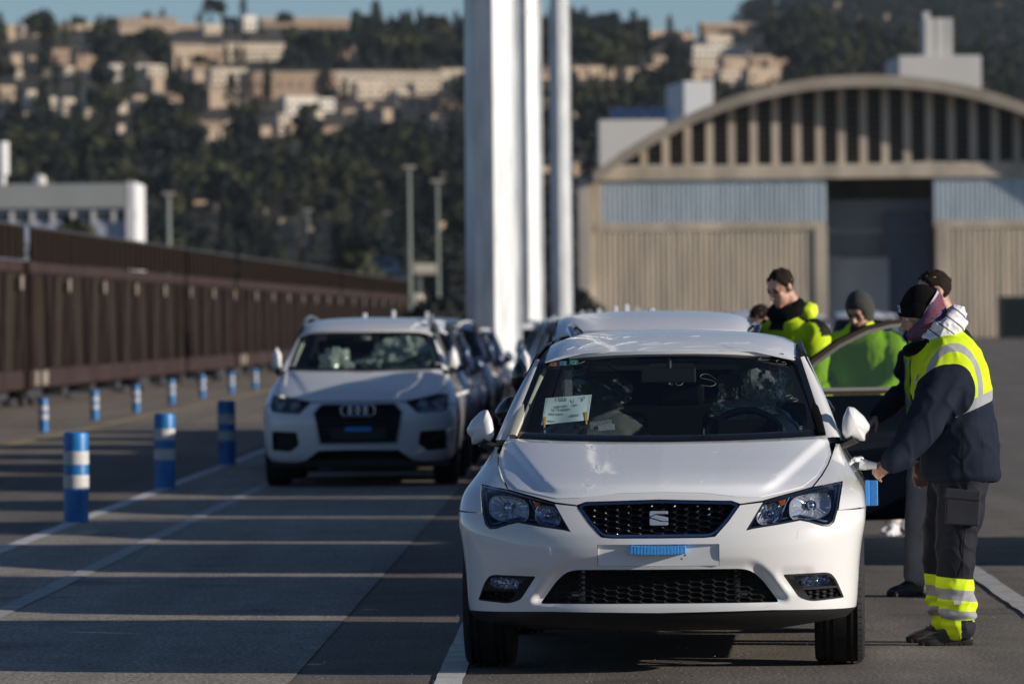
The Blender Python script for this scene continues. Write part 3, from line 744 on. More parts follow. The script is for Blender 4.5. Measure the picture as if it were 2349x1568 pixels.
# bonnet
hl = [(0.352, 0.735), (0.445, 0.746), (0.515, 0.764), (0.596, 0.783), (0.660, 0.798), (0.699, 0.842), (0.728, 0.885), (0.744, 0.925), (0.735, 0.975), (0.722, 1.004)]
rear_edge = [(0.5, 0.996), (0.25, 0.990), (0.0, 0.988)]
hh = hl + rear_edge
hood = [(0.0, 0.756), (0.315, 0.748)] + hh + [(-x, z) for x, z in reversed(hh[:-1])] + [(-0.315, 0.748)]
drape('bonnet', s_(hood), HB.front(), white_paint, hero, step=0.013, stepy=0.0055, flange=0.025, gap=0.0018)
# clear protective film: a thin sheet laid on the bonnet with its own edge
fi = [(0.0, 0.787), (0.18, 0.783), (0.33, 0.766), (0.44, 0.762), (0.52, 0.778), (0.62, 0.800), (0.68, 0.842), (0.712, 0.885), (0.728, 0.925), (0.718, 0.968), (0.70, 0.988), (0.5, 0.982), (0.25, 0.977), (0.0, 0.975)]
film = fi + [(-x, z) for x, z in reversed(fi[1:-1])]
def wrinkled(base, seed, amp=0.0012, axis=2):
    def fn(P):
        V = base(P)
        for i in range(len(V)):
            q = Vector((V[i][0] * 3.1, V[i][1] * 2.2, seed)); w_ = noise.noise(q * 2.0) * 0.5
            r_ = 1 - abs(noise.noise(Vector((V[i][0] * 9 + w_ * 4, V[i][1] * 5 - w_ * 3, seed + 5)))) * 2
            V[i][axis] += amp * max(0, r_ - 0.72) * 4
        return V
    return fn
def film_material(name, flat):
    m_ = bpy.data.materials.new(name); m_.use_nodes = True; nt = m_.node_tree; b_ = nt.nodes['Principled BSDF']
    b_.inputs['Base Color'].default_value = (0.90, 0.91, 0.95, 1); b_.inputs['Roughness'].default_value = 0.25
    b_.inputs['Coat Weight'].default_value = 0.7; b_.inputs['Coat Roughness'].default_value = 0.05
    tc = nt.nodes.new('ShaderNodeTexCoord'); hs = []
    for k, (sc_, rot, st, th) in enumerate(((11.0, 0.5, (1, 0.22, 1), 0.978), (17.0, -0.5, (1, 0.2, 1), 0.98), (9.0, 1.25, (1.0, 0.25, 1), 0.982))):
        mp = nt.nodes.new('ShaderNodeMapping'); mp.inputs['Rotation'].default_value = (0, 0, rot); mp.inputs['Scale'].default_value = st; mp.inputs['Location'].default_value = (k * 3.7, k, 0)
        nt.links.new(tc.outputs['Object'], mp.inputs[0])
        n = nt.nodes.new('ShaderNodeTexNoise'); n.inputs['Scale'].default_value = sc_; n.inputs['Detail'].default_value = 2.5; n.inputs['Distortion'].default_value = 0.2
        nt.links.new(mp.outputs[0], n.inputs['Vector'])
        a = nt.nodes.new('ShaderNodeMath'); a.operation = 'SUBTRACT'; a.inputs[1].default_value = 0.5; nt.links.new(n.outputs[0], a.inputs[0])
        c = nt.nodes.new('ShaderNodeMath'); c.operation = 'ABSOLUTE'; nt.links.new(a.outputs[0], c.inputs[0])
        d = nt.nodes.new('ShaderNodeMath'); d.operation = 'SUBTRACT'; d.inputs[0].default_value = 1.0; nt.links.new(c.outputs[0], d.inputs[1])
        e = nt.nodes.new('ShaderNodeMapRange'); e.inputs[1].default_value = th + 0.01; e.inputs[2].default_value = 1.0; nt.links.new(d.outputs[0], e.inputs[0])
        # wrinkles come in patches
        n2 = nt.nodes.new('ShaderNodeTexNoise'); n2.inputs['Scale'].default_value = 2.3 + k; nt.links.new(mp.outputs[0], n2.inputs['Vector'])
        g = nt.nodes.new('ShaderNodeMapRange'); g.inputs[1].default_value = 0.48; g.inputs[2].default_value = 0.60; nt.links.new(n2.outputs[0], g.inputs[0])
        h = nt.nodes.new('ShaderNodeMath'); h.operation = 'MULTIPLY'; nt.links.new(e.outputs[0], h.inputs[0]); nt.links.new(g.outputs[0], h.inputs[1]); hs.append(h)
    s1 = nt.nodes.new('ShaderNodeMath'); s1.operation = 'ADD'; nt.links.new(hs[0].outputs[0], s1.inputs[0]); nt.links.new(hs[1].outputs[0], s1.inputs[1])
    s2 = nt.nodes.new('ShaderNodeMath'); s2.operation = 'ADD'; nt.links.new(s1.outputs[0], s2.inputs[0]); nt.links.new(hs[2].outputs[0], s2.inputs[1])
    bp = nt.nodes.new('ShaderNodeBump'); bp.inputs['Strength'].default_value = 0.10; bp.inputs['Distance'].default_value = flat
    nt.links.new(s2.outputs[0], bp.inputs['Height']); nt.links.new(bp.outputs[0], b_.inputs['Normal']); nt.links.new(bp.outputs[0], b_.inputs['Coat Normal'])
    return m_
film_mat = film_material('wrinkled film', 0.004)
def lifted(base, dz=0.0025, dy=-0.001):
    return lambda P: base(P) + np.array([0, dy, dz])
drape('bonnet_film', s_(film), lifted(HB.front()), film_mat, hero, step=0.013, stepy=0.0055, flange=0.002, fdir=(0, 0, -1))
def creases(name, base, spots, seed, parent):
    rn = random.Random(seed); b = MB()
    for cx, cy, sx_, sy_, ang, n, L0 in spots:
        for k in range(n):
            x = cx + rn.gauss(0, sx_); y = cy + rn.gauss(0, sy_); a = ang + rn.gauss(0, 0.28); L_ = L0 * rn.uniform(0.4, 1.5); bend = rn.uniform(-0.5, 0.5); pts = []
            for i in range(7):
                t = i / 6 - 0.5; aa = a + bend * t * 2; pts.append((x + math.cos(aa) * L_ * t + rn.gauss(0, 0.0015), y + math.sin(aa) * L_ * t + rn.gauss(0, 0.0008)))
            V = base(np.array(pts)); r_ = rn.uniform(0.0004, 0.0008)
            b.tube([tuple(v) for v in V], [r_ * q for q in (0.2, 0.8, 1, 1, 1, 0.8, 0.2)], 5, caps=False)
    b.build(name, [MATS['protective film']], parent, smooth=True)['kind'] = 'stuff'
fb = lifted(HB.front(), 0.0022)
creases('film_crease', fb, [(-0.60, 0.825, 0.04, 0.010, 0.55, 12, 0.07), (-0.30, 0.805, 0.09, 0.014, 0.35, 8, 0.05), (0.02, 0.82, 0.10, 0.02, 0.4, 8, 0.06), (0.24, 0.90, 0.02, 0.035, 1.2, 6, 0.03), (0.60, 0.84, 0.04, 0.015, 0.5, 9, 0.05), (0.45, 0.94, 0.10, 0.010, 0.2, 5, 0.09)], 4, hero)
# wings above the lamps
wg = [(0.794, 0.817), (0.774, 0.70)] + [(wz(z), z) for z in (0.707, 0.75, 0.79, 0.83, 0.88, 0.92, 0.94, 0.955)] + [(0.762, 0.956), (0.750, 0.925), (0.733, 0.885), (0.705, 0.842), (0.667, 0.800)]
for sg in (1, -1):
    drape('front_wing', s_(wg if sg > 0 else mirror(wg)), HB.front(), white_paint, hero, step=0.013, flange=0.02, gap=0.0004)
# radiator grille
gfn = HB.front(push=-0.003, rec=False)
drape('grille_frame', s_(inset(H_grille, -0.001)), gfn, bluechrome, hero, holes=[s_(inset(H_grille, 0.0095))], step=0.012, flange=0.02)
gy = lambda x, z: float(HB.depth(np.array(x), np.array(z))) + 0.018
hx, st = hexmesh(inset(H_grille, 0.002), gy, 0.0493, 0.025, wall=0.24, depth=0.022, z0=0.002, glint=True)
o = hx.build('grille_mesh', [gloss_black], hero); o['kind'] = 'stuff'
st.build('grille_glints', [chrome], hero, smooth=True)['kind'] = 'stuff'  # tiny chrome beads stand in for the glints on the mesh
drape('grille_backing', s_(H_grille), HB.front(push=0.045, rec=False), black_trim, hero, step=0.05, flange=0)
# badge: rounded plate cut by two slashes
def badge(parent, x0, z0, w_, h_, y, m_):
    b = MB(); q = lambda pts: [(x0 + px * w_, z0 + pz * h_) for px, pz in pts]
    A = [(0.04, 1.0), (0.96, 1.0), (1.0, 0.93), (1.0, 0.60), (0.40, 0.80), (0.40, 0.72), (1.0, 0.50), (1.0, 0.44), (0.0, 0.60), (0.0, 0.93)]
    A = [(0.0, 0.66), (0.0, 0.94), (0.05, 1.0), (0.95, 1.0), (1.0, 0.94), (1.0, 0.70), (0.55, 0.70), (0.45, 0.76), (0.30, 0.76), (0.95, 0.56), (1.0, 0.50), (1.0, 0.44), (0.98, 0.40), (0.0, 0.60)]
    up = [(0.0, 0.62), (0.0, 0.94), (0.05, 1.0), (0.95, 1.0), (1.0, 0.94), (1.0, 0.78), (0.35, 0.80)]
    mid = [(0.0, 0.56), (0.32, 0.74), (1.0, 0.55), (1.0, 0.30), (0.66, 0.30), (0.30, 0.46)]
    low = [(0.0, 0.48), (0.0, 0.06), (0.05, 0.0), (0.95, 0.0), (1.0, 0.06), (1.0, 0.24), (0.60, 0.25), (0.22, 0.42)]
    for p in (up, mid, low): b.prism(q(p), y - 0.010, y, 'Y')
    return b.build('badge', [m_], parent, bevel=0.0015)
badge(hero, -0.037, 0.648, 0.079, 0.062, gy(0, 0.68) - 0.014, mat('badge chrome', (0.55, 0.62, 0.75), rough=0.35, metal=0.6))
# lower intake
iy = lambda x, z: 0.075 + 0.10 * (x / 0.6) ** 4 + 0.02 * abs(x)
hx, _ = hexmesh(inset(H_intake, -0.004), iy, 0.052, 0.023, wall=0.20, depth=0.012, z0=0.31)
hx.build('intake_mesh', [dark_plastic], hero)['kind'] = 'stuff'
b = MB(); b.box((0, 0.24, 0.39), (1.15, 0.01, 0.24)); b.build('intake_backing', [black_trim], hero)
b = MB()
for k in range(60): b.box((-0.31 + k * 0.0105, 0.165, 0.388), (0.004, 0.02, 0.14))
for z in np.arange(0.325, 0.455, 0.012): b.box((0, 0.172, z), (0.64, 0.012, 0.004))
b.build('radiator', [mat('radiator', (0.02, 0.02, 0.022), 0.6)], hero)['kind'] = 'stuff'
for x in (-0.335, 0.335):
    b = MB(); b.tube([(x, 0.16, 0.315), (x, 0.16, 0.462)], 0.014, 10); b.box((x - 0.03 * (1 if x < 0 else -1), 0.165, 0.35), (0.03, 0.02, 0.02))
    b.build('radiator_pipe', [mat('dull alloy', (0.30, 0.30, 0.31), 0.4, metal=0.7)], hero, smooth=True)
# front lip under the bumper
lip = [(0.832, 0.262), (0.805, 0.236), (0.52, 0.196), (0.0, 0.190)]
lp = [(0.846, 0.270), (0.48, 0.277), (0.0, 0.270)]
ll = [(-x, z) for x, z in lip[:-1]] + list(reversed(lip)) + lp + [(-x, z) for x, z in reversed(lp[:-1])]
drape('front_lip', s_(ll), HB.front(push=0.012, rec=False), black_trim, hero, step=0.02, flange=0.12)
# fog lamps and washers, tow cover
for sg in (1, -1):
    F = H_fog if sg > 0 else mirror(H_fog); mm = (lambda p: p) if sg > 0 else mirror
    fr = HB.front(push=0.004)
    lens = mm([(0.574, 0.424), (0.612, 0.373), (0.765, 0.374), (0.748, 0.408), (0.714, 0.424)])
    low = mm([(0.620, 0.362), (0.766, 0.366), (0.785, 0.327), (0.652, 0.319)])
    drape('fog_surround', s_(inset(F, -0.002)), fr, dark_plastic, hero, holes=[s_(lens), s_(low)], step=0.013, flange=0.035)
    fo = bpy.data.objects.new('fog_lamp', None); COL.objects.link(fo); fo.parent = hero
    drape('lens', s_(inset(lens, 0.001)), HB.front(push=0.006), lens_glass, fo, step=0.02, flange=0)
    yb = float(HB.depth(np.array(0.67), np.array(0.4))) + 0.02
    reflector(sg * 0.672, yb, 0.398, 0.062, 0.026, 0.045, 9, chrome, 'reflector', fo)
    b = MB(); b.sphere((sg * 0.672, yb + 0.018, 0.398), 0.011, 10, 6); b.build('bulb', [chrome], fo, smooth=True)
    drape('pocket', s_(inset(lens, -0.012)), HB.front(push=0.085), gloss_black, fo, step=0.05, flange=0.07, fdir=(0, -1, 0))
    fy = lambda x, z: float(HB.depth(np.array(x), np.array(z))) + 0.018
    hx, _ = hexmesh(inset(low, 0.0), fy, 0.030, 0.017, wall=0.16, depth=0.006, x0=sg * 0.69, z0=0.342)
    hx.build('fog_insert', [dark_plastic], hero)
    drape('fog_insert_backing', s_(inset(low, -0.01)), HB.front(push=0.030), dark_plastic, hero, step=0.05, flange=0)
    # washer cover: a proud lid with its own edge
    wc = rounded(mm([(0.600, 0.630), (0.662, 0.622), (0.650, 0.590), (0.592, 0.580)]), 0.012)
    drape('washer_cover', s_(wc), HB.front(push=-0.0008), white_paint, hero, step=0.01, flange=0.006, gap=0.001)
wc = rounded([(-0.508, 0.556), (-0.468, 0.556), (-0.468, 0.512), (-0.508, 0.512)], 0.008)
drape('tow_cover', s_(wc), HB.front(push=-0.003), white_paint, hero, step=0.01, flange=0.006, gap=0.001)
# headlamps
lamp_dark = mat('lamp housing', (0.020, 0.024, 0.035), rough=0.25, coat=0.5)
lamp_trim = mat('lamp trim', (0.10, 0.15, 0.26), rough=0.25, metal=0.7)
for sg in (1, -1):
    mm = (lambda p: p) if sg > 0 else mirror
    LP = mm(H_lamp); la = bpy.data.objects.new('headlamp', None); COL.objects.link(la); la.parent = hero
    drape('lens', s_(inset(LP, 0.003)), HB.front(push=0.001, rec=False), lens_glass, la, step=0.02, flange=0)
    drape('rim', s_(inset(LP, 0.002)), HB.front(push=0.004, rec=False), lamp_dark, la, holes=[s_(inset(LP, 0.008))], step=0.012, flange=0.02)
    drape('housing', s_(inset(LP, -0.002)), HB.front(push=0.095, rec=False), lamp_dark, la, step=0.03, flange=0.090, fdir=(0, -1, 0))
    inner = inset(LP, 0.017)
    drape('lamp_trim', s_(inner), HB.front(push=0.035, rec=False), lamp_trim, la, holes=[s_(inset(inner, 0.006))], step=0.015, flange=0.05)
    d = lambda x, z: float(HB.depth(np.array(x), np.array(z)))
    # outer bowl, inner bowl, indicator
    refl = mat('lamp bowl', (0.58, 0.61, 0.67), rough=0.16, metal=0.6)
    gr_ = lambda x, z: (sg * (d(x + 0.03, z) - d(x - 0.03, z)) / 0.06, (d(x, z + 0.01) - d(x, z - 0.01)) / 0.02 * 0.6)
    reflector(sg * 0.652, d(0.652, 0.716) + 0.018, 0.718, 0.090, 0.055, 0.05, 11, refl, 'reflector', la, *gr_(0.652, 0.716))
    reflector(sg * 0.478, d(0.478, 0.69) + 0.016, 0.690, 0.056, 0.043, 0.04, 7, refl, 'reflector', la, *gr_(0.478, 0.69))
    b = MB(); b.sphere((sg * 0.655, d(0.655, 0.72) + 0.045, 0.722), (0.019, 0.02, 0.019), 14, 8); b.lathe([(0.024, 0), (0.021, 0.03)], 20, 'Y', off=(sg * 0.655, d(0.655, 0.72) + 0.05, 0.722)); b.build('bulb', [chrome], la, smooth=True)
    b = MB()
    for k in range(14):
        a = 2 * math.pi * k / 14; b.sphere((sg * 0.478 + 0.034 * math.cos(a), d(0.478, 0.69) + 0.026, 0.690 + 0.030 * math.sin(a)), 0.0042, 6, 4)
    b.lathe([(0.013, -0.004), (0.017, 0.0), (0.017, 0.02)], 16, 'Y', off=(sg * 0.478, d(0.478, 0.69) + 0.03, 0.69)); b.sphere((sg * 0.478, d(0.478, 0.69) + 0.03, 0.69), 0.009, 8, 6)
    b.build('ring_optic', [chrome], la, smooth=True)
    b = MB(); ap = mm([(0.512, 0.744), (0.548, 0.753), (0.540, 0.728), (0.528, 0.712)])
    b.prism(ap, d(0.53, 0.73) + 0.03, d(0.53, 0.73) + 0.045, 'Y'); b.build('indicator', [amber], la, bevel=0.003)
    b = MB()
    for k in range(5):
        for j in range(4 - (k > 3)): b.sphere((sg * (0.712 + k * 0.009), d(0.72, 0.785) + 0.035, 0.780 + j * 0.008 + k * 0.002), 0.0034, 6, 4)
    b.build('marker_optic', [chrome], la, smooth=True)
    b = MB(); b.tube([(sg * 0.56, d(0.56, 0.755) + 0.02, 0.758), (sg * 0.525, d(0.525, 0.7) + 0.022, 0.685), (sg * 0.49, d(0.49, 0.66) + 0.022, 0.652)], 0.005, 6); b.build('divider', [lamp_trim], la, smooth=True)
# shell
holeinfo = car_shell(HB, hero, white_paint, step=0.045, roofm=white_paint, archr=0.35, glassm=glass('hero side glass', (0.78, 0.86, 0.84), 1.5))
rf_o = [(-0.575, 1.845), (-0.3, 1.825), (0, 1.815), (0.3, 1.825), (0.575, 1.845), (0.555, 3.85), (-0.555, 3.85)]
drape('roof_film', rf_o, HB.roof(0.003), film_mat, hero, step=0.05, flange=0.002, fdir=(0, 0, -1))
creases('film_crease', HB.roof(0.0042), [(-0.35, 1.95, 0.12, 0.10, 0.5, 9, 0.16), (0.0, 2.0, 0.2, 0.12, 0.2, 8, 0.14), (0.35, 1.98, 0.12, 0.10, -0.2, 8, 0.13)], 9, hero)
add_wheels(hero, 0.86, 2.636, 1.548, 0.316, 0.222, True)
# mirrors
mp = rounded([(0.792, 1.040), (0.800, 1.085), (0.820, 1.130), (0.850, 1.124), (0.895, 1.082), (0.921, 1.040), (0.916, 1.018), (0.899, 1.002), (0.897, 0.970), (0.806, 0.984), (0.792, 1.01)], 0.008, 3)
for sg in (1, -1): mirror_pod(HB, hero, sg, white_paint, mp, 1.50, foot=(0.79, 0.965), thick=0.07)
# blue foam guards on the door edge
b = MB(); b.box((0.925, 1.50, 0.735), (0.055, 0.012, 0.115), rz=-0.15); b.box((0.905, 1.515, 0.735), (0.02, 0.06, 0.115))
b.build('foam_guard', [blue_foam], hero, bevel=0.004)
# the driver's handle pulled out, with its white lock cap
b = MB(); b.tube([(0.875, 1.98, 0.853), (0.908, 1.975, 0.850)], [0.028, 0.024], 14); b.tube([(0.906, 1.975, 0.850), (0.953, 1.97, 0.846)], [0.023, 0.015], 10)
b.build('handle_cap', [white_paint], hero, smooth=True, angle=40)
# cabin
b = MB(); b.prism([(1.20, 0.60), (1.20, 0.98), (1.35, 1.00), (1.62, 0.985), (1.80, 0.93), (1.82, 0.60)], -0.70, 0.70, 'X')
b.build('dashboard', [mat('dash', (0.006, 0.006, 0.007), 0.9, spec=0.05)], hero, bevel=0.02)
b = MB(); b.prism([(1.55, 0.98), (1.60, 1.075), (1.76, 1.06), (1.80, 0.96)], 0.20, 0.50, 'X'); b.build('instrument_hood', [MATS['dash']], hero, bevel=0.03)
b = MB()
pts = [(0.353 + 0.185 * math.cos(R(a)), 1.83 + 0.06 * math.sin(R(a)), 0.935 + 0.175 * math.sin(R(a))) for a in range(0, 361, 15)]
b.tube(pts, 0.017, 8); b.tube([(0.18, 1.83, 0.93), (0.526, 1.83, 0.93)], 0.02, 8); b.sphere((0.353, 1.83, 0.93), (0.07, 0.03, 0.055), 12, 8)
b.build('steering_wheel', [black_trim], hero, smooth=True)
plastic = glass('crumpled plastic', (0.80, 0.84, 0.86), 2.0, 0.07, 0.14, (0.6, 0.65, 0.65))
def crumple(c, r_, name, parent, seed=0, n=44, amp=0.24):
    b = MB(); b.sphere(c, r_, n, n // 2); c = Vector(c)
    b.v = [tuple(c + (Vector(p) - c) * (1 + amp * (noise.noise(Vector(p) * 14 + Vector((seed, 0, 0))) + 0.6 * noise.noise(Vector(p) * 33 + Vector((seed, 3, 0)))))) for p in b.v]
    return b.build(name, [plastic], parent, smooth=True, angle=24)
for sg in (1, -1):
    se = bpy.data.objects.new('front_seat', None); COL.objects.link(se); se.parent = hero
    x = sg * 0.37
    b = MB(); b.prism([(2.20, 0.45), (2.42, 0.45), (2.60, 1.08), (2.53, 1.10), (2.44, 1.05), (2.30, 0.62)], x - 0.24, x + 0.24, 'X'); b.build('backrest', [interior], se, bevel=0.04)
    b = MB(); b.box((x, 2.52, 1.185), (0.27, 0.10, 0.17)); b.build('headrest', [interior], se, bevel=0.035)
    crumple((x + 0.01, 2.50, 1.19), (0.165, 0.10, 0.125), 'plastic_cover', se, seed=sg * 5)
    crumple((x, 2.46, 0.93), (0.26, 0.12, 0.20), 'plastic_cover', se, seed=sg * 5 + 2, amp=0.1)
highlight_m = glass('highlight plastic', (0.75, 0.80, 0.82), 2.2, 0.10, 0.30, (0.55, 0.62, 0.62)); crumple((0.42, 2.42, 1.215), (0.105, 0.06, 0.115), 'plastic_highlight', hero, 21, amp=0.45).data.materials[0] = highlight_m; crumple((0.33, 2.40, 1.10), (0.16, 0.05, 0.05), 'plastic_highlight', hero, 27, amp=0.5).data.materials[0] = highlight_m  # extra milkier crumples added as bright highlights on the driver's plastic
b = MB(); b.prism([(3.20, 0.5), (3.35, 0.5), (3.50, 1.12), (3.42, 1.12)], -0.62, 0.62, 'X'); b.box((0, 3.45, 1.17), (0.24, 0.08, 0.12)); b.build('rear_seat', [interior], hero, bevel=0.03)
b = MB(); b.box((0, 2.4, 0.42), (1.4, 2.3, 0.02)); b.build('cabin_floor', [interior], hero)
for sg in (1, -1):    # pale pillar lining seen through the screen edge
    b = MB(); b.tube([(sg * 0.70, 1.36, 1.01), (sg * 0.655, 1.66, 1.16), (sg * 0.605, 1.90, 1.29), (sg * 0.575, 2.02, 1.34)], [0.02, 0.028, 0.03, 0.02], 8, flat=0.5); b.build('pillar_lining', [cream if sg < 0 else interior], hero, smooth=True)
drape('roof_lining', [(-0.55, 1.95), (0.55, 1.95), (0.53, 3.8), (-0.53, 3.8)], HB.roof(-0.05), mat('headlining', (0.06, 0.06, 0.06), 0.9, spec=0.05), hero, step=0.12, flange=0)
for x in (-0.30, 0.32):
    b = MB(); b.box((x, 1.93, 1.345), (0.42, 0.15, 0.02), rx=-0.25); b.build('sun_visor', [mat('visor', (0.12, 0.12, 0.12), 0.9)], hero, bevel=0.008)
b = MB(); b.box((-0.003, 1.80, 1.275), (0.25, 0.03, 0.068)); b.tube([(0, 1.80, 1.30), (0, 1.80, 1.36)], 0.014, 8); b.build('rear_view_mirror', [black_trim], hero, bevel=0.012)
b = MB(); b.box((0, 1.86, 1.345), (0.30, 0.05, 0.03)); b.build('sensor_cover', [black_trim], hero, bevel=0.01)
for ch in hero.children:
    if ch.name.startswith('rear_window'): ch.data.materials.clear(); ch.data.materials.append(dark_glass)
# marks on the screen: three coloured stickers and wax-pencil marks
def on_screen(x, z, d=-0.004): return Vector((x, float(HB.wy(np.array(x), np.array(z))) + d, z))
for k, (x, col) in enumerate(((-0.537, (0.42, 0.14, 0.08)), (-0.492, (0.03, 0.24, 0.38)), (-0.442, (0.03, 0.30, 0.20)))):
    b = MB(); z = 1.3315 + k * 0.0035
    c4 = [on_screen(x + a, z + c) for a, c in ((-0.020, -0.011), (0.020, -0.011), (0.020, 0.011), (-0.020, 0.011))]
    b.add(c4, [(0, 1, 2, 3)], 0)
    ring = [on_screen(x + 0.013 * math.cos(R(a)) * q, z + 0.0085 * math.sin(R(a)) * q, -0.006) for a in range(0, 360, 30) for q in (1, 0.62)]
    b.add(ring, [(2 * i, 2 * ((i + 1) % 12), 2 * ((i + 1) % 12) + 1, 2 * i + 1) for i in range(12)], 1)
    b.add([on_screen(x + 0.004, z - 0.003, -0.006), on_screen(x + 0.007, z - 0.001, -0.006), on_screen(x + 0.015, z - 0.008, -0.006), on_screen(x + 0.011, z - 0.009, -0.006)], [(0, 1, 2, 3)], 1)
    b.build('sticker', [mat('sticker %d' % k, col, 0.5), mat('sticker print', (0.35, 0.40, 0.40), 0.5)], hero)
wax = mat('wax pencil', (0.26, 0.28, 0.28), 0.7)
def scribble(pts):
    b = MB(); b.tube([on_screen(x, z, -0.003) for x, z in pts], 0.0008, 4); b.build('pencil_mark', [wax], hero)
def curve(pts, n=8):
    out = []
    for i in range(len(pts) - 1):
        p0 = Vector(pts[max(i - 1, 0)]); p1 = Vector(pts[i]); p2 = Vector(pts[i + 1]); p3 = Vector(pts[min(i + 2, len(pts) - 1)])
        for k in range(n):
            t = k / n; out.append(0.5 * ((2 * p1) + (p2 - p0) * t + (2 * p0 - 5 * p1 + 4 * p2 - p3) * t * t + (3 * p1 - p0 - 3 * p2 + p3) * t ** 3))
    out.append(Vector(pts[-1])); return out
def pr4(pts): return [(-0.736 + (x - 0) * 0.000625 + 0.0, 1.352 - (y - 90) * 0.000625 * 1.0 + 0.0) for x, y in pts]
def P4(x, y):     # from the close view of the screen to (x, z) on the glass
    return ((x - 1090) * 0.000707 + 0.035, 1.386 - (y - 90) * 0.000712)
for st_ in ([(1590, 128), (1625, 128), (1640, 140), (1622, 150), (1690, 154)], [(1812, 152), (1775, 148), (1738, 162), (1760, 180), (1800, 182), (1796, 168), (1775, 168)],
            [(1352, 272), (1300, 240), (1260, 240), (1254, 260), (1330, 280), (1350, 300), (1320, 314), (1256, 308)], [(1058, 290), (1048, 300), (1075, 302)], [(1092, 290), (1100, 305), (1125, 305), (1140, 292)],
            [(1803, 382), (1835, 378), (1845, 390), (1828, 398), (1870, 400), (1875, 412), (1850, 418)], [(1892, 572), (1905, 572), (1905, 580), (1890, 588), (1908, 590)], [(410, 172), (440, 145), (452, 165), (490, 148)],
            [(220, 415), (255, 410), (275, 398)]):
    scribble([tuple(q) for q in curve([P4(*p) for p in st_], 5)])
b = MB(); b.box((-0.468, 1.86, 1.22), (0.034, 0.004, 0.16)); b.build('label_strip', [mat('label paper', (0.22, 0.22, 0.23), 0.8, var=0.5, scale=140)], hero)

# the transport sheet behind the screen
pm = bpy.data.materials.new('printed sheet'); pm.use_nodes = True
pm.node_tree.nodes['Principled BSDF'].inputs['Base Color'].default_value = (0.72, 0.80, 0.80, 1); pm.node_tree.nodes['Principled BSDF'].inputs['Roughness'].default_value = 0.8
sheet = thing('paper_sheet', 'pale printed transport sheet propped behind the windscreen of the front white hatchback', 'paper sheet', (0.6185, 24.4162, 0), -TH)
ink = mat('grey print', (0.16, 0.20, 0.21), 0.8); tape = mat('yellow tape', (0.62, 0.33, 0.03), 0.6)
shc = [(-0.562, 1.178), (-0.350, 1.192), (-0.363, 1.078), (-0.575, 1.058)]
def shp(u, v, d=0.0):      # u right, v down over the sheet
    a = Vector(shc[0]).lerp(Vector(shc[1]), u); c = Vector(shc[3]).lerp(Vector(shc[2]), u); p = a.lerp(c, v)
    return Vector((p.x, 1.53 + 0.012 * math.sin(u * 6) * v + (p.y - 1.1) * 1.0 + d, p.y))
b = MB(); g = 10
b.add([shp(i / g, j / g) for j in range(g + 1) for i in range(g + 1)], [(j * (g + 1) + i, j * (g + 1) + i + 1, (j + 1) * (g + 1) + i + 1, (j + 1) * (g + 1) + i) for j in range(g) for i in range(g)])
b.build('page', [pm], sheet, smooth=True)
b = MB()
for s0 in (0.02, 0.965):
    for k in range(16): v = 0.04 + k * 0.06; b.add([shp(s0, v, -0.003), shp(s0 + 0.015, v, -0.003), shp(s0 + 0.015, v + 0.03, -0.003), shp(s0, v + 0.03, -0.003)], [(0, 1, 2, 3)])
random.seed(3)
for v0, h_, spans in ((0.33, 0.08, ((0.22, 0.36), (0.40, 0.50), (0.62, 0.72))), (0.72, 0.10, ((0.60, 0.80),))):
    for a, c in spans:
        u = a
        while u < c: w_ = random.uniform(0.004, 0.012); b.add([shp(u, v0, -0.003), shp(u + w_, v0, -0.003), shp(u + w_, v0 + h_, -0.003), shp(u, v0 + h_, -0.003)], [(0, 1, 2, 3)]); u += w_ + random.uniform(0.004, 0.01)
b.build('print', [ink], sheet)['kind'] = 'stuff'
def put_text(txt, size, u, v, mat_, parent, slope=0.066):
    me_ = text_mesh(txt, size, 0.0004); me_.materials.clear(); me_.materials.append(mat_)
    o = link('lettering', me_, parent); p = shp(u, v, -0.005); o.location = p
    o.rotation_euler = (R(52), slope, 0); return o
put_text('120', 0.032, 0.36, 0.10, ink, sheet); put_text('1', 0.034, 0.62, 0.20, ink, sheet); put_text('7', 0.036, 0.83, 0.16, ink, sheet)
put_text('SE-108098', 0.021, 0.46, 0.50, ink, sheet); put_text('SOX 8T02', 0.017, 0.32, 0.66, ink, sheet); put_text('920202', 0.012, 0.2, 0.90, ink, sheet)
for a, c in (((0.02, 0.70), (0.06, 1.12)), ((0.90, 0.66), (0.97, 1.16))):
    b = MB(); b.add([shp(a[0], a[1], -0.006), shp(a[0] + 0.055, a[1], -0.006), shp(c[0] + 0.03, c[1], -0.006), shp(c[0], c[1], -0.006)], [(0, 1, 2, 3)]); b.build('tape', [tape], sheet)
card = thing('label_card', 'small barcode label lying low behind the windscreen beside the pale sheet', 'label', (0.6185, 24.4162, 0), -TH)
b = MB(); b.box((-0.30, 1.42, 1.058), (0.10, 0.002, 0.045), ry=-0.12, rx=-0.7); b.build('card', [mat('label paper', (0.2, 0.2, 0.2))], card)
b = MB(); b.box((-0.275, 1.40, 1.045), (0.075, 0.002, 0.034), ry=-0.10, rx=-0.7); b.build('card', [mat('card paper', (0.30, 0.31, 0.32), 0.8, var=0.4, scale=120)], card)
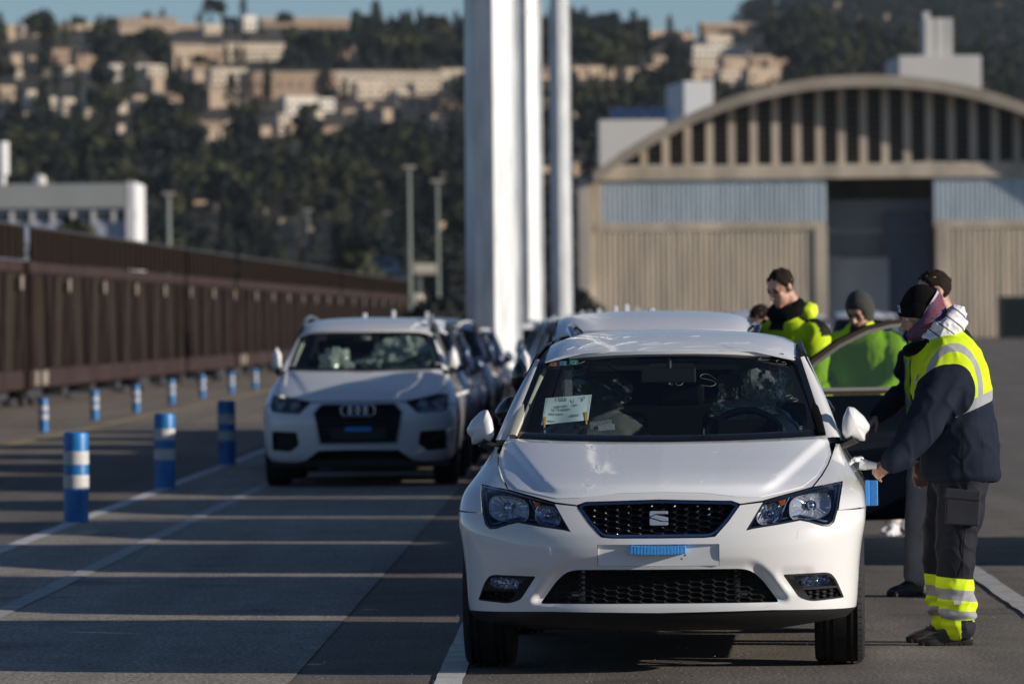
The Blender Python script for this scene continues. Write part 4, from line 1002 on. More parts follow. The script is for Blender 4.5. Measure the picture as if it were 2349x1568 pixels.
# ------------------------------------------------------------------ the white SUV in the lane to the left, cars behind
def simple_light(B, root, poly, sg, step=0.05):
    mm = (lambda p: p) if sg > 0 else mirror; LP = mm(poly)
    la = bpy.data.objects.new('headlamp', None); COL.objects.link(la); la.parent = root
    drape('lens', B.S(inset(LP, 0.003)), B.front(push=0.001), lens_glass, la, step=step, flange=0)
    drape('housing', B.S(LP), B.front(push=0.08), lamp_dark, la, step=step, flange=0.078, fdir=(0, -1, 0))
    c = np.array(LP).mean(0); d = lambda x, z: float(B.depth(np.array(x), np.array(z)))
    w_ = (max(p[0] for p in LP) - min(p[0] for p in LP)); h_ = max(p[1] for p in LP) - min(p[1] for p in LP)
    for k in (-0.22, 0.12):
        x = c[0] + k * w_ * sg; b = MB(); b.lathe([(h_ * 0.30, -0.0), (h_ * 0.26, 0.03), (0.0, 0.045)], 16, 'Y', off=(x, d(x, c[1]) + 0.03, c[1] + 0.004)); b.sphere((x, d(x, c[1]) + 0.045, c[1]), h_ * 0.14, 10, 6)
        b.build('reflector', [MATS['lamp bowl']], la, smooth=True)
    b = MB(); q = inset(LP, 0.018); n = len(q); lo = sorted(q, key=lambda p: p[1])[:3]
    b.tube([(p[0], d(p[0], p[1]) + 0.02, p[1]) for p in sorted(lo, key=lambda p: p[0])], 0.006, 5); b.build('light_strip', [chrome], la)
    return la

def std_car(name, label, cat, c, paint, loc, rz, group, roofm=None, face=None, detail=True, step=0.06, wheels=None, **kw):
    B = Body(c); t = thing(name, label, cat, loc, rz, group); s_ = B.S
    wz = lambda z: float(B.w(z)) - 1e-4
    f = face
    top = f['hood_line']                     # (x, z) from grille corner out to the lamp and back to the screen base
    zs = f['seam']; lamp = f['lamp']
    nose = f['nose']                         # z of the bonnet's front edge
    zb = c['z'][0] + 0.03; bot = f['bottom']
    side_z = [z for z in np.linspace(f['bot_corner'][1] + 0.02, zs, 9)]
    half = [(0.0, nose)] + f['nose_line'] + lamp['inner'] + lamp['under'] + [(wz(z), z) for z in reversed(side_z)] + [f['bot_corner']] + f['bottom']
    whole = half + [(-x, z) for x, z in reversed(half[1:-1] if half[-1][0] == 0 else half[1:])]
    holes = [h for h in f['holes']]
    allh = []
    for h, sym in holes: allh += [h] if sym else [h, mirror(h)]
    drape('bumper', s_(whole), B.front(), paint, t, holes=[s_(h) for h in allh], step=step * 0.5, flange=0.03, gap=0.003)
    for h, sym in holes:
        for q in ([h] if sym else [h, mirror(h)]):
            drape('air_intake', s_(inset(q, -0.008)), B.front(push=0.05, rec=False), black_trim, t, step=step * 1.5, flange=0)
            P = np.array(q); b = MB()
            for z in np.arange(P[:, 1].min() + 0.03, P[:, 1].max() - 0.01, 0.045):
                xs = [p for p in np.linspace(P[:, 0].min(), P[:, 0].max(), 15) if inside(np.array([[p, z]]), q)[0]]
                if len(xs) > 2: b.tube([(x, float(B.depth(np.array(x), np.array(z))) + 0.03, z) for x in xs], 0.006, 5)
            if b.v: b.build('intake_slat', [dark_plastic], t)
    hood = [(0.0, nose + 0.004)] + [(x, z + 0.004) for x, z in f['nose_line']] + top + [(-x, z) for x, z in reversed([(0, 0)] + [(x, z + 0.004) for x, z in f['nose_line']] + top)][:-1]
    hd = [(0.0, nose + 0.004)] + [(x, z + 0.004) for x, z in f['nose_line']] + top + [(0.0, c['ws'][1] - 0.012)]
    hood = hd + [(-x, z) for x, z in reversed(hd[1:-1])]
    drape('bonnet', s_(hood), B.front(), roofm if f.get('hood_film') else paint, t, step=step * 0.7, stepy=0.016, flange=0.025, gap=0.002)
    wing = lamp['over'] + [(wz(z), z) for z in np.linspace(zs + 0.002, c['belt'] - 0.01, 7)] + [(top[-1][0] + 0.03, c['belt'] - 0.008)] + [(x + 0.004, z) for x, z in reversed(top) if z > lamp['over'][0][1] + 0.002]
    for sg in (1, -1):
        drape('front_wing', s_(wing if sg > 0 else mirror(wing)), B.front(), paint, t, step=step * 0.5, flange=0.02, gap=0.002)
        simple_light(B, t, lamp['poly'], sg, step)
    for q, m_, sl in f.get('grilles', []):
        drape('grille_backing', s_(q), B.front(push=0.05, rec=False), black_trim, t, step=step, flange=0.06, fdir=(0, -1, 0))
        drape('grille_frame', s_(q), B.front(push=-0.012, rec=False), m_, t, holes=[s_(inset(q, 0.014))], step=step * 0.6, flange=0.03)
        P = np.array(q); b = MB()
        for z in np.arange(P[:, 1].min() + sl / 2, P[:, 1].max(), sl):
            xs = [p for p in np.linspace(P[:, 0].min(), P[:, 0].max(), 21) if inside(np.array([[p, z]]), q)[0]]
            if len(xs) > 2: b.tube([(x, float(B.depth(np.array(x), np.array(z))) + 0.015, z) for x in xs], [0.008] * len(xs), 5)
        b.build('grille_bar', [gloss_black], t)
    b = MB(); zl = f['bot_corner'][1]
    b.prism([(wz(zl) * 0.97, zl - 0.05), (wz(zl) * 0.99, zl + 0.005), (-wz(zl) * 0.99, zl + 0.005), (-wz(zl) * 0.97, zl - 0.05)], 0.30, 0.45, 'Y'); b.build('front_lip', [black_trim], t)
    car_shell(B, t, paint, step=step, roofm=roofm, **kw)
    w = wheels or (0.86, 2.64, 1.55, 0.32, 0.215)
    add_wheels(t, *w, detail=False)
    add = f.get('mirror')
    if add:
        for sg in (1, -1): mirror_pod(B, t, sg, f.get('mirror_paint', paint), add['poly'], add['y'], foot=add['foot'])
    # cabin: seats, wheel, mirror
    zo = c['belt'] - 0.965
    for sg in (-1, 1):
        b = MB(); x = sg * 0.37; b.prism([(2.2, 0.5 + zo), (2.42, 0.5 + zo), (2.62, 1.10 + zo), (2.50, 1.12 + zo)], x - 0.24, x + 0.24, 'X'); b.box((x, 2.54, 1.20 + zo), (0.26, 0.10, 0.17)); b.build('front_seat', [interior], t, bevel=0.03 if detail else None)
    b = MB(); b.box((0, 1.62, 0.85 + zo), (1.4, 0.5, 0.26)); b.build('dashboard', [interior], t, bevel=0.03 if detail else None)
    b = MB(); b.box((0, 2.6, 0.5), (1.4, 2.6, 0.02)); b.box((0, 3.5, 0.85 + zo), (1.2, 0.12, 0.6)); b.build('rear_seat', [interior], t)
    if detail:
        b = MB(); b.box((0, 1.85 + f.get('rvm', 0), 1.30 + zo), (0.24, 0.03, 0.07)); b.build('rear_view_mirror', [black_trim], t, bevel=0.01)
        pts = [(0.36 + 0.185 * math.cos(R(a)), 1.86 + 0.06 * math.sin(R(a)), 0.95 + zo + 0.175 * math.sin(R(a))) for a in range(0, 361, 24)]
        b = MB(); b.tube(pts, 0.017, 6); b.build('steering_wheel', [black_trim], t)
    return B, t

def fin(B, root, y, m_, h=0.065, x=0.0):
    z = float(B.rz(y)) - B.c['crown'] * (x / B.c['roof_w']) ** 2; b = MB()
    b.prism([(y - 0.10, z - 0.01), (y + 0.02, z + h), (y + 0.05, z + h), (y + 0.07, z - 0.01)], x - 0.022, x + 0.022, 'X')
    b.build('roof_fin', [m_], root, bevel=0.01)

# compact SUV with a tall octagonal grille
SUVC = dict(
    z=[0.20, 0.24, 0.30, 0.36, 0.45, 0.55, 0.62, 0.70, 0.78, 0.82, 0.86, 0.91, 0.96, 1.00, 1.05, 1.10],
    w=[0.82, 0.84, 0.88, 0.895, 0.905, 0.912, 0.914, 0.912, 0.905, 0.897, 0.885, 0.868, 0.842, 0.822, 0.80, 0.785],
    y0=[0.14, 0.10, 0.05, 0.03, 0.01, 0.0, 0.0, 0.012, 0.055, 0.13, 0.24, 0.42, 0.65, 0.84, 1.05, 1.28],
    y1=[0.55, 0.55, 0.55, 0.55, 0.55, 0.55, 0.55, 0.60, 0.70, 0.80, 0.92, 1.06, 1.18, 1.30, 1.40, 1.46],
    p=2.7, L=4.39, lift=lambda x, z: smoothstep(0.84, 0.9, z) * (0.010 * (1 - smoothstep(-0.04, 0.03, np.abs(x) - (0.42 + (z - 0.8) * 1.0)))),
    roof_z=([1.78, 2.0, 2.3, 2.7, 3.2, 3.7, 4.0], [1.462, 1.515, 1.560, 1.583, 1.585, 1.56, 1.53]), roof_w=0.645, crown=0.030, edge=0.045,
    green_x=([1.03, 1.1, 1.2, 1.3, 1.4, 1.5, 1.6], [0.815, 0.79, 0.755, 0.715, 0.675, 0.638, 0.605]), belt=1.045,
    ws=(1.22, 1.085, 1.62, 0.20, 0.632, 1.432), ws_xb=0.745, ws_ztc=1.462, side_top=[(1.92, 1.46), (2.3, 1.52), (2.9, 1.54), (3.5, 1.52), (4.0, 1.46)], rlean=0.6)
q_gr = [(-0.345, 0.787), (0.345, 0.790), (0.425, 0.70), (0.362, 0.405), (-0.362, 0.405), (-0.425, 0.70)]
SUVF = dict(nose=0.800, nose_line=[(0.350, 0.800), (0.372, 0.795)], bot_corner=(0.850, 0.245), bottom=[(0.60, 0.235), (0.50, 0.250), (0.37, 0.345), (0.0, 0.350)],
    seam=0.76, hood_line=[(0.44, 0.800), (0.60, 0.830), (0.74, 0.862), (0.785, 0.905), (0.79, 0.95), (0.778, 1.0), (0.755, 1.05), (0.74, 1.085)],
    lamp=dict(poly=[(0.445, 0.790), (0.60, 0.815), (0.820, 0.855), (0.828, 0.78), (0.815, 0.712), (0.70, 0.700), (0.55, 0.692)],
              inner=[(0.445, 0.792)], under=[(0.55, 0.690), (0.70, 0.698), (0.815, 0.710), (0.830, 0.76)], over=[(0.745, 0.862), (0.822, 0.857), (0.832, 0.765)]),
    holes=[(rounded([(0.575, 0.520), (0.815, 0.530), (0.815, 0.350), (0.640, 0.335), (0.555, 0.40)], 0.015), False), (q_gr, True)],
    grilles=[(q_gr, silver_paint, 0.05)],
    mirror=dict(poly=[(0.80, 1.10), (0.80, 1.24), (0.845, 1.31), (0.885, 1.24), (0.905, 1.13), (0.87, 1.08)], y=1.56, foot=(0.80, 1.05)))
def rings(root, B, y, z, m_):
    for k in range(4):
        b = MB(); cx = -0.108 + k * 0.072
        b.tube([(cx + 0.050 * math.cos(R(a)), y - 0.002 * (k % 2), z + 0.052 * math.sin(R(a))) for a in range(0, 361, 20)], 0.0085, 6)
        b.build('badge_ring', [m_], root, smooth=True)
white2 = white_paint
QB, q3 = std_car('parked_car', 'white SUV with a tall grille and four-ring badge beside the blue bollards', 'car', SUVC, white_paint, (-1.4396, 52.9116, 0), -0.020, 'new cars parked in the lane by the bollards', face=SUVF, front_y=0.9, wb=2.60, wr=0.345, archr=0.385, wheels=(0.9, 2.60, 1.575, 0.345, 0.235))
rings(q3, QB, -0.02, 0.718, chrome); fin(QB, q3, 3.75, white_paint, 0.075, -0.1)
b = MB(); b.box((0, -0.012, 0.50), (0.52, 0.012, 0.12)); b.build('plate_holder', [black_trim], q3, bevel=0.003)
b = MB(); b.box((0.003, -0.03, 0.545), (0.245, 0.03, 0.04)); b.build('foam_strip', [blue_foam], q3, bevel=0.006)
for ch in q3.children:
    if ch.name.startswith('side_window'): ch.data.materials.clear(); ch.data.materials.append(MATS['hero side glass'])
milky = glass('milky plastic', (0.70, 0.74, 0.72), 1.5, 0.15, 0.45, (0.60, 0.66, 0.58))
for c_, r_, sd_ in (((-0.30, 1.78, 1.16), (0.15, 0.10, 0.12), 3), ((0.36, 1.88, 1.22), (0.27, 0.12, 0.19), 9), ((0.10, 1.85, 1.15), (0.20, 0.08, 0.06), 6)): crumple(c_, r_, 'plastic_cover', q3, sd_, amp=0.42).data.materials[0] = milky
b = MB(); b.sphere((0.0, 1.84, 1.395), (0.055, 0.02, 0.032), 12, 8); b.build('mirror_cover', [cream], q3, smooth=True)
for sg in (-1, 1):
    b = MB(); b.tube([(sg * 0.70, 1.50, 1.12), (sg * 0.645, 1.84, 1.30), (sg * 0.60, 2.02, 1.42)], [0.03, 0.035, 0.03], 8, flat=0.5); b.build('pillar_lining', [cream], q3, smooth=True)
for sg in (-1, 1):
    pts = [(sg * 0.60, 2.05, 1.50), (sg * 0.605, 2.25, 1.565), (sg * 0.60, 3.0, 1.60), (sg * 0.57, 3.8, 1.565), (sg * 0.56, 3.95, 1.52)]
    b = MB(); b.tube(pts, 0.016, 6); b.build('roof_rail', [alloy], q3, smooth=True)

# plain hatchback face used further back
HF = dict(nose=0.752, nose_line=[(0.30, 0.748), (0.350, 0.735)], bot_corner=(0.848, 0.272), bottom=[(0.48, 0.279), (0.0, 0.272)], seam=0.705,
    hood_line=[(0.445, 0.750), (0.596, 0.783), (0.664, 0.800), (0.70, 0.842), (0.728, 0.885), (0.744, 0.925), (0.735, 0.975), (0.722, 0.998)],
    lamp=dict(poly=[(0.790, 0.815), (0.664, 0.796), (0.515, 0.760), (0.450, 0.744), (0.378, 0.624), (0.514, 0.646), (0.650, 0.653), (0.735, 0.633), (0.770, 0.70)],
              inner=[(0.450, 0.742)], under=[(0.378, 0.622), (0.514, 0.644), (0.650, 0.651), (0.735, 0.631), (0.772, 0.70)], over=[(0.667, 0.800), (0.794, 0.817), (0.775, 0.707)]),
    holes=[(H_intake, True), (H_fog, False), (H_grille, True)], grilles=[(H_grille, chrome, 0.028)],
    mirror=dict(poly=mp, y=1.50, foot=(0.79, 0.965)))
HC2 = dict(HC); HC2.pop('recess'); 
QG = 'new cars queued nose to tail beside the poles'
# dark estate right behind the white hatchback, its driver's door open
EC = dict(HC2); EC['L'] = 4.32; EC['roof_z'] = ([1.80, 2.0, 2.3, 2.6, 3.0, 3.6, 4.2], [1.392, 1.432, 1.466, 1.478, 1.474, 1.455, 1.42])
EC['side_top'] = [(1.96, 1.38), (2.3, 1.42), (2.8, 1.43), (3.4, 1.42), (4.2, 1.37)]; EC['rlean'] = 0.4
EB, estate = std_car('parked_car', 'black estate car with roof rails directly behind the front white hatchback', 'car', EC, black_paint, (0.775, 29.27, 0), -0.030, QG, roofm=film_white, face=HF, archr=0.35, wheels=(0.86, 2.64, 1.55, 0.316, 0.215))
for sg in (-1, 1):
    b = MB(); b.tube([(sg * 0.50, 2.02, 1.435), (sg * 0.515, 2.12, 1.478), (sg * 0.525, 2.3, 1.488), (sg * 0.525, 3.4, 1.500), (sg * 0.50, 4.0, 1.47), (sg * 0.49, 4.1, 1.42)], [0.012, 0.020, 0.018, 0.018, 0.018, 0.012], 8)
    b.build('roof_rail', [chrome if sg < 0 else gloss_black], estate, smooth=True)
# dark compact people carrier with a white film on its roof
SC = dict(SUVC); SC['roof_z'] = ([1.78, 2.0, 2.3, 2.7, 3.2, 3.7, 4.0], [1.470, 1.522, 1.568, 1.592, 1.592, 1.57, 1.54])
MF = dict(SUVF); MF['grilles'] = [(q_gr, chrome, 0.05)]
SB, suv = std_car('parked_car', 'navy SUV with white film on its roof and its front door standing wide open', 'car', SC, navy_paint, (0.86, 34.27, 0), -0.02, QG, roofm=film_white, face=MF, front_y=0.9, wb=2.60, wr=0.345, archr=0.385, skip_door=1, wheels=(0.9, 2.60, 1.575, 0.345, 0.235))
# open door: its own skin, frame and glass swung round its hinge
hx_, hy_ = float(SB.w(0.7)) + 0.01, 1.36
dr = bpy.data.objects.new('open_door', None); COL.objects.link(dr); dr.parent = suv; dr.location = (hx_, hy_, 0)
dr.rotation_euler = (0, 0, -R(57))
skin = SB.side(1)
def doorfn(off=0.0):
    def fn(P):
        V = skin(P) if True else P
        x = np.where(P[:, 1] < SC['belt'], SB.w(P[:, 1]), SB.gx(P[:, 1]))
        return np.stack([x - hx_ + off, P[:, 0] - hy_, P[:, 1]], 1)
    return fn
belt_ = SC['belt']; y0d, y1d = 1.36, 2.40
low = [(y0d, 0.30), (y0d + 0.10, 0.25), (y1d - 0.02, 0.25), (y1d, 0.32), (y1d, belt_ - 0.002), (y0d, belt_ - 0.002)]
drape('panel', low, doorfn(), door_dark, dr, step=0.05, flange=0.05, fdir=(-1, 0, 0))
drape('inner_panel', inset(low, 0.01), doorfn(-0.06), black_trim, dr, step=0.05, flange=0.01, fdir=(1, 0, 0), flip=True)
fr = [(y0d + 0.0, belt_ + 0.002), (y1d, belt_ + 0.002), (y1d + 0.02, 1.500), (y1d - 0.03, 1.520), (2.25, 1.512), (2.05, 1.475), (1.80, 1.385), (1.58, 1.275), (1.40, 1.145)]
gl = inset(fr, 0.032)
bronze = mat('bronze trim', (0.028, 0.021, 0.016), 0.8, spec=0.05)

drape('window_frame', fr, doorfn(), bronze, dr, holes=[gl], step=0.04, flange=0.04, fdir=(-1, 0, 0))
drape('window_seal', inset(fr, 0.024), doorfn(0.003), black_trim, dr, holes=[inset(fr, 0.045)], step=0.04, flange=0.01, fdir=(-1, 0, 0))
drape('door_glass', inset(gl, -0.006), doorfn(-0.02), glass('green door glass', (0.27, 0.42, 0.38), 1.5, 0, 0.10, (0.05, 0.09, 0.09)), dr, step=0.1, flange=0)
b = MB(); b.tube([(0.0, 0.84, 0.86), (0.045, 0.88, 0.865), (0.045, 0.97, 0.865), (0.0, 1.0, 0.86)], 0.014, 8); b.build('handle', [door_dark], dr, smooth=True)

fin(SB, suv, 3.8, white_paint, 0.05)

def copy_tree(o, parent=None):
    c_ = o.copy(); COL.objects.link(c_); c_.parent = parent
    for ch in list(o.children): copy_tree(ch, c_)
    return c_
def recolor(root, old, new):
    for ch in [root] + list(root.children_recursive):
        if ch.type == 'MESH' and any(m_ is old for m_ in ch.data.materials):
            key = (ch.data.name, old.name, new.name)
            if key not in RC:
                me_ = ch.data.copy()
                for i, m_ in enumerate(me_.materials):
                    if m_ is old: me_.materials[i] = new
                RC[key] = me_
            ch.data = RC[key]
RC = {}
# plain far cars: one hatchback and one SUV as masters, then copies
_, hmaster = std_car('parked_car', 'x', 'car', HC2, silver_paint, (0, 0, 0), 0, QG, roofm=film_white, face=HF, archr=0.35, detail=False, step=0.12, wheels=(0.86, 2.64, 1.55, 0.316, 0.215))
_, smaster = std_car('parked_car', 'x', 'car', SUVC, silver_paint, (0, 0, 0), 0, QG, roofm=film_white, face=SUVF, front_y=0.9, wb=2.60, wr=0.345, archr=0.385, detail=False, step=0.12, wheels=(0.9, 2.60, 1.575, 0.345, 0.235))
fin(Body(SUVC), smaster, 3.6, white_paint, 0.10); fin(Body(HC2), hmaster, 3.5, white_paint, 0.06)
paints = dict(white=white_paint, black=black_paint, blue=blue_paint, silver=silver_paint, red=red_paint)
used = set()
def place(master, x, y, rz, col, label, group):
    if master.name not in used: c_ = master; used.add(master.name)
    else: c_ = copy_tree(master)
    c_.location = (x, y, 0); c_.rotation_euler = (0, 0, rz); c_['label'] = label; c_['group'] = group; c_['category'] = 'car'
    recolors.append((c_, col)); return c_
recolors = []
# the queue goes on behind
for mst, y_, col, words in ((hmaster, 39.25, 'silver', 'silver hatchback behind the navy SUV in the queue'), (smaster, 44.4, 'white', 'white SUV second behind the open-doored navy SUV in the queue'),
        (smaster, 49.5, 'blue', 'blue SUV in the queue just past the white SUV'), (hmaster, 54.5, 'silver', 'silver hatchback in the queue between the blue SUV and the silver SUV'),
        (smaster, 59.4, 'silver', 'silver SUV near the far end of the queue beside the masts'), (hmaster, 64.5, 'red', 'red hatchback standing right of the widest octagonal mast'),
        (hmaster, 69.4, 'white', 'white hatchback at the far end of the queue'), (smaster, 74.3, 'black', 'black SUV last in the queue')):
    place(mst, 0.93, y_, -0.01, col, words, QG)
# cars behind the white SUV in the left lane
ly = 58.0; LG = 'new cars parked in the lane by the bollards'
for k, (mst, col, words) in enumerate(((smaster, 'blue', 'dark blue SUV close behind the white SUV with the four-ring badge'), (hmaster, 'blue', 'blue hatchback third in the lane by the bollards'),
                                       (smaster, 'blue', 'blue SUV fourth in the lane by the bollards'), (hmaster, 'blue', 'blue hatchback fifth in the lane by the bollards'),
                                       (hmaster, 'blue', 'blue hatchback sixth in the lane by the bollards'))):
    place(mst, -1.36 + 0.022 * (ly - 58), ly, -0.022, col, words, LG); ly += 4.9
# rows of stored cars in front of the hangar
RG = 'stored cars in rows before the arched hangar'
rnd = random.Random(5); n_ = 0
cw = ['white', 'white', 'silver', 'white', 'white']
known = {}
ordn = ['first', 'second', 'third', 'fourth', 'fifth', 'sixth', 'seventh', 'eighth']
adj = {'white': 'white', 'silver': 'silver', 'blue': 'blue', 'black': 'black', 'red': 'red'}
place(hmaster, 0.25, 118.0, 0.03, 'red', 'red hatchback far off between the first two masts', RG); place(smaster, 0.95, 124.0, 0.0, 'white', 'white SUV far off between the first two masts', RG)
for row, (yy, x0, x1, dx) in enumerate(((104.0, 2.4, 6.9, 2.2), (138.0, 1.9, 10.2, 2.2), (190.0, 3.0, 14.3, 2.3))):
    x = x0
    while x < x1:
        col = rnd.choice(cw); sv = rnd.random() < 0.45
        n_ = round((x - x0) / dx)
        place(smaster if sv else hmaster, x, yy + rnd.uniform(-0.6, 0.6), rnd.uniform(-0.02, 0.02), col,
              f"{col} {'SUV' if sv else 'hatchback'}, {ordn[n_]} car from the masts in the {('front', 'middle', 'back')[row]} stored row", RG)
        recolors[-1][0].scale = (1, 1, 1.07 if sv else 1.02)
        x += dx + rnd.uniform(-0.05, 0.1)
for c_, col in recolors:
    if col != 'silver': recolor(c_, silver_paint, paints[col])
    if c_['group'] == LG and col == 'blue' and 'close behind' not in c_['label']: recolor(c_, film_white, blue_paint)
# one car in the next lane, just outside the picture, whose shadow crosses the yard
px_ = copy_tree(smaster); px_.location = (5.3, 34.4, 0); px_['label'] = 'SUV in the next lane whose shadow crosses the yard'; px_['group'] = QG
# ------------------------------------------------------------------ blue bollards
blue_plastic = mat('blue bollard plastic', (0.008, 0.17, 0.47), rough=0.42, spec=0.5, var=0.28, scale=7, detail=8)
band_white = mat('reflective band', (0.55, 0.54, 0.52), rough=0.5, var=0.12, scale=40)
def bollard_meshes():
    b = MB(); b.lathe([(0.0, 0.0), (0.098, 0.0), (0.098, 0.675), (0.094, 0.695), (0.080, 0.705), (0.060, 0.703), (0.0, 0.703)], 28, 'Z'); a = b.me('post', [blue_plastic], smooth=True, angle=40)
    b = MB(); b.lathe([(0.0975, 0.0), (0.1005, 0.002), (0.1005, 0.103), (0.0975, 0.105)], 28, 'Z'); c = b.me('band', [band_white], smooth=True, angle=30)
    return a, c
BM = bollard_meshes()
def bollard(x, y, label, group, tilt=0.0, s=1.0):
    t = thing('bollard', label, 'bollard', (x, y, 0), random.uniform(0, 3), group); t.scale = (s, s, s); t.rotation_euler.x = tilt
    link('post', BM[0], t)
    for z in (0.270, 0.455): link('band', BM[1], t).location = (0, 0, z)
G1 = 'blue bollards beside the white SUV'
bollard(-3.40, 44.2, 'blue bollard with two pale bands standing fully in the sun, largest of all', G1, 0.010)
bollard(-3.26, 53.2, 'blue bollard in shade between the sunlit large bollard and the white SUV', G1, 0.006)
bollard(-3.11, 61.8, 'blue bollard in shade close to the mirror of the white SUV', G1)
G2 = 'blue bollards along the train'
for k, (x, y) in enumerate(((-6.79, 82.3), (-6.77, 92.1), (-6.62, 100.0), (-6.59, 109.9), (-6.47, 118.6), (-6.21, 125.6), (-6.04, 133.5))):
    bollard(x, y, ('nearest', 'second', 'third', 'fourth', 'fifth', 'sixth', 'farthest')[k] + ' blue bollard of the sunlit row along the brown train', G2, 0.01 * (k % 3 - 1), 0.68)
bollard(-0.19, 78.8, 'blue banded bollard in front of the foot of the widest steel mast', G1)

# ------------------------------------------------------------------ tall octagonal steel masts
galv = mat('galvanised steel', (0.66, 0.68, 0.70), rough=0.42, metal=0.12, var=0.20, scale=2.2, stretch=(2.5, 2.5, 0.45), bump=0.25, bscale=14, detail=7)
def mast(x, y, r0, r1, rot, label, h=34.0, rot_t=0.35, tw_=0.13):
    t = thing('steel_mast', label, 'mast', (x, y, 0), 0, 'tall steel masts in a row')
    b = MB(); n = 8; segs = [(r0 + (r1 - r0) * k / 3, h * k / 3) for k in range(4)]; vs_ = []
    for r_, z in segs:
        for k in range(n): an = 2 * math.pi * k / n + rot; vs_.append((r_ * math.cos(an), r_ * math.sin(an), z))
    b.add(vs_, [(i * n + k, i * n + (k + 1) % n, (i + 1) * n + (k + 1) % n, (i + 1) * n + k) for i in range(3) for k in range(n)])
    b.build('shaft', [galv], t, bevel=0.012)
    an = rot_t; b = MB(); b.box((r0 * 1.02 * math.cos(an), r0 * 1.02 * math.sin(an), h / 2), (tw_, 0.16, h), ry=-math.atan((r0 - r1) / h)); b.build('cable_trunk', [galv], t)
    for zz in (9.0, 15.0):
        b = MB(); rr = r0 + (r1 - r0) * zz / h; b.tube([(0, 0, zz), (0, 0, zz + 0.03)], rr * 1.012, 8, rot=rot, caps=False); b.build('weld_seam', [galv], t)
    b = MB(); b.lathe([(0, 0.0), (r0 * 1.5, 0.0), (r0 * 1.5, 0.05), (0, 0.05)], 16); b.build('base_plate', [galv], t)
    b = MB()
    for k in range(12): an = k * math.pi / 6; b.tube([(r0 * 1.3 * math.cos(an), r0 * 1.3 * math.sin(an), 0.05), (r0 * 1.3 * math.cos(an), r0 * 1.3 * math.sin(an), 0.16)], 0.03, 6)
    b.build('anchor_bolt', [steel_dark], t)
    b = MB(); b.lathe([(r1, h - 0.3), (1.3, h - 0.2), (1.3, h + 0.1), (0, h + 0.1)], 12); b.build('lamp_carriage', [galv], t)
    for k in range(6):
        an = k * math.pi / 3; b = MB(); b.box((1.6 * math.cos(an), 1.6 * math.sin(an), h - 0.1), (0.6, 0.5, 0.25), rz=an); b.build('floodlight', [steel_dark], t)
    return t
# the normals of the faces lean 30 and -15 degrees from the camera, so one face takes the sun
def octrot(lean): return R(-90 + lean + 22.5)
p = at(1130, 960, 85); mast(p.x, 85, 0.385, 0.33, octrot(30), 'widest of the three pale octagonal steel masts, reaching the ground by the cars')
p = at(1208, 800, 138); mast(p.x, 138, 0.375, 0.32, octrot(34), 'middle one of the three pale octagonal steel masts, partly behind the widest')
p = at(1288, 720, 222); mast(p.x, 222, 0.375, 0.32, octrot(14), 'slimmest pale octagonal steel mast, nearest the arched hangar')

# ------------------------------------------------------------------ car-carrier train
wag_brown = mat('wagon brown', (0.036, 0.027, 0.024), rough=0.9, spec=0.1, var=0.3, scale=1.6, bump=0.2, bscale=9)
wag_red = mat('wagon red oxide', (0.044, 0.029, 0.027), rough=0.9, spec=0.1, var=0.28, scale=1.2)
wag_dark = mat('wagon inner', (0.030, 0.023, 0.018), rough=0.9, var=0.3, scale=3)
wag_mesh = mat('wagon mesh panel', (0.017, 0.012, 0.009), rough=0.95, spec=0.05, var=0.3, scale=2, stretch=(1, 6, 0.6))
wag_side = mat('wagon side sheet', (0.030, 0.024, 0.019), rough=0.95, spec=0.05, var=0.35, scale=1.5, stretch=(1, 1.2, 0.5), detail=7)
label_cream = mat('wagon label', (0.26, 0.22, 0.18), rough=0.8, var=0.3, scale=6)
TANG = 0.0295; TX0, TY0 = -9.15, 102.0
def tx(y): return TX0 + TANG * (y - TY0)
ST = {}
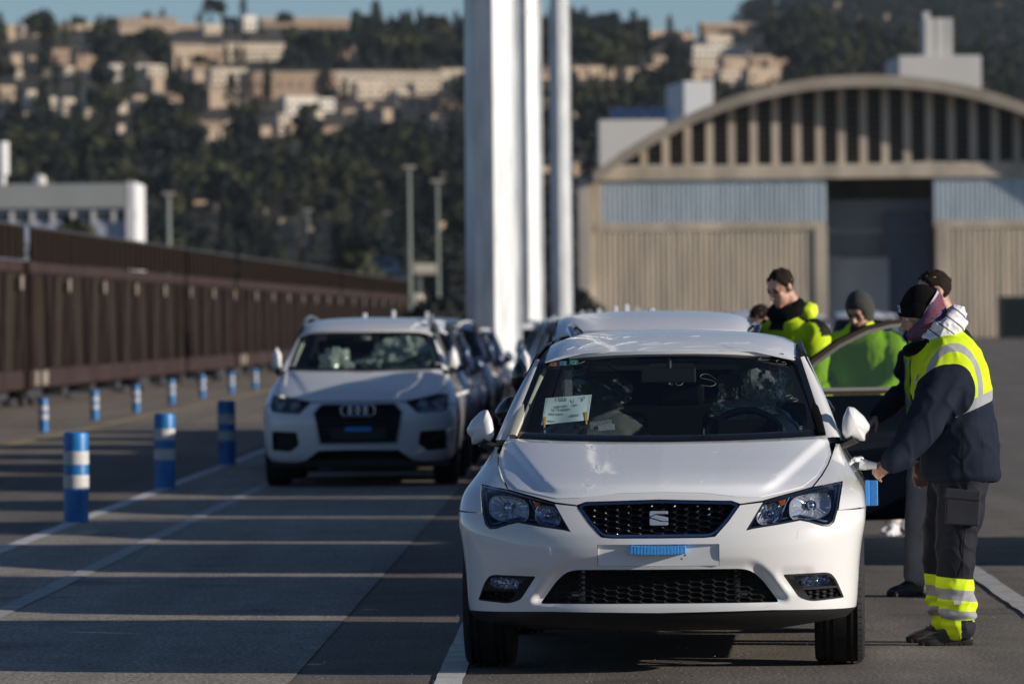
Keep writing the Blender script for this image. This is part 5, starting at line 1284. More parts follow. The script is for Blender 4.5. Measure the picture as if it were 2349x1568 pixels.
def wagon(y0, y1, npan, label):
    t = thing('car_carrier_wagon', label, 'railway wagon', (tx(y0), y0, 0), -math.atan(TANG), 'wagons of the brown car-carrier train')
    Lw = (y1 - y0) - 1.15; W = 2.9; pl = Lw / npan
    b = MB(); b.box((-W / 2, Lw / 2, 0.54), (W, Lw, 0.36)); b.build('lower_beam', [wag_red], t, bevel=0.02)
    b = MB(); b.box((-W / 2, Lw / 2, 2.64), (W, Lw, 0.22)); b.build('middle_beam', [wag_red], t, bevel=0.02)
    b = MB(); b.box((0.0, Lw / 2, 3.40), (0.05, Lw, 0.04)); b.box((-W, Lw / 2, 3.41), (0.07, Lw, 0.06)); b.build('top_rail', [steel_dark], t)
    b = MB(); b.box((-W / 2 - 0.1, Lw / 2, 1.62), (W - 0.7, Lw - 0.5, 1.7)); b.build('dark_interior', [wag_dark], t)
    def share(key, fn):
        if key not in ST: ST[key] = fn()
        return ST[key]
    for k in range(npan + 1):
        me_ = share('post', lambda: (lambda b: (b.box((0, 0, 0), (0.10, 0.34, 1.82)), b.box((0.03, 0.0, 0.0), (0.08, 0.10, 1.80)), b)[-1])(MB()).me('post', [wag_red]))
        o = link('post', me_, t); o.location = (0.0, min(max(k * pl, 0.17), Lw - 0.17), 1.63)
    for k in range(npan):
        for j, (ya, za, yb, zb) in enumerate(((0.30, 2.50, 1.0, 0.74), (pl - 0.30, 2.50, pl - 1.0, 0.74), (pl * 0.40, 2.5, pl * 0.47, 0.74), (pl * 0.62, 2.5, pl * 0.55, 0.74))):
            key = ('brace', round(pl, 2), j)
            def mk(ya=ya, za=za, yb=yb, zb=zb):
                b = MB(); b.add([(-0.05, ya - 0.10, za), (0.03, ya - 0.10, za), (0.03, ya + 0.10, za), (-0.05, ya + 0.10, za), (-0.05, yb - 0.10, zb), (0.03, yb - 0.10, zb), (0.03, yb + 0.10, zb), (-0.05, yb + 0.10, zb)], [(0, 1, 2, 3), (4, 7, 6, 5), (0, 4, 5, 1), (1, 5, 6, 2), (2, 6, 7, 3), (3, 7, 4, 0)])
                return b.me('brace', [wag_brown])
            link('brace', share(key, mk), t).location = (0, k * pl, 0)
        def sp_(pl=pl):
            b = MB(); b.box((0, pl / 2, 0), (0.03, pl - 0.12, 1.80)); return b.me('side_panel', [wag_side])
        link('side_panel', share(('sp', round(pl, 2)), sp_), t).location = (-0.08, k * pl, 1.63)
        def mp_(pl=pl):
            b = MB(); b.box((0, pl / 2, 0), (0.03, pl - 0.10, 0.60)); n = 7
            for i in range(n): b.box((0.02, 0.1 + (pl - 0.2) * i / (n - 1), 0), (0.05, 0.06, 0.62))
            return b.me('mesh_panel', [wag_mesh])
        link('mesh_panel', share(('mp', round(pl, 2)), mp_), t).location = (0.0, k * pl, 3.07)
        def lp_():
            b = MB(); b.box((0, 0, 0), (0.02, 0.34, 0.26)); return b.me('number_label', [label_cream])
        link('number_label', share('lp', lp_), t).location = (0.065, k * pl + pl - 0.75, 2.34)
    for y in (0.9, 2.3):
        b = MB(); b.box((0.005, y, 0.55), (0.02, 0.5 if y < 1 else 0.9, 0.26)); o = b.build('number_label', [label_cream], t)
    for y in (2.2, Lw / 2, Lw - 2.2):
        bo = bpy.data.objects.new('bogie', None); COL.objects.link(bo); bo.parent = t; bo.location = (0, y, 0)
        me_ = share('bogie', lambda: (lambda b: (b.box((-0.25, 0, 0.30), (0.12, 2.4, 0.22)), b.box((-1.45, 0, 0.30), (2.2, 0.4, 0.2)), b)[-1])(MB()).me('bogie_frame', [steel_dark]))
        link('bogie_frame', me_, bo)
        wm = share('rw', lambda: (lambda b: (b.lathe([(0.0, -0.05), (0.36, -0.05), (0.36, 0.06), (0.0, 0.06)], 20, 'X'), b)[-1])(MB()).me('wheel', [steel_dark]))
        for dy in (-0.8, 0.8): link('wheel', wm, bo).location = (-0.35, dy, 0.37)
    for k in range(9):
        b = MB(); b.box((-0.4, Lw * (k + 0.5) / 9, 0.25), (0.3, 0.9, 0.24)); b.build('underframe_box', [steel_dark], t)
wagon(56.0, 106.6, 7, 'brown wagon at the picture edge before the first dark gap of the train')
wagon(106.6, 156.8, 7, 'brown car-carrier wagon between the first and second dark gaps of the train')
wagon(156.8, 205.0, 7, 'brown car-carrier wagon past the second dark gap of the train')
wagon(205.0, 256.0, 7, 'last brown car-carrier wagon, ending beside the lamp poles')
b = MB()
for dx in (-0.7, -2.15): b.box((tx(160) + dx, 165, 0.06), (0.07, 230, 0.13), rz=-math.atan(TANG))
o = b.build('rails', [steel_dark]); tag(o, 'steel rails of the track beneath the brown train', 'rail track', kind='structure')

# ------------------------------------------------------------------ arched hangar
conc = mat('hangar concrete', (0.52, 0.44, 0.35), rough=0.9, var=0.30, scale=0.5, bump=0.15, bscale=4, stretch=(1, 1, 0.35), detail=8)
conc_arch = mat('hangar arch concrete', (0.36, 0.31, 0.25), rough=0.9, var=0.25, scale=0.3)
door_tan = mat('ribbed tan door', (0.74, 0.64, 0.51), rough=0.85, var=0.18, scale=0.5, stretch=(3, 1, 0.3))
metal_blue = mat('ribbed pale metal', (0.62, 0.70, 0.75), rough=0.55, metal=0.2, var=0.12, scale=0.5, stretch=(3, 1, 0.3))
hang_dark = mat('hangar dark void', (0.028, 0.028, 0.027), rough=0.9)
HY = 400.0; HS = 13050 / HY
def hx_of(u): return (u - 1174) / HS
def hz_of(u, v): return CAM_H + (736.6 - (u - 1174) * 0.0098 - v) / HS
hangar = thing('arched_hangar', 'large hangar with a shallow concrete arch over a row of dark openings', 'hangar', (hx_of(1985), HY, 0))
W2 = 19.05; zs_ = 12.3; za = 18.5
def arcz(x, rise=za - zs_ + 0.5, base=zs_ - 0.5, w=W2 + 0.1): return base + rise * math.sqrt(max(0, 1 - (x / w) ** 2)) ** 1.0 if False else base + rise * (1 - (abs(x) / w) ** 2.15)
def arc_pts(n=40, d=0.0): return [(x, arcz(x) - d) for x in np.linspace(-W2, W2, n)]
up = arc_pts(); lo_ = arc_pts(40, 0.80)
b = MB()
for i in range(39):
    b.prism([up[i], up[i + 1], lo_[i + 1], lo_[i]], -2.3, 1.2, 'Y')
b.build('arch_rib', [conc_arch], hangar)
b = MB(); roofp = arc_pts(40, 0.15)
b.add([(x, 1.2, z) for x, z in roofp] + [(x, 40, z) for x, z in roofp], [(i, i + 1, 41 + i, 40 + i) for i in range(39)]); b.build('roof', [conc_arch], hangar)
b = MB(); b.prism([(x, z) for x, z in lo_ if z > 11.8] , 0.9, 1.0, 'Y'); b.build('void_wall', [hang_dark], hangar)
zb0, zb1 = 11.35, 12.35
b = MB(); b.box((0, 0.0, (zb0 + zb1) / 2), (2 * W2, 1.0, zb1 - zb0)); b.build('beam', [conc], hangar, bevel=0.04)
mul = None
for k in range(-11, 12):
    x = k * 1.545; h = arcz(x) - 0.80 - zb1
    if h < 0.35: continue
    b = MB(); b.box((x, 0.45, zb1 + h / 2), (0.52, 0.8, h)); b.build('mullion', [conc], hangar)
for k in range(-11, 11):
    x = (k + 0.5) * 1.545; h = arcz(x) - 0.95 - zb1
    if h < 0.8: continue
    b = MB(); z = zb1 + 0.3
    while z < zb1 + h - 0.2: b.box((x, 0.80, z), (0.96, 0.05, 0.22), rx=0.5); z += 0.42
    b.build('louvre', [mat('louvre', (0.13, 0.12, 0.10), 0.8)], hangar)
def ribbed(x0, x1, z0, z1, y, m_, pitch, name, depth=0.10, duty=0.5):
    b = MB(); b.box(((x0 + x1) / 2, y + 0.06, (z0 + z1) / 2), (x1 - x0, 0.08, z1 - z0)); n = int((x1 - x0) / pitch)
    for k in range(n): b.box((x0 + (k + 0.5) * (x1 - x0) / n, y - depth / 2 + 0.02, (z0 + z1) / 2), (pitch * duty, depth, z1 - z0 - 0.02))
    return b.build(name, [m_], hangar)
xo = -2.55; xw = 4.85                         # doorway between xo and xw
for x0, x1 in ((-W2 + 0.15, xo - 0.15), (xw, W2 - 0.1)):
    ribbed(x0, x1, 8.35, 11.34, -0.1, metal_blue, 0.34, 'metal_band', 0.12)
    b = MB(); b.box(((x0 + x1) / 2, 0.0, 8.05), (x1 - x0, 0.62, 0.60)); b.build('lintel', [conc], hangar, bevel=0.03)
    n = 2 if x0 < 0 else 3; w_ = (x1 - x0 - 1.15) / n
    for k in range(n):
        xa = x0 + (0.25 if x0 < 0 else 0.95) + k * w_
        ribbed(xa, xa + w_ - 0.02, 0.05, 7.72, -0.12 + 0.10 * (k % 2), door_tan, 0.37, 'sliding_door', 0.20, 0.48)
b = MB(); b.box((-W2 + 0.2, 0.75, 7.65), (0.2, 0.2, 0.2)); b.box((0, 0.9, 7.65), (2 * W2 - 1, 0.1, 0.22)); b.build('door_track', [steel_dark], hangar)
for x in (xo - 0.55, xw + 0.55, -W2 + 0.1, W2 - 0.1):
    b = MB(); b.box((x, 0.1 if abs(x) < 10 else 0.2, 4.0 if abs(x) < 10 else 5.6), (0.85, 0.9, 7.95 if abs(x) < 10 else 11.2)); b.build('pier', [conc], hangar, bevel=0.04)
b = MB(); b.box((-W2 - 0.75, -0.6, 5.8), (0.72, 1.6, 11.6)); b.build('corner_buttress', [mat('pale concrete', (0.44, 0.41, 0.36), 0.9, var=0.1, scale=0.4)], hangar, bevel=0.05)
for x in (-W2, W2):
    b = MB(); b.box((x, 20, 5.8), (0.4, 39, 11.6)); b.build('side_wall', [conc], hangar)
b = MB(); b.box((0, 40, 6.2), (37.6, 0.3, 12.4)); b.build('back_wall', [conc], hangar)
b = MB(); b.box((-0.35, 2.6, 2.9), (4.4, 0.3, 5.8)); b.build('inner_screen', [mat('inner screen', (0.42, 0.44, 0.45), 0.8, var=0.1, scale=0.5)], hangar)
b = MB(); b.box((1.2, 4.5, 7.9), (8, 0.3, 4.0)); b.build('inner_gantry', [mat('inner wall', (0.36, 0.36, 0.37), 0.8)], hangar)
b = MB(); b.box((3.2, 3.0, 4.6), (3.2, 0.3, 9.0)); b.build('inner_gate', [mat('blue gate', (0.10, 0.13, 0.18), 0.7)], hangar)
cont = thing('container', 'dark green skip container standing before the right doors of the hangar', 'container', (hx_of(2330), HY - 12, 0))
b = MB(); b.box((0.6, 0, 1.45), (5.4, 2.4, 2.7)); 
for k in range(11): b.box((-1.9 + k * 0.5, -1.24, 1.45), (0.16, 0.12, 2.5))
b.build('box', [mat('dark green paint', (0.014, 0.024, 0.020), 0.6)], cont); b = MB(); b.box((0.6, 0, 2.85), (5.5, 2.5, 0.12)); b.build('rim', [mat('dark green rim', (0.03, 0.045, 0.04), 0.6)], cont)

# ------------------------------------------------------------------ buildings behind
pale = mat('pale render', (0.62, 0.60, 0.58), rough=0.9, var=0.06, scale=0.2)
grey_clad = mat('grey cladding', (0.34, 0.35, 0.34), rough=0.7, var=0.08, scale=0.3)
white_wall = mat('white wall', (0.72, 0.72, 0.74), rough=0.8)
shade_white = mat('shade-toned white wall', (0.42, 0.45, 0.55), rough=0.8)  # white front wall with its shade put into the colour
win_dark = mat('window dark', (0.035, 0.045, 0.055), rough=0.25)
def block(name, label, cat, u0, v0, u1, v1, Y, m_, depth=10, rz=0.0, to_ground=False, group=None):
    """a box building whose front shows between two pixels of the photograph, standing at distance Y"""
    a, c = at(u0, v0, Y), at(u1, v1, Y); zb_ = 0 if to_ground else c.z
    t = thing(name, label, cat, ((a.x + c.x) / 2, Y, 0), rz, group); w_ = c.x - a.x
    b = MB(); b.box((0, depth / 2, (a.z + zb_) / 2), (w_, depth, a.z - zb_)); b.build('wall', [m_], t, bevel=0.05)
    return t, w_, a.z, zb_
t, w_, z1, z0 = block('works_building', 'long white flat-roofed building with a grey parapet behind the train', 'building', -120, 424, 290, 575, 480, shade_white, 14, 0.0, True)
b = MB(); b.box((0, 6.8, z1 - 1.05), (w_ + 0.3, 14.6, 2.0)); b.build('parapet', [grey_clad], t)
for k in range(9):
    b = MB(); x = -w_ / 2 + 1.1 + k * 1.72; b.box((x, -0.02, z1 - 2.75), (1.25, 0.12, 0.62)); b.build('window', [win_dark], t)
    b = MB(); b.box((x + 0.86, -0.10, z1 - 2.75), (0.36, 0.3, 1.0)); b.build('pier', [pale], t)
b = MB(); b.box((w_ / 2 + 0.42, 6.0, z1 / 2 - 0.1), (0.75, 13, z1 + 0.4)); b.build('end_wall', [white_wall], t)  # sunlit end stays plain white beside the shade-toned front
b = MB(); b.lathe([(0, 0.9), (0.5, 0.7), (0.6, 0.0)], 12, off=(-w_ / 2 + 7.6, 2, z1)); b.build('roof_vent', [pale], t)
t = thing('water_tower', 'pale cylindrical tower top at the picture edge above the works building', 'tower', (at(8, 700, 520).x, 520, 0))
zt_ = at(8, 325, 520).z; b = MB(); b.lathe([(0.0, zt_), (0.62, zt_), (0.62, zt_ - 3.0), (0.34, zt_ - 3.1), (0.34, 0)], 12); b.build('tank', [white_wall], t, smooth=True)
t, w_, z1, z0 = block('office_block', 'pale office building with blue letters on its roof behind the hangar arch', 'building', 1374, 275, 1530, 600, 520, mat('bright render', (0.72, 0.69, 0.65), 0.9), 12, 0.0, True)
b = MB(); b.box((0.9, -0.05, z1 - 3.2), (w_ - 3.0, 0.2, 0.9)); b.build('window_band', [win_dark], t)
blue_sign = mat('blue sign', (0.03, 0.10, 0.30), rough=0.6)
for k, ch in enumerate('B' * 0 + 'IHEHIN'): pass
for k in range(8):      # the rooftop letters are too blurred to read: plain blue strokes
    b = MB(); x = -w_ / 2 + 1.2 + k * 0.72; b.box((x, 0.3, z1 + 0.62), (0.16, 0.2, 1.1)); b.box((x + 0.22, 0.3, z1 + (0.95 if k % 2 else 0.45)), (0.34, 0.2, 0.18)); b.box((x + 0.42, 0.3, z1 + 0.6), (0.12, 0.2, 1.0)); b.build('roof_letter', [blue_sign], t)
t, w_, z1, z0 = block('roof_tank_house', 'white box building rising above the left flank of the hangar arch', 'building', 1568, 186, 1640, 600, 560, white_wall, 12, 0.12, True)
t, w_, z1, z0 = block('tower_building', 'white building with a tall narrow tower seen over the hangar apex', 'building', 2062, 128, 2255, 600, 620, pale, 16, 0.03, True)
b = MB(); zt_ = at(2150, 40, 620).z; xt_ = at(2156, 40, 620).x - t.location.x
for k in range(5): b.box((xt_ - 1.2 + k * 0.6, 4 + 0.05 * (k % 2), (z1 + zt_) / 2), (0.6, 5, zt_ - z1))
b.build('tower', [pale], t); b = MB(); b.box((xt_ - 1.1, 4, zt_ + 0.3), (0.7, 1.2, 1.0)); b.build('tower_cap', [pale], t)
# lamp poles, road sign and far vehicles past the train's end
pole_m = mat('lamp pole grey', (0.22, 0.24, 0.22), 0.6, metal=0.3)
for k, (u, v, vb, Y, r_, words) in enumerate(((938, 388, 700, 300, 0.11, 'tallest lamp pole, standing just past the end of the train'), (1003, 420, 700, 305, 0.10, 'second lamp pole, between the tallest one and the masts'),
        (706, 485, 660, 420, 0.09, 'distant lamp pole above the middle of the train'), (889, 492, 650, 430, 0.08, 'small distant lamp pole left of the tallest pole'), (386, 448, 600, 330, 0.15, 'grey pole rising behind the train near the white works building'))):
    p = at(u, v, Y); t = thing('lamp_pole', words, 'lamp pole', (p.x, Y, 0), 0, 'lamp poles beyond the train')
    b = MB(); b.tube([(0, 0, 0), (0, 0, p.z)], [r_ * 1.2, r_ * 0.8], 8); b.build('pole', [pole_m], t)
    b = MB(); b.box((0.0, 0, p.z + 0.12), (0.7, 0.4, 0.16)); b.build('lamp_head', [mat('lamp head', (0.42, 0.40, 0.36), 0.6)], t, bevel=0.04)
p = at(977, 617, 320); t = thing('portal_sign', 'cream box-shaped sign raised on a post beyond the train', 'sign', (p.x, 320, 0))
b = MB(); b.box((0, 0, p.z), (1.5, 0.5, 0.62)); b.build('box', [mat('cream paint', (0.60, 0.55, 0.45), 0.8)], t, bevel=0.12); b = MB(); b.box((-0.35, 0.1, p.z / 2), (0.25, 0.25, p.z)); b.build('post', [pole_m], t)
p = at(957, 668, 280); t = thing('cabin', 'narrow cream kiosk standing at the end of the train', 'kiosk', (p.x, 280, 0))
b = MB(); b.box((0, 0, 1.5), (0.62, 0.8, 2.9)); b.build('wall', [MATS['cream paint']], t, bevel=0.15); b = MB(); b.box((0.1, -0.42, 1.9), (0.3, 0.06, 0.6)); b.build('window', [win_dark], t)
for k, (u, v, w_, h_, Y, col, words) in enumerate(((880, 612, 2.3, 1.3, 420, (0.10, 0.22, 0.42), 'blue lorry cab far beyond the end of the train'), (862, 632, 1.7, 0.8, 410, (0.42, 0.44, 0.47), 'silver car parked beyond the train near the blue lorry'), (905, 634, 1.7, 0.8, 410, (0.25, 0.27, 0.30), 'grey car parked right of the silver car beyond the train'))):
    p = at(u, v, Y); t = thing('far_vehicle', words, 'lorry' if k == 0 else 'car', (p.x, Y, 0))
    mm_ = mat('far paint %d' % k, col, 0.3, coat=0.8)
    b = MB(); b.prism([(-w_ / 2, p.z - h_ / 2), (w_ / 2, p.z - h_ / 2), (w_ / 2, p.z), (w_ * 0.36, p.z + h_ / 2), (-w_ * 0.36, p.z + h_ / 2), (-w_ / 2, p.z)], 0, 4.2, 'Y'); b.build('body', [mm_], t, bevel=0.08)
    b = MB(); b.prism([(-w_ * 0.36, p.z + 0.02), (w_ * 0.36, p.z + 0.02), (w_ * 0.30, p.z + h_ * 0.4), (-w_ * 0.30, p.z + h_ * 0.4)], -0.02, 0.1, 'Y'); b.build('windscreen', [win_dark], t)
    b = MB(); b.box((0, 2, (p.z - h_ / 2) / 2), (w_ * 0.9, 3.6, p.z - h_ / 2)); b.build('chassis', [black_trim], t)
# ------------------------------------------------------------------ the cemetery hill and the shaded hill behind
def ridge(us, vs_, Y): return spl([at(u, v, Y).x for u, v in zip(us, vs_)], [at(u, v, Y).z for u, v in zip(us, vs_)])
YA, YB = 640.0, 1240.0
rA = ridge([-700, -200, 0, 300, 600, 800, 1000, 1200, 1330, 1500, 1600, 1750, 2000, 2600, 3300], [90, 80, 72, 62, 56, 62, 70, 74, 84, 92, 88, 70, 110, 200, 300], YB)
def hA(x, y):
    xs = np.asarray(x, float); ys = np.asarray(y, float); t = np.clip((ys - YA) / (YB - YA), 0, 1.15)
    top = rA(xs * (YB / np.maximum(ys, 300)) ** 0.6)
    prof = np.where(t < 1, t ** 0.92, 1 - (t - 1) * 1.2)
    return top * prof + 1.5 * np.sin(xs * 0.021 + ys * 0.008) * np.clip(t * 3, 0, 1) * np.clip((1.0 - t) * 5, 0, 1)
YC, YD = 1500.0, 2150.0
rB = ridge([900, 1500, 1660, 1700, 1760, 1850, 2000, 2200, 2400, 3200], [190, 150, 105, 55, 14, -8, -25, -30, -38, -20], YD)
def hB(x, y):
    xs = np.asarray(x, float); ys = np.asarray(y, float); t = np.clip((ys - YC) / (YD - YC), 0, 1.2)
    return rB(xs * (YD / np.maximum(ys, 300)) ** 0.6) * np.where(t < 1, t ** 0.85, 1 - (t - 1) * 0.8)
def terrain(name, h, x0, x1, y0, y1, nx, ny, m_):
    X, Yg = np.meshgrid(np.linspace(x0, x1, nx), np.linspace(y0, y1, ny)); Z = h(X, Yg) - 0.02
    vs_ = list(zip(X.ravel(), Yg.ravel(), Z.ravel()))
    me_ = mesh(name, vs_, [(j * nx + i, j * nx + i + 1, (j + 1) * nx + i + 1, (j + 1) * nx + i) for j in range(ny - 1) for i in range(nx - 1)], m_, None, True)
    o = link(name, me_); o['kind'] = 'structure'; return o
soil = mat('hill scrub', (0.040, 0.042, 0.032), rough=1.0, var=0.5, scale=0.02, col2=(0.085, 0.070, 0.048))
terrain('hill', hA, -220, 260, YA - 40, YB + 90, 90, 70, soil)
soil_shade = mat('shade-darkened hill scrub', (0.018, 0.020, 0.024), rough=1.0, var=0.5, scale=0.012, col2=(0.032, 0.033, 0.038))  # scrub colour darkened and blued to carry the hill's shade
terrain('hill_behind', hB, -220, 520, YC - 40, YD + 130, 70, 50, soil_shade)

def on_hill(u, v, h=hA, ya=YA, yb=YB):
    """the point of the slope that shows at (u, v)"""
    best = None
    for y in np.linspace(yb, ya, 260):
        p = at(u, v, y); d = abs(float(h(p.x, y)) - p.z)
        if best is None or d < best[0]: best = (d, y, p.x)
    y = best[1]; return Vector((best[2], y, float(h(best[2], y))))
sand = mat('sandstone wall', (0.52, 0.40, 0.29), rough=0.95, var=0.18, scale=0.12)
sand_p = mat('pale niche wall', (0.66, 0.56, 0.44), rough=0.95, var=0.18, scale=0.3)
creamw = mat('cream building', (0.80, 0.74, 0.64), rough=0.9, var=0.08, scale=0.3)
brownw = mat('brown earth wall', (0.40, 0.28, 0.20), rough=0.95, var=0.2, scale=0.08)
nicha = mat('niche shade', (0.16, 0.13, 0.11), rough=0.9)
HM = dict(t=sand, p=sand_p, c=creamw, b=brownw)
walls = [(400, 108, 470, 158, 't'), (512, 100, 652, 138, 'p'), (462, 112, 512, 150, 'b'), (255, 150, 366, 180, 'c'), (560, 168, 775, 226, 'b'), (770, 166, 1012, 214, 'p'), (656, 222, 728, 262, 'c'), (735, 226, 768, 258, 'c'),
 (482, 206, 546, 246, 't'), (276, 46, 405, 74, 't'), (140, 54, 205, 68, 't'), (18, 56, 34, 92, 't'), (34, 58, 58, 84, 't'), (74, 56, 90, 82, 't'), (205, 50, 230, 64, 'p'), (404, 56, 500, 66, 'b'), (470, 58, 515, 78, 'p'), (560, 36, 588, 70, 'c'), (602, 46, 800, 62, 'b'),
 (0, 196, 36, 232, 't'), (28, 124, 50, 158, 't'), (68, 128, 94, 158, 't'), (122, 112, 160, 146, 'b'), (178, 114, 222, 158, 'b'), (32, 160, 52, 180, 'p'), (96, 156, 116, 176, 'p'), (150, 152, 170, 186, 'p'), (200, 158, 222, 184, 'p'),
 (64, 206, 84, 250, 'p'), (108, 222, 132, 250, 'p'), (146, 224, 172, 262, 'p'), (196, 206, 216, 268, 'p'), (46, 256, 62, 288, 't'), (156, 292, 174, 318, 'p'), (274, 204, 292, 258, 'p'), (308, 218, 350, 246, 't'), (376, 222, 416, 246, 't'), (272, 284, 286, 322, 'p'), (352, 330, 380, 352, 'p'),
 (340, 150, 380, 178, 'p'), (352, 176, 376, 212, 't'), (446, 158, 482, 186, 't'), (486, 158, 566, 192, 'p'), (1010, 160, 1064, 206, 'p'), (468, 286, 512, 322, 't'), (516, 276, 530, 300, 'p'), (600, 290, 650, 310, 't'), (640, 262, 668, 310, 'p'), (668, 284, 694, 310, 't'), (726, 254, 742, 300, 'p'), (742, 290, 780, 308, 'b'),
 (790, 250, 826, 262, 't'), (880, 248, 900, 276, 't'), (912, 206, 938, 240, 'p'), (930, 224, 1010, 262, 't'), (992, 262, 1012, 300, 't'), (1018, 236, 1064, 256, 't'), (1016, 272, 1034, 288, 't'), (820, 190, 880, 226, 'p'), (840, 236, 856, 262, 't'), (860, 268, 872, 282, 't'), (776, 120, 800, 136, 'b'), (808, 108, 830, 120, 'b'),
 (640, 500, 668, 530, 't'), (672, 502, 706, 560, 't'), (706, 506, 740, 528, 't'), (742, 506, 762, 536, 't'), (600, 476, 622, 500, 't'), (880, 524, 896, 540, 't'), (1010, 510, 1022, 534, 't'), (1040, 520, 1056, 534, 't'), (1012, 384, 1032, 408, 't'), (860, 380, 880, 398, 'b'), (440, 440, 462, 452, 'b'), (446, 460, 480, 472, 'b'), (488, 470, 502, 486, 't'),
 (1234, 160, 1262, 182, 't'), (1314, 152, 1346, 180, 't'), (1350, 152, 1386, 182, 't'), (1392, 154, 1424, 180, 't'), (1436, 156, 1466, 168, 't'), (1236, 216, 1262, 256, 'p'), (1316, 252, 1332, 276, 't'), (1236, 380, 1262, 420, 't'), (1440, 172, 1450, 184, 'p'), (1500, 128, 1528, 150, 't'), (1516, 148, 1530, 176, 'p'), (1316, 372, 1340, 420, 't'),
 (1478, 72, 1524, 94, 't'), (1528, 68, 1560, 84, 't'), (1560, 78, 1594, 108, 't'), (1612, 58, 1742, 84, 'b'), (1620, 82, 1680, 104, 'p'), (1590, 104, 1722, 134, 'c'), (1588, 134, 1660, 160, 'p'), (1660, 136, 1722, 166, 't'), (1722, 130, 1812, 158, 'b'), (1590, 160, 1650, 186, 't'), (1652, 166, 1712, 196, 'p'), (1716, 158, 1790, 200, 't'), (1480, 150, 1500, 176, 't')]
WG = 'niche walls and terraces on the hill'
where2 = lambda u, v: ('low' if v > 330 else 'midway') + (' on the hill by the works building' if u < 240 else ' on the hill above the train' if u < 560 else ' on the hill behind the white SUV' if u < 860 else ' on the hill beside the masts')
where = lambda u, v: ('near the skyline' if v < 100 else 'high on the slope' if v < 180 else 'halfway up the slope' if v < 330 else 'low on the slope') + (' at the far end of the hill by the works building' if u < 240 else ' above the train' if u < 560 else ' behind the white SUV' if u < 860 else ' beside the masts' if u < 1470 else ' above the hangar roof')
MW = dict(t='sandstone', p='pale', c='cream', b='brown')
rnd = random.Random(11)
for k, (u0, v0, u1, v1, c) in enumerate(walls):
    p = on_hill((u0 + u1) / 2, v1); s_u = 13050 / p.y; w_ = (u1 - u0) / s_u; h_ = (v1 - v0) / s_u; rz = 0.42 if w_ < 9 else 0.30
    w_ /= math.cos(rz)
    t = thing('niche_wall' if c in 'tpb' else 'mausoleum_building', '%s wall %.1f by %.1f m %s' % (MW[c], w_, h_, where(u0, v0)), 'wall' if c in 'tpb' else 'building', p, rz, WG)
    dp = 3.0; b = MB(); b.box((0, dp / 2, h_ / 2 - 1.0), (w_, dp, h_ + 2.0)); b.build('wall', [HM[c]], t)
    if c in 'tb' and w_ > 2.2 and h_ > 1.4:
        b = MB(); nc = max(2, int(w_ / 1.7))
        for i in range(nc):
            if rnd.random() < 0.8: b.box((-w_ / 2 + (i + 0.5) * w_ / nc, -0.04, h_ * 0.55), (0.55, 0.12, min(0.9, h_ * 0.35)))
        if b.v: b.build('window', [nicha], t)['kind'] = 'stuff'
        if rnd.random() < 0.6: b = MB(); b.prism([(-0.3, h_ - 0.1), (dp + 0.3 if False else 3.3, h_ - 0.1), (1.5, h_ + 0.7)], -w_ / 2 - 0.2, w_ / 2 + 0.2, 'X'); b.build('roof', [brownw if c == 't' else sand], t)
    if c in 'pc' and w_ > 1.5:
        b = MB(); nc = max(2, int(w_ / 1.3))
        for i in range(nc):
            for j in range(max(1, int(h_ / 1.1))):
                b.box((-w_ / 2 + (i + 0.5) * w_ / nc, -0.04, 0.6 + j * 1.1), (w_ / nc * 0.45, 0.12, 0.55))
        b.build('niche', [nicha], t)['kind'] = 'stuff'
    if w_ > 4: b = MB(); b.box((0, dp / 2 - 0.1, h_ + 0.08), (w_ + 0.2, dp + 0.4, 0.2)); b.build('coping', [HM['p' if c != 'c' else 'c']], t)

# trees
tree_m = [mat('cypress foliage', (0.020, 0.026, 0.022), 0.95, var=0.4, scale=0.2, col2=(0.034, 0.040, 0.030)), mat('dark cypress foliage', (0.014, 0.018, 0.018), 0.95, var=0.4, scale=0.2, col2=(0.024, 0.028, 0.026)), mat('pine foliage', (0.036, 0.044, 0.022), 0.95, var=0.5, scale=0.2, col2=(0.085, 0.090, 0.040))]
bark = mat('bark', (0.09, 0.07, 0.055), 0.95)
def crown_mesh(kind, seed):
    rn = random.Random(seed); vs_ = []; fs = []
    n = 260 if kind == 'c' else 300
    for k in range(n):
        if kind == 'c':
            z = rn.random() ** 0.85; rr = (0.115 * (math.sin(math.pi * min(1, z * 0.86 + 0.13)) ** 0.8) + 0.01) * rn.uniform(0.55, 1.08); z0 = 0.05 + 0.95 * z; sz = 0.05
            an = rn.random() * 6.283; c = Vector((rr * math.cos(an), rr * math.sin(an), z0))
        else:
            blob = rn.choice([(0, 0, .68, .30), (.2, .1, .62, .24), (-.22, -.05, .6, .25), (.05, -.2, .72, .22), (-.05, .2, .8, .2)]); d = Vector((rn.gauss(0, 1), rn.gauss(0, 1), rn.gauss(0, 1))).normalized() * blob[3] * rn.uniform(0.6, 1.05)
            c = Vector(blob[:3]) + Vector((d.x, d.y, d.z * 0.75)); sz = 0.075
        a = Vector((rn.gauss(0, 1), rn.gauss(0, 1), rn.gauss(0, 1.2 if kind == 'c' else .6))).normalized() * sz * rn.uniform(0.7, 1.4)
        b_ = a.cross(Vector((rn.gauss(0, 1), rn.gauss(0, 1), rn.gauss(0, 1)))).normalized() * sz * rn.uniform(0.5, 1.0)
        o = len(vs_); vs_ += [c - a, c + b_, c + a, c - b_]; fs.append((o, o + 1, o + 2, o + 3))
    return vs_, fs
CR = {(k, s): crown_mesh(k, s * 7 + (0 if k == 'c' else 50)) for k in 'cp' for s in range(3)}
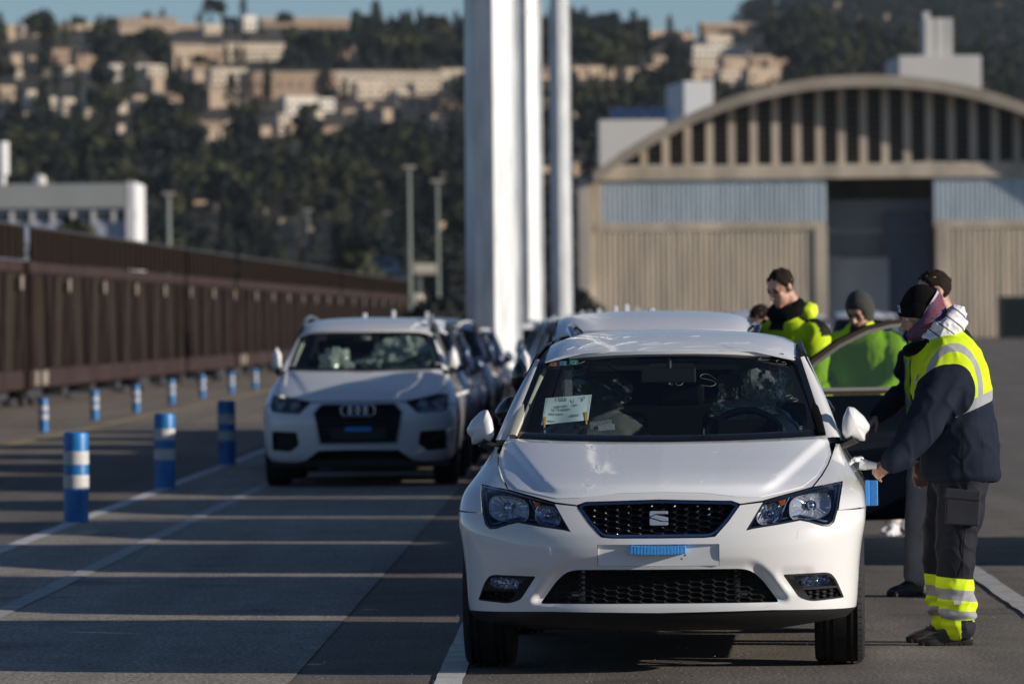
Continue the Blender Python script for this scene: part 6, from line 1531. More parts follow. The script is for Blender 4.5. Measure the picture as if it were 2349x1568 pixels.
CRM = {(k, s, m_): mesh('crown', *CR[(k, s)], tree_m[m_]) for k in 'cp' for s in range(3) for m_ in range(3)}
TRK = MB(); TRK.tube([(0, 0, -0.15), (0.005, 0, 0.3), (0, 0, 0.75)], [0.022, 0.016, 0.006], 6); TRKM = TRK.me('trunk', [bark])
PTR = MB(); PTR.tube([(0, 0, -0.15), (0.01, 0, 0.35), (0, 0, 0.6)], [0.035, 0.026, 0.015], 6); PTR.tube([(0, 0, .4), (.18, .08, .6)], [.015, .008], 5); PTR.tube([(0, 0, .42), (-.2, -.05, .58)], [.015, .008], 5); PTRM = PTR.me('trunk', [bark])
def tree(p, h_, kind, s, m_, label, group):
    t = thing('cypress_tree' if kind == 'c' else 'pine_tree', label, 'tree', p, rnd.uniform(0, 6), group)
    w_ = h_ * rnd.uniform(0.85, 1.25) * (1 if kind == 'c' else 1.0); t.scale = (w_, w_, h_)
    link('crown', CRM[(kind, s, m_)], t); link('trunk', TRKM if kind == 'c' else PTRM, t); return t
TG = 'cypresses and pines on the cemetery hill'
rnd = random.Random(23)
def clear(u, v, h_):       # leave the walls in view
    for u0, v0, u1, v1, c in walls:
        if u0 - 9 < u < u1 + 9 and v > v0 + 2 and v - h_ < v1 - 0.3 * (v1 - v0) and (u0 > 1560 or rnd.random() < 0.93): return False
    return True
# trees that stand out against the sky or the walls
sky_t = [(168, 78, 42, 'c'), (196, 82, 30, 'c'), (8, 86, 30, 'p'), (338, 60, 36, 'p'), (364, 52, 28, 'c'), (374, 56, 42, 'c'), (826, 84, 44, 'c'), (858, 82, 34, 'p'), (900, 84, 44, 'p'), (926, 82, 40, 'c'), (958, 80, 36, 'c'), (990, 84, 24, 'p'), (1014, 84, 30, 'p'), (1040, 86, 26, 'p'), (1245, 92, 34, 'c'), (1320, 98, 20, 'p'), (1352, 100, 36, 'p'), (1380, 98, 30, 'p'), (1412, 98, 36, 'p'), (1440, 104, 26, 'p'), (1580, 92, 30, 'c'), (1552, 96, 20, 'c'), (1556, 170, 80, 'p'), (1540, 130, 60, 'p'),
 (1440, 130, 50, 'p'), (1400, 136, 60, 'p'), (1350, 136, 50, 'p'), (1320, 140, 60, 'p'), (1240, 140, 50, 'p'), (660, 100, 40, 'p'), (700, 130, 60, 'p'), (740, 136, 70, 'p'), (790, 140, 70, 'p'), (840, 150, 60, 'p'), (880, 150, 60, 'p'), (930, 150, 60, 'p'), (980, 156, 64, 'p'), (1030, 150, 60, 'p'), (560, 150, 44, 'c'), (456, 170, 50, 'p'), (610, 156, 30, 'c'), (412, 200, 70, 'c'), (290, 230, 90, 'c'), (240, 150, 60, 'p'), (130, 210, 80, 'c'), (90, 180, 60, 'c')]
for k, (u, v, h_, kind) in enumerate(sky_t):
    p = on_hill(u, v); s_u = 13050 / p.y
    tree(p, h_ / s_u, kind, k % 3, k % 3 if kind == 'c' else 1 + k % 2, 'dark %s tree %s, %s' % ('slender cypress' if kind == 'c' else 'rounded pine', where2(u, v - h_), 'against the sky' if v < 105 else 'among the walls'), TG)
near = []
for k in range(5200):
    y = YA + (YB - YA) * rnd.random() ** 0.85; x = rnd.uniform(-1260, 1300) / 13050 * y
    z = float(hA(x, y)); s_u = 13050 / y; u = 1174 + x * s_u; v = 736.6 - (z - 1.53) * s_u
    if 1480 < u and v > 330: continue
    hm = rnd.uniform(4.2, 7.2) if rnd.random() < 0.72 else rnd.uniform(3.5, 5.2)
    kind = 'c' if rnd.random() < 0.72 else 'p'
    if v < 120 and u < 830 and rnd.random() < 0.45: continue
    if v < 90 and rnd.random() < 0.8: hm *= 0.55
    if not clear(u, v, hm * s_u): continue
    near.append((y, x, z, hm, kind, u, v))
near.sort()
ind = [q for q in near if 300 < q[6] < 620 and -20 < q[5] < 1360][::9][:170]
sel = set(id(q) for q in ind)
for k, q in enumerate(ind):
    y, x, z, hm, kind, u, v = q
    tree((x, y, z), hm * 1.08, kind, k % 3, (k // 3) % 3 if kind == 'c' else 1 + k % 2, 'dark %s tree %s' % ('slender cypress' if kind == 'c' else 'rounded pine', where2(u, v)), TG)
def mass(name, pts, label, far=False):
    V = []; F = []; Mi = []; off = 0
    for k, (y, x, z, hm, kind) in enumerate(pts):
        vs_, fs = CR[(kind, k % 3)]; a = np.array([tuple(v) for v in vs_]); an = rnd.uniform(0, 6.28); ca, sa = math.cos(an), math.sin(an); w_ = hm * rnd.uniform(0.9, 1.35)
        if far: a = a[:400]; 
        fsn = np.array(fs)[:len(a) // 4]
        q = np.stack([(a[:, 0] * ca - a[:, 1] * sa) * w_ + x, (a[:, 0] * sa + a[:, 1] * ca) * w_ + y, a[:, 2] * hm + z], 1)
        V.append(q); F.append(fsn + off); off += len(a); Mi += [1 if far else (k % 3 if kind == 'c' else 1 + k % 2)] * len(fsn)  # far woods all take the darkest foliage, the hill's shade put into colour
    V = np.concatenate(V); F = np.concatenate(F)
    me_ = bpy.data.meshes.new(name); me_.vertices.add(len(V)); me_.vertices.foreach_set('co', V.ravel())
    me_.loops.add(F.size); me_.loops.foreach_set('vertex_index', F.ravel().astype(np.int32)); me_.polygons.add(len(F))
    me_.polygons.foreach_set('loop_start', np.arange(0, F.size, 4, dtype=np.int32)); me_.polygons.foreach_set('loop_total', np.full(len(F), 4, dtype=np.int32))
    for m_ in tree_m: me_.materials.append(m_)
    me_.polygons.foreach_set('material_index', np.array(Mi, dtype=np.int32)); me_.update(); me_.validate()
    o = link(name, me_); tag(o, label, 'woods', kind='stuff'); return o
mass('woods', [q[:5] for q in near if id(q) not in sel], 'dark cypress woods covering the cemetery hill')
farp = []
for k in range(1500):
    y = YC + (YD - YC) * rnd.random() ** 0.7; x = rnd.uniform(350, 1250) / 13050 * y; farp.append((y, x, float(hB(x, y)), rnd.uniform(5, 9), 'p'))
mass('far_woods', farp, 'dark bluish woods on the shaded hill behind the hangar', True)
# sunlit gables on the shaded hill
for k, (u0, v0, u1, v1) in enumerate(((1846, 34, 1866, 58), (1906, 8, 1930, 30), (1922, 40, 1952, 58), (1948, 8, 1968, 32), (1968, 38, 1996, 58), (2014, 38, 2042, 58), (2062, 38, 2092, 58), (2286, 8, 2300, 40), (2274, 44, 2292, 68), (2300, 6, 2349, 26), (2266, 92, 2330, 120))):
    p = on_hill((u0 + u1) / 2, v1, hB, YC, YD); s_u = 13050 / p.y; w_ = (u1 - u0) / s_u; h_ = (v1 - v0) / s_u
    t = thing('hillside_house', ['small', 'narrow', 'low', 'tall'][k % 4] + ' sunlit sandstone house on the shaded hill %s the white tower' % ('left of' if u0 < 2100 else 'right of'), 'house', p, 0.5, 'sunlit houses on the shaded hill')
    b = MB(); b.box((0, 2, h_ / 2 - 1), (w_, 4, h_ + 2)); b.build('wall', [sand if k % 3 else sand_p], t); b = MB(); b.prism([(-w_ / 2 - .2, h_), (w_ / 2 + .2, h_), (0, h_ + w_ * .18)], -0.2, 4.2, 'Y'); b.build('roof', [brownw], t)
slabm = mat('grey terrace block', (0.10, 0.12, 0.15), 0.8, var=0.2, scale=0.05)
for k, (u0, v0, u1, v1) in enumerate(((1760, 26, 2120, 44), (2200, 20, 2349, 40), (1900, 66, 2080, 84), (2210, 100, 2349, 120))):
    p = on_hill((u0 + u1) / 2, v1, hB, YC, YD); s_u = 13050 / p.y; w_ = (u1 - u0) / s_u; h_ = (v1 - v0) / s_u
    t = thing('terrace_block', 'long grey terrace building %s on the shaded hill' % ('at the top left', 'at the top right', 'midway left', 'midway right')[k], 'building', p, 0.0, 'grey terraces on the shaded hill')
    b = MB(); b.box((0, 3, h_ / 2 - 1), (w_, 6, h_ + 2)); b.build('wall', [slabm], t)
    b = MB(); n = int(w_ / 3.5)
    for i in range(n): b.box((-w_ / 2 + (i + .5) * w_ / n, -0.05, h_ * 0.5), (1.6, 0.1, h_ * 0.35))
    b.build('window', [win_dark], t)['kind'] = 'stuff'
# hedges and bushes at the foot
bushes = [(171, 545, 44, 330, 'p', 2, 'round bush behind the train before the white works building'), (812, 650, 80, 330, 'p', 2, 'yellow-green bush behind the far part of the train'), (1010, 742, 60, 200, 'p', 1, 'dark hedge bush beside the widest mast'), (1050, 745, 60, 205, 'p', 1, 'dark hedge bush touching the widest mast'),
          (975, 745, 56, 196, 'p', 1, 'dark hedge bush past the end of the train'), (1330, 720, 60, 300, 'p', 1, 'dark bush between the slimmest mast and the hangar corner'), (1240, 720, 60, 300, 'p', 1, 'dark bush between the middle and slimmest masts'), (560, 640, 40, 420, 'p', 2, 'low green bush over the middle wagons')]
for u, v, h_, Y, kind, m_, words in bushes:
    p = at(u, v, Y); hh_ = h_ / (13050 / Y); t = thing('bush', words, 'bush', (p.x, Y, 0)); top_z = p.z + hh_
    t.scale = (max(hh_, top_z * 0.8) * 1.1,) * 2 + (top_z * 1.05,)
    link('foliage', CRM[('p', 0, m_)], t); link('stem', PTRM, t)
# the ground rises behind the train into scrub
# ------------------------------------------------------------------ people
skin_m = mat('skin', (0.46, 0.26, 0.19), rough=0.5, var=0.10, scale=30, bump=0.1, bscale=200)
hair_m = mat('dark hair', (0.022, 0.015, 0.011), spec=0.15, rough=0.85, var=0.4, scale=120, bump=0.8, bscale=160)
fleece = mat('navy fleece', (0.005, 0.007, 0.014), rough=0.95, sheen=0.02, var=0.25, scale=30, bump=0.35, bscale=220)
navy_tw = mat('navy work cloth', (0.012, 0.014, 0.022), rough=0.85, var=0.2, scale=12, bump=0.15, bscale=300)
beige = mat('beige work cloth', (0.58, 0.52, 0.49), rough=0.9, var=0.15, scale=8, bump=0.2, bscale=60)
grey_cloth = mat('grey hood cloth', (0.045, 0.043, 0.042), rough=0.95, var=0.2, scale=30, bump=0.3, bscale=200)
black_cloth = mat('black knit', (0.006, 0.006, 0.007), rough=0.95, spec=0.1, sheen=0.0, bump=0.5, bscale=260)
shoe_m = mat('worn black leather', (0.018, 0.017, 0.016), rough=0.42, var=0.4, scale=25, bump=0.3, bscale=70)
sole_m = mat('shoe sole', (0.012, 0.012, 0.012), rough=0.7)
white_cloth = mat('white cloth', (0.70, 0.69, 0.74), rough=0.85)
shoe_white = mat('white trainer', (0.62, 0.62, 0.66), rough=0.6)
YEL, GRY = (0.60, 0.80, 0.015), (0.30, 0.31, 0.33)

def band_material(name, attr, stops, rough=0.75, speck=True):
    """cloth whose colour changes along a length stored on the vertices (attr); stops = [(value, colour)...] ascending"""
    m_ = bpy.data.materials.new(name); m_.use_nodes = True; nt = m_.node_tree; b_ = nt.nodes['Principled BSDF']
    b_.inputs['Roughness'].default_value = rough; b_.inputs['Sheen Weight'].default_value = 0.0; b_.inputs['Specular IOR Level'].default_value = 0.2
    a = nt.nodes.new('ShaderNodeAttribute'); a.attribute_name = attr
    prev = None
    for k, (v, col) in enumerate(stops):
        if prev is None: prev = col; prevsock = None; continue
        g = nt.nodes.new('ShaderNodeMath'); g.operation = 'GREATER_THAN'; g.inputs[1].default_value = v; nt.links.new(a.outputs['Fac'], g.inputs[0])
        mx = nt.nodes.new('ShaderNodeMix'); mx.data_type = 'RGBA'; nt.links.new(g.outputs[0], mx.inputs[0])
        if prevsock is None: mx.inputs[6].default_value = (*prev, 1)
        else: nt.links.new(prevsock, mx.inputs[6])
        mx.inputs[7].default_value = (*col, 1); prevsock = mx.outputs[2]
    nt.links.new(prevsock, b_.inputs['Base Color'])
    return m_, nt, prevsock, b_

def fuse(name, mb, voxel, smooth=4, mats=None, wrinkle=None, parent=None, dec=None):
    """one continuous skin round overlapping closed shapes"""
    src = mb.me(name + '_source', [white_cloth]); o = bpy.data.objects.new(name, src); COL.objects.link(o)
    r_ = o.modifiers.new('r', 'REMESH'); r_.mode = 'VOXEL'; r_.voxel_size = voxel; r_.adaptivity = 0
    s_2 = o.modifiers.new('s', 'SMOOTH'); s_2.iterations = smooth; s_2.factor = 0.6
    dg = bpy.context.evaluated_depsgraph_get(); me_ = bpy.data.meshes.new_from_object(o.evaluated_get(dg))
    bpy.data.objects.remove(o); bpy.data.meshes.remove(src)
    me_.name = name
    n = len(me_.vertices); co = np.empty(n * 3); me_.vertices.foreach_get('co', co); co = co.reshape(-1, 3)
    if wrinkle:
        no = np.empty(n * 3); me_.vertices.foreach_get('normal', no); no = no.reshape(-1, 3)
        for i in range(n):
            d = wrinkle(co[i]); co[i] += no[i] * d
        me_.vertices.foreach_set('co', co.ravel())
    me_.materials.clear()
    for m_ in (mats or [white_cloth]): me_.materials.append(m_)
    me_.polygons.foreach_set('use_smooth', np.ones(len(me_.polygons), dtype=bool)); me_.update()
    return me_, co

def chain(mb, pts, rad, n=12, flat=1.0):
    """a tapering limb with round ends"""
    P = [Vector(p) for p in pts]; R_ = list(rad); Q = []; RR = []
    for i in range(len(P) - 1):
        for k in range(4):
            t = k / 4; Q.append(P[i].lerp(P[i + 1], t)); RR.append(R_[i] + (R_[i + 1] - R_[i]) * (t * t * (3 - 2 * t)))
    Q.append(P[-1]); RR.append(R_[-1])
    d0 = (Q[0] - Q[1]).normalized(); d1 = (Q[-1] - Q[-2]).normalized()
    Q = [Q[0] + d0 * RR[0] * 0.75, Q[0] + d0 * RR[0] * 0.5] + Q + [Q[-1] + d1 * RR[-1] * 0.5, Q[-1] + d1 * RR[-1] * 0.75]; RR = [RR[0] * 0.45, RR[0] * 0.85] + RR + [RR[-1] * 0.85, RR[-1] * 0.45]
    mb.tube(Q, RR, n, flat=flat)

def rings(mb_, *a): pass
def loft(mb, rs, n=24, pw=2.3):
    """closed loft of superellipses: (cx, cy, z, hx, hy)"""
    vs_ = []
    for cx, cy, z, hx, hy in rs:
        for k in range(n):
            a = 2 * math.pi * k / n; c, s__ = math.cos(a), math.sin(a)
            vs_.append((cx + hx * math.copysign(abs(c) ** (2 / pw), c), cy + hy * math.copysign(abs(s__) ** (2 / pw), s__), z))
    fs = [(i * n + k, i * n + (k + 1) % n, (i + 1) * n + (k + 1) % n, (i + 1) * n + k) for i in range(len(rs) - 1) for k in range(n)]
    fs.append(tuple(range(n - 1, -1, -1))); o = (len(rs) - 1) * n; fs.append(tuple(o + k for k in range(n))); mb.add(vs_, fs)

def place_head(mb, M_, beard=False):
    """a head facing -Y in its own frame, its chin-to-crown centre at the origin, moved by M_"""
    s0 = len(mb.v)
    mb.sphere((0, 0.012, 0.030), (0.074, 0.092, 0.088), 20, 14)
    mb.sphere((0, -0.028, -0.045), (0.054, 0.060, 0.066), 18, 12)
    mb.sphere((0, -0.062, -0.092), (0.026, 0.024, 0.020), 12, 8)             # chin
    mb.sphere((0.036, -0.058, -0.018), (0.024, 0.022, 0.020), 10, 8); mb.sphere((-0.036, -0.058, -0.018), (0.024, 0.022, 0.020), 10, 8)    # cheeks
    mb.sphere((0, -0.070, 0.028), (0.050, 0.018, 0.014), 12, 8)              # brow
    chain(mb, [(0, -0.082, 0.014), (0, -0.096, -0.008), (0, -0.106, -0.026)], [0.008, 0.010, 0.0125], 8)
    mb.sphere((0.010, -0.092, -0.030), (0.009, 0.010, 0.007), 8, 6); mb.sphere((-0.010, -0.092, -0.030), (0.009, 0.010, 0.007), 8, 6)
    mb.sphere((0, -0.082, -0.056), (0.021, 0.012, 0.006), 10, 6); mb.sphere((0, -0.080, -0.066), (0.018, 0.012, 0.006), 10, 6)    # lips
    for sx in (-1, 1):
        mb.sphere((sx * 0.077, 0.012, -0.004), (0.009, 0.018, 0.030), 10, 8)
    chain(mb, [(0, 0.028, -0.06), (0, 0.045, -0.15)], [0.052, 0.056], 14)
    for i in range(s0, len(mb.v)): mb.v[i] = tuple(M_ @ Vector(mb.v[i]))

def add_hand(mb, wrist, direc, palm_n, curl=0.5, s=1.0, side=1):
    """palm, four unequal bent fingers and a thumb that leaves the side of the palm"""
    d = Vector(direc).normalized(); nrm = Vector(palm_n).normalized(); nrm = (nrm - d * nrm.dot(d)).normalized(); lat = d.cross(nrm) * side
    w_ = Vector(wrist)
    for k in range(5):
        q = (k - 2) / 2; chain(mb, [w_ + lat * q * 0.018 * s, w_ + d * 0.088 * s + lat * q * 0.032 * s], [0.013 * s, 0.0125 * s], 8)
    for k, (o, L_) in enumerate(((-0.033, 0.068), (-0.011, 0.080), (0.011, 0.074), (0.032, 0.058))):
        p = w_ + d * 0.088 * s + lat * o * s; pts = [p]; dd = d.copy()
        for seg in (0.45, 0.32, 0.25):
            ang = curl * (0.9 + 0.15 * k); dd = (dd * math.cos(ang) + nrm * math.sin(ang)).normalized(); p = p + dd * L_ * seg * s; pts.append(p)
        chain(mb, pts, [0.0092 * s, 0.0086 * s, 0.0080 * s, 0.0070 * s], 8)
    p = w_ + d * 0.025 * s - lat * 0.022 * s; q = p + (d * 0.5 - lat * 0.65 + nrm * 0.45).normalized() * 0.042 * s; r_ = q + (d * 0.8 - lat * 0.1 + nrm * 0.5).normalized() * 0.034 * s; e = r_ + (d * 0.75 + nrm * 0.55 + lat * 0.3).normalized() * 0.026 * s
    chain(mb, [p, q, r_, e], [0.014 * s, 0.0115 * s, 0.0100 * s, 0.0085 * s], 8)

def shoe(parent, x, y, ang, s=1.0, m_=None, m2=None, name='shoe'):
    m_ = m_ or shoe_m; m2 = m2 or sole_m
    M_ = Matrix.Translation((x, y, 0)) @ Matrix.Rotation(ang, 4, 'Z') @ Matrix.Scale(s, 4)
    out = [(-0.075, 0.0), (-0.066, 0.036), (-0.02, 0.040), (0.06, 0.044), (0.12, 0.052), (0.165, 0.045), (0.188, 0.022), (0.192, 0.0), (0.186, -0.026), (0.16, -0.044), (0.11, -0.046), (0.05, -0.036), (-0.02, -0.034), (-0.066, -0.032)]
    out = [tuple(q) for q in curve(out + [out[0]], 2)][:-1]
    prof = [(0.000, 0.95), (0.006, 1.0), (0.026, 1.0), (0.030, 0.965)]
    b = MB(); n = len(out); vs_ = [M_ @ Vector((px * k + 0.055 * (1 - k), py * k, z)) for z, k in prof for px, py in out]
    fs = [(i * n + k, i * n + (k + 1) % n, (i + 1) * n + (k + 1) % n, (i + 1) * n + k) for i in range(len(prof) - 1) for k in range(n)] + [tuple(range(n - 1, -1, -1))]
    b.add(vs_, fs)
    for k in range(11):
        xx = -0.06 + k * 0.022; b.add([M_ @ Vector((xx + dx, sy * (0.0465 + 0.001), zz)) for dx, zz in ((0, 0.001), (0.010, 0.001), (0.016, 0.020), (0.006, 0.020)) for sy in (1,)], [(0, 1, 2, 3)]); 
    so = b.build('sole', [m2], None, smooth=True, angle=40)
    # upper: height falls from ankle to toe
    b = MB(); vs_ = []
    def top(px): return float(np.interp(px, [-0.075, -0.03, 0.02, 0.06, 0.10, 0.15, 0.192], [0.100, 0.112, 0.112, 0.092, 0.072, 0.060, 0.030]))
    L_ = [(0.0, 0.965), (0.25, 1.0), (0.5, 0.97), (0.75, 0.84), (0.92, 0.60), (1.0, 0.25)]
    for t, k in L_:
        for px, py in out:
            h = top(px * 0.97); kx = 1 - (1 - k) * 0.45
            vs_.append(M_ @ Vector((px * kx + 0.03 * (1 - kx), py * k * 0.98, 0.026 + (h - 0.026) * t)))
    fs = [(i * n + k, i * n + (k + 1) % n, (i + 1) * n + (k + 1) % n, (i + 1) * n + k) for i in range(len(L_) - 1) for k in range(n)] + [tuple((len(L_) - 1) * n + k for k in range(n))]
    b.add(vs_, fs); up_ = b.build(name, [m_], parent, smooth=True, angle=60); so.parent = up_
    b = MB()
    for k in range(4):
        xx = 0.035 + k * 0.018; z = top(xx) + 0.000; b.tube([M_ @ Vector((xx, -0.018, z - 0.008)), M_ @ Vector((xx + 0.004, 0, z - 0.001)), M_ @ Vector((xx, 0.018, z - 0.008))], 0.0028, 5)
    b.build('lace', [m2], up_)
    return up_

def wr(seed, amp=0.006, f=9.0):
    def w_(p):
        v = Vector(p); q = noise.noise(Vector((v.x * f * 0.8, v.y * f * 0.8, v.z * f * 1.5 + seed)))
        r_ = 1 - abs(noise.noise(Vector((v.x * f * 1.3 + seed, v.y * f, v.z * f * 1.1))) * 2.2)
        return amp * (q * 0.8 + max(0, r_ - 0.55) * 1.3)
    return w_

def near_seg(co, segs):
    d = np.full(len(co), 1e9); idx = np.zeros(len(co), int); tt = np.zeros(len(co))
    for k, (a, b_) in enumerate(segs):
        a = np.array(a, float); b_ = np.array(b_, float); ab = b_ - a; t = np.clip(((co - a) @ ab) / (ab @ ab), 0, 1); q = np.linalg.norm(co - (a + t[:, None] * ab), axis=1)
        k_ = q < d; d = np.where(k_, q, d); tt = np.where(k_, t, tt); idx = np.where(k_, k, idx)
    return d, idx, tt
def set_attr(me_, name, vals):
    a = me_.attributes.new(name, 'FLOAT', 'POINT'); a.data.foreach_set('value', np.asarray(vals, dtype=np.float32))

# ================= the worker at the driver's handle: faces -X, his left side to the camera
WX, WY = 2.035, 26.66
worker = thing('person', 'worker in black cap, tartan scarf and yellow-navy jacket reaching for the white door handle', 'person', (WX, WY, 0))
sh_l, el_l, wr_l = (0.005, -0.185, 1.335), (-0.125, -0.27, 1.035), (-0.288, -0.335, 0.848)
sh_r, el_r, wr_r = (-0.01, 0.185, 1.33), (-0.03, 0.25, 1.07), (-0.10, 0.20, 0.86)
b = MB()
HM_ = Matrix.Translation((-0.118, 0, 1.545)) @ Matrix.Rotation(R(-90), 4, 'Z') @ Matrix.Rotation(R(24), 4, 'X')
place_head(b, HM_)
loft(b, [(0.06, 0, 0.82, 0.11, 0.15), (0.05, 0, 0.95, 0.12, 0.155), (0.02, 0, 1.15, 0.125, 0.165), (0.0, 0, 1.30, 0.12, 0.17), (-0.01, 0, 1.40, 0.09, 0.12), (-0.03, 0, 1.45, 0.06, 0.06)])
for A, B_, C in ((sh_l, el_l, wr_l), (sh_r, el_r, wr_r)): chain(b, [A, B_, C], [0.052, 0.042, 0.027])
chain(b, [(0.07, -0.095, 0.86), (0.025, -0.10, 0.48), (0.045, -0.10, 0.09)], [0.085, 0.055, 0.040]); chain(b, [(0.05, 0.095, 0.86), (-0.01, 0.12, 0.48), (0.01, 0.14, 0.09)], [0.085, 0.055, 0.040])
add_hand(b, wr_l, (-0.80, 0.10, -0.42), (0.45, 0.80, -0.30), 1.15, 0.86, 1); add_hand(b, wr_r, (-0.2, -0.1, -0.9), (0.2, -0.6, -0.5), 0.5, 0.98, -1)
me_, co = fuse('body', b, 0.0065, 3, [skin_m]); link('body', me_, worker)
for sy in (-1, 1):     # eyes looking down
    b = MB(); c = HM_ @ Vector((sy * 0.030, -0.066, 0.006)); b.sphere(c, 0.0105, 10, 8); b.build('eye', [mat('eye white', (0.6, 0.58, 0.55), 0.3)], worker, smooth=True)
    b = MB(); pts = [HM_ @ Vector((sy * (0.016 + 0.030 * t), -0.088 + 0.012 * t, 0.028 + 0.006 * math.sin(t * 3))) for t in (0, .33, .66, 1)]; b.tube(pts, [0.003, 0.0045, 0.004, 0.002], 6); b.build('eyebrow', [hair_m], worker)
# jacket
b = MB()
loft(b, [(0.070, 0, 0.760, 0.166, 0.200), (0.066, 0, 0.785, 0.186, 0.222), (0.052, 0, 0.93, 0.192, 0.222), (0.030, 0, 1.08, 0.190, 0.222), (0.020, 0, 1.20, 0.186, 0.226), (0.012, 0, 1.30, 0.176, 0.218), (0.002, 0, 1.37, 0.158, 0.195), (-0.006, 0, 1.425, 0.128, 0.150), (-0.018, 0, 1.465, 0.095, 0.100), (-0.03, 0, 1.48, 0.07, 0.07)], 28)
chain(b, [(0.01, -0.12, 1.345), sh_l, el_l, (-0.268, -0.326, 0.866)], [0.105, 0.112, 0.088, 0.062], 18); chain(b, [(0.01, 0.12, 1.345), sh_r, el_r, (-0.09, 0.205, 0.885)], [0.105, 0.108, 0.085, 0.058], 18)
for A, B_ in (((-0.245, -0.315, 0.888), (-0.282, -0.332, 0.852)),):
    chain(b, [A, B_], [0.070, 0.052], 16)
def jw(p):
    v = Vector(p); base = wr(3, 0.009, 8)(p)
    # long folds running down the forearm and across the elbow
    if v.y < -0.2: base += 0.008 * math.sin((v.x * 0.9 - v.z * 0.45) * 46 + 2 * noise.noise(v * 6)) * (0.4 + 0.6 * noise.noise(v * 5))
    return base
jk, co = fuse('jacket', b, 0.0085, 5, None, jw)
segL = [((0.0, -0.20, 1.315), el_l), (el_l, wr_l)]; segR = [((0.0, 0.20, 1.315), el_r), (el_r, wr_r)]
dl, il, tl = near_seg(co, segL); dr_, ir, tr = near_seg(co, segR)
# distance outside the armhole: an ellipse on each flank, as sewn
def armhole(co, sy, seg):
    c = np.array([0.012, 0, 1.19]); q = np.sqrt(((co[:, 0] - c[0]) / 0.106) ** 2 + ((co[:, 2] - c[2]) / 0.124) ** 2); side = co[:, 1] * sy
    a = 1 - q + np.clip((side - 0.13) * 1.0, -3, 0) * 12
    return a
sleeve = np.maximum(armhole(co, -1, dl), armhole(co, 1, dr_))
armside = np.maximum(-co[:, 1] - 0.228, np.where(co[:, 1] < 0, np.minimum(0.125 - dl, np.minimum(np.where(il == 1, 1.0, tl) - 0.40, -co[:, 1] - 0.185)), np.minimum(0.125 - dr_, np.minimum(np.where(ir == 1, 1.0, tr) - 0.3, co[:, 1] - 0.16))))
armside = np.where((co[:, 2] > 1.18) & (co[:, 1] < 0), np.minimum(armside, (1.312 - 4.5 * (co[:, 0] + 0.02) ** 2 - co[:, 2])), armside)
sleeve = np.maximum(np.where(co[:, 1] < 0, np.maximum(sleeve, armside * 12), sleeve), armside * 12)
set_attr(jk, 'sleeve', sleeve)
hem = co[:, 2] - 0.42 * np.maximum(0, co[:, 0] - 0.02) - 0.25 * np.maximum(0, -0.02 - co[:, 0])         # the waist seam climbs to the back
set_attr(jk, 'level', hem); set_attr(jk, 'px', co[:, 0]); set_attr(jk, 'pz', co[:, 2])
jm = bpy.data.materials.new('hi-vis jacket'); jm.use_nodes = True; nt = jm.node_tree; b_ = nt.nodes['Principled BSDF']; b_.inputs['Roughness'].default_value = 0.85; b_.inputs['Specular IOR Level'].default_value = 0.2
def att(n):
    a = nt.nodes.new('ShaderNodeAttribute'); a.attribute_name = n; return a.outputs['Fac']
def mth(op, a, b2=None):
    n = nt.nodes.new('ShaderNodeMath'); n.operation = op
    for i, v in enumerate((a, b2)):
        if v is None: continue
        if isinstance(v, (int, float)): n.inputs[i].default_value = v
        else: nt.links.new(v, n.inputs[i])
    return n.outputs[0]
def mixc(f, c1, c2):
    n = nt.nodes.new('ShaderNodeMix'); n.data_type = 'RGBA'; nt.links.new(f, n.inputs[0])
    for i, c in ((6, c1), (7, c2)):
        if isinstance(c, tuple): n.inputs[i].default_value = (*c, 1)
        else: nt.links.new(c, n.inputs[i])
    return n.outputs[2]
lv, px_a, pz_a, sl = att('level'), att('px'), att('pz'), att('sleeve')
NAV = (0.009, 0.014, 0.030)
# waist tape, then the shoulder tape: an arch round the armhole
tape = mth('MULTIPLY', mth('GREATER_THAN', lv, 1.062), mth('LESS_THAN', lv, 1.112))
ring_ = mth('SQRT', mth('ADD', mth('POWER', mth('DIVIDE', mth('SUBTRACT', px_a, 0.015), 0.142), 2.0), mth('POWER', mth('DIVIDE', mth('SUBTRACT', pz_a, 1.195), 0.215), 2.0)))
tape2 = mth('MULTIPLY', mth('MULTIPLY', mth('GREATER_THAN', ring_, 0.82), mth('LESS_THAN', ring_, 1.0)), mth('GREATER_THAN', pz_a, 1.02))
anyt = mth('MAXIMUM', tape, tape2)
c = mixc(anyt, YEL, (0.33, 0.34, 0.36)); c = mixc(mth('LESS_THAN', lv, 1.062), c, NAV)
collar = mth('MULTIPLY', mth('GREATER_THAN', pz_a, 1.41), mth('LESS_THAN', px_a, -0.09)); c = mixc(collar, c, NAV)
c = mixc(mth('GREATER_THAN', sl, 0.0), c, NAV)
nz_ = nt.nodes.new('ShaderNodeTexNoise'); nz_.inputs['Scale'].default_value = 240; tcj = nt.nodes.new('ShaderNodeTexCoord'); nt.links.new(tcj.outputs['Object'], nz_.inputs['Vector'])
bpj = nt.nodes.new('ShaderNodeBump'); bpj.inputs['Strength'].default_value = 0.3; bpj.inputs['Distance'].default_value = 0.004; nt.links.new(nz_.outputs[0], bpj.inputs['Height']); nt.links.new(bpj.outputs[0], b_.inputs['Normal'])
nt.links.new(c, b_.inputs['Base Color'])
jk.materials.clear(); jk.materials.append(jm); link('jacket', jk, worker)
b = MB(); b.tube([(0.055, -0.222, 0.81), (0.052, -0.232, 0.95), (0.048, -0.238, 1.05)], 0.0022, 5); b.build('side_seam', [black_cloth], worker)
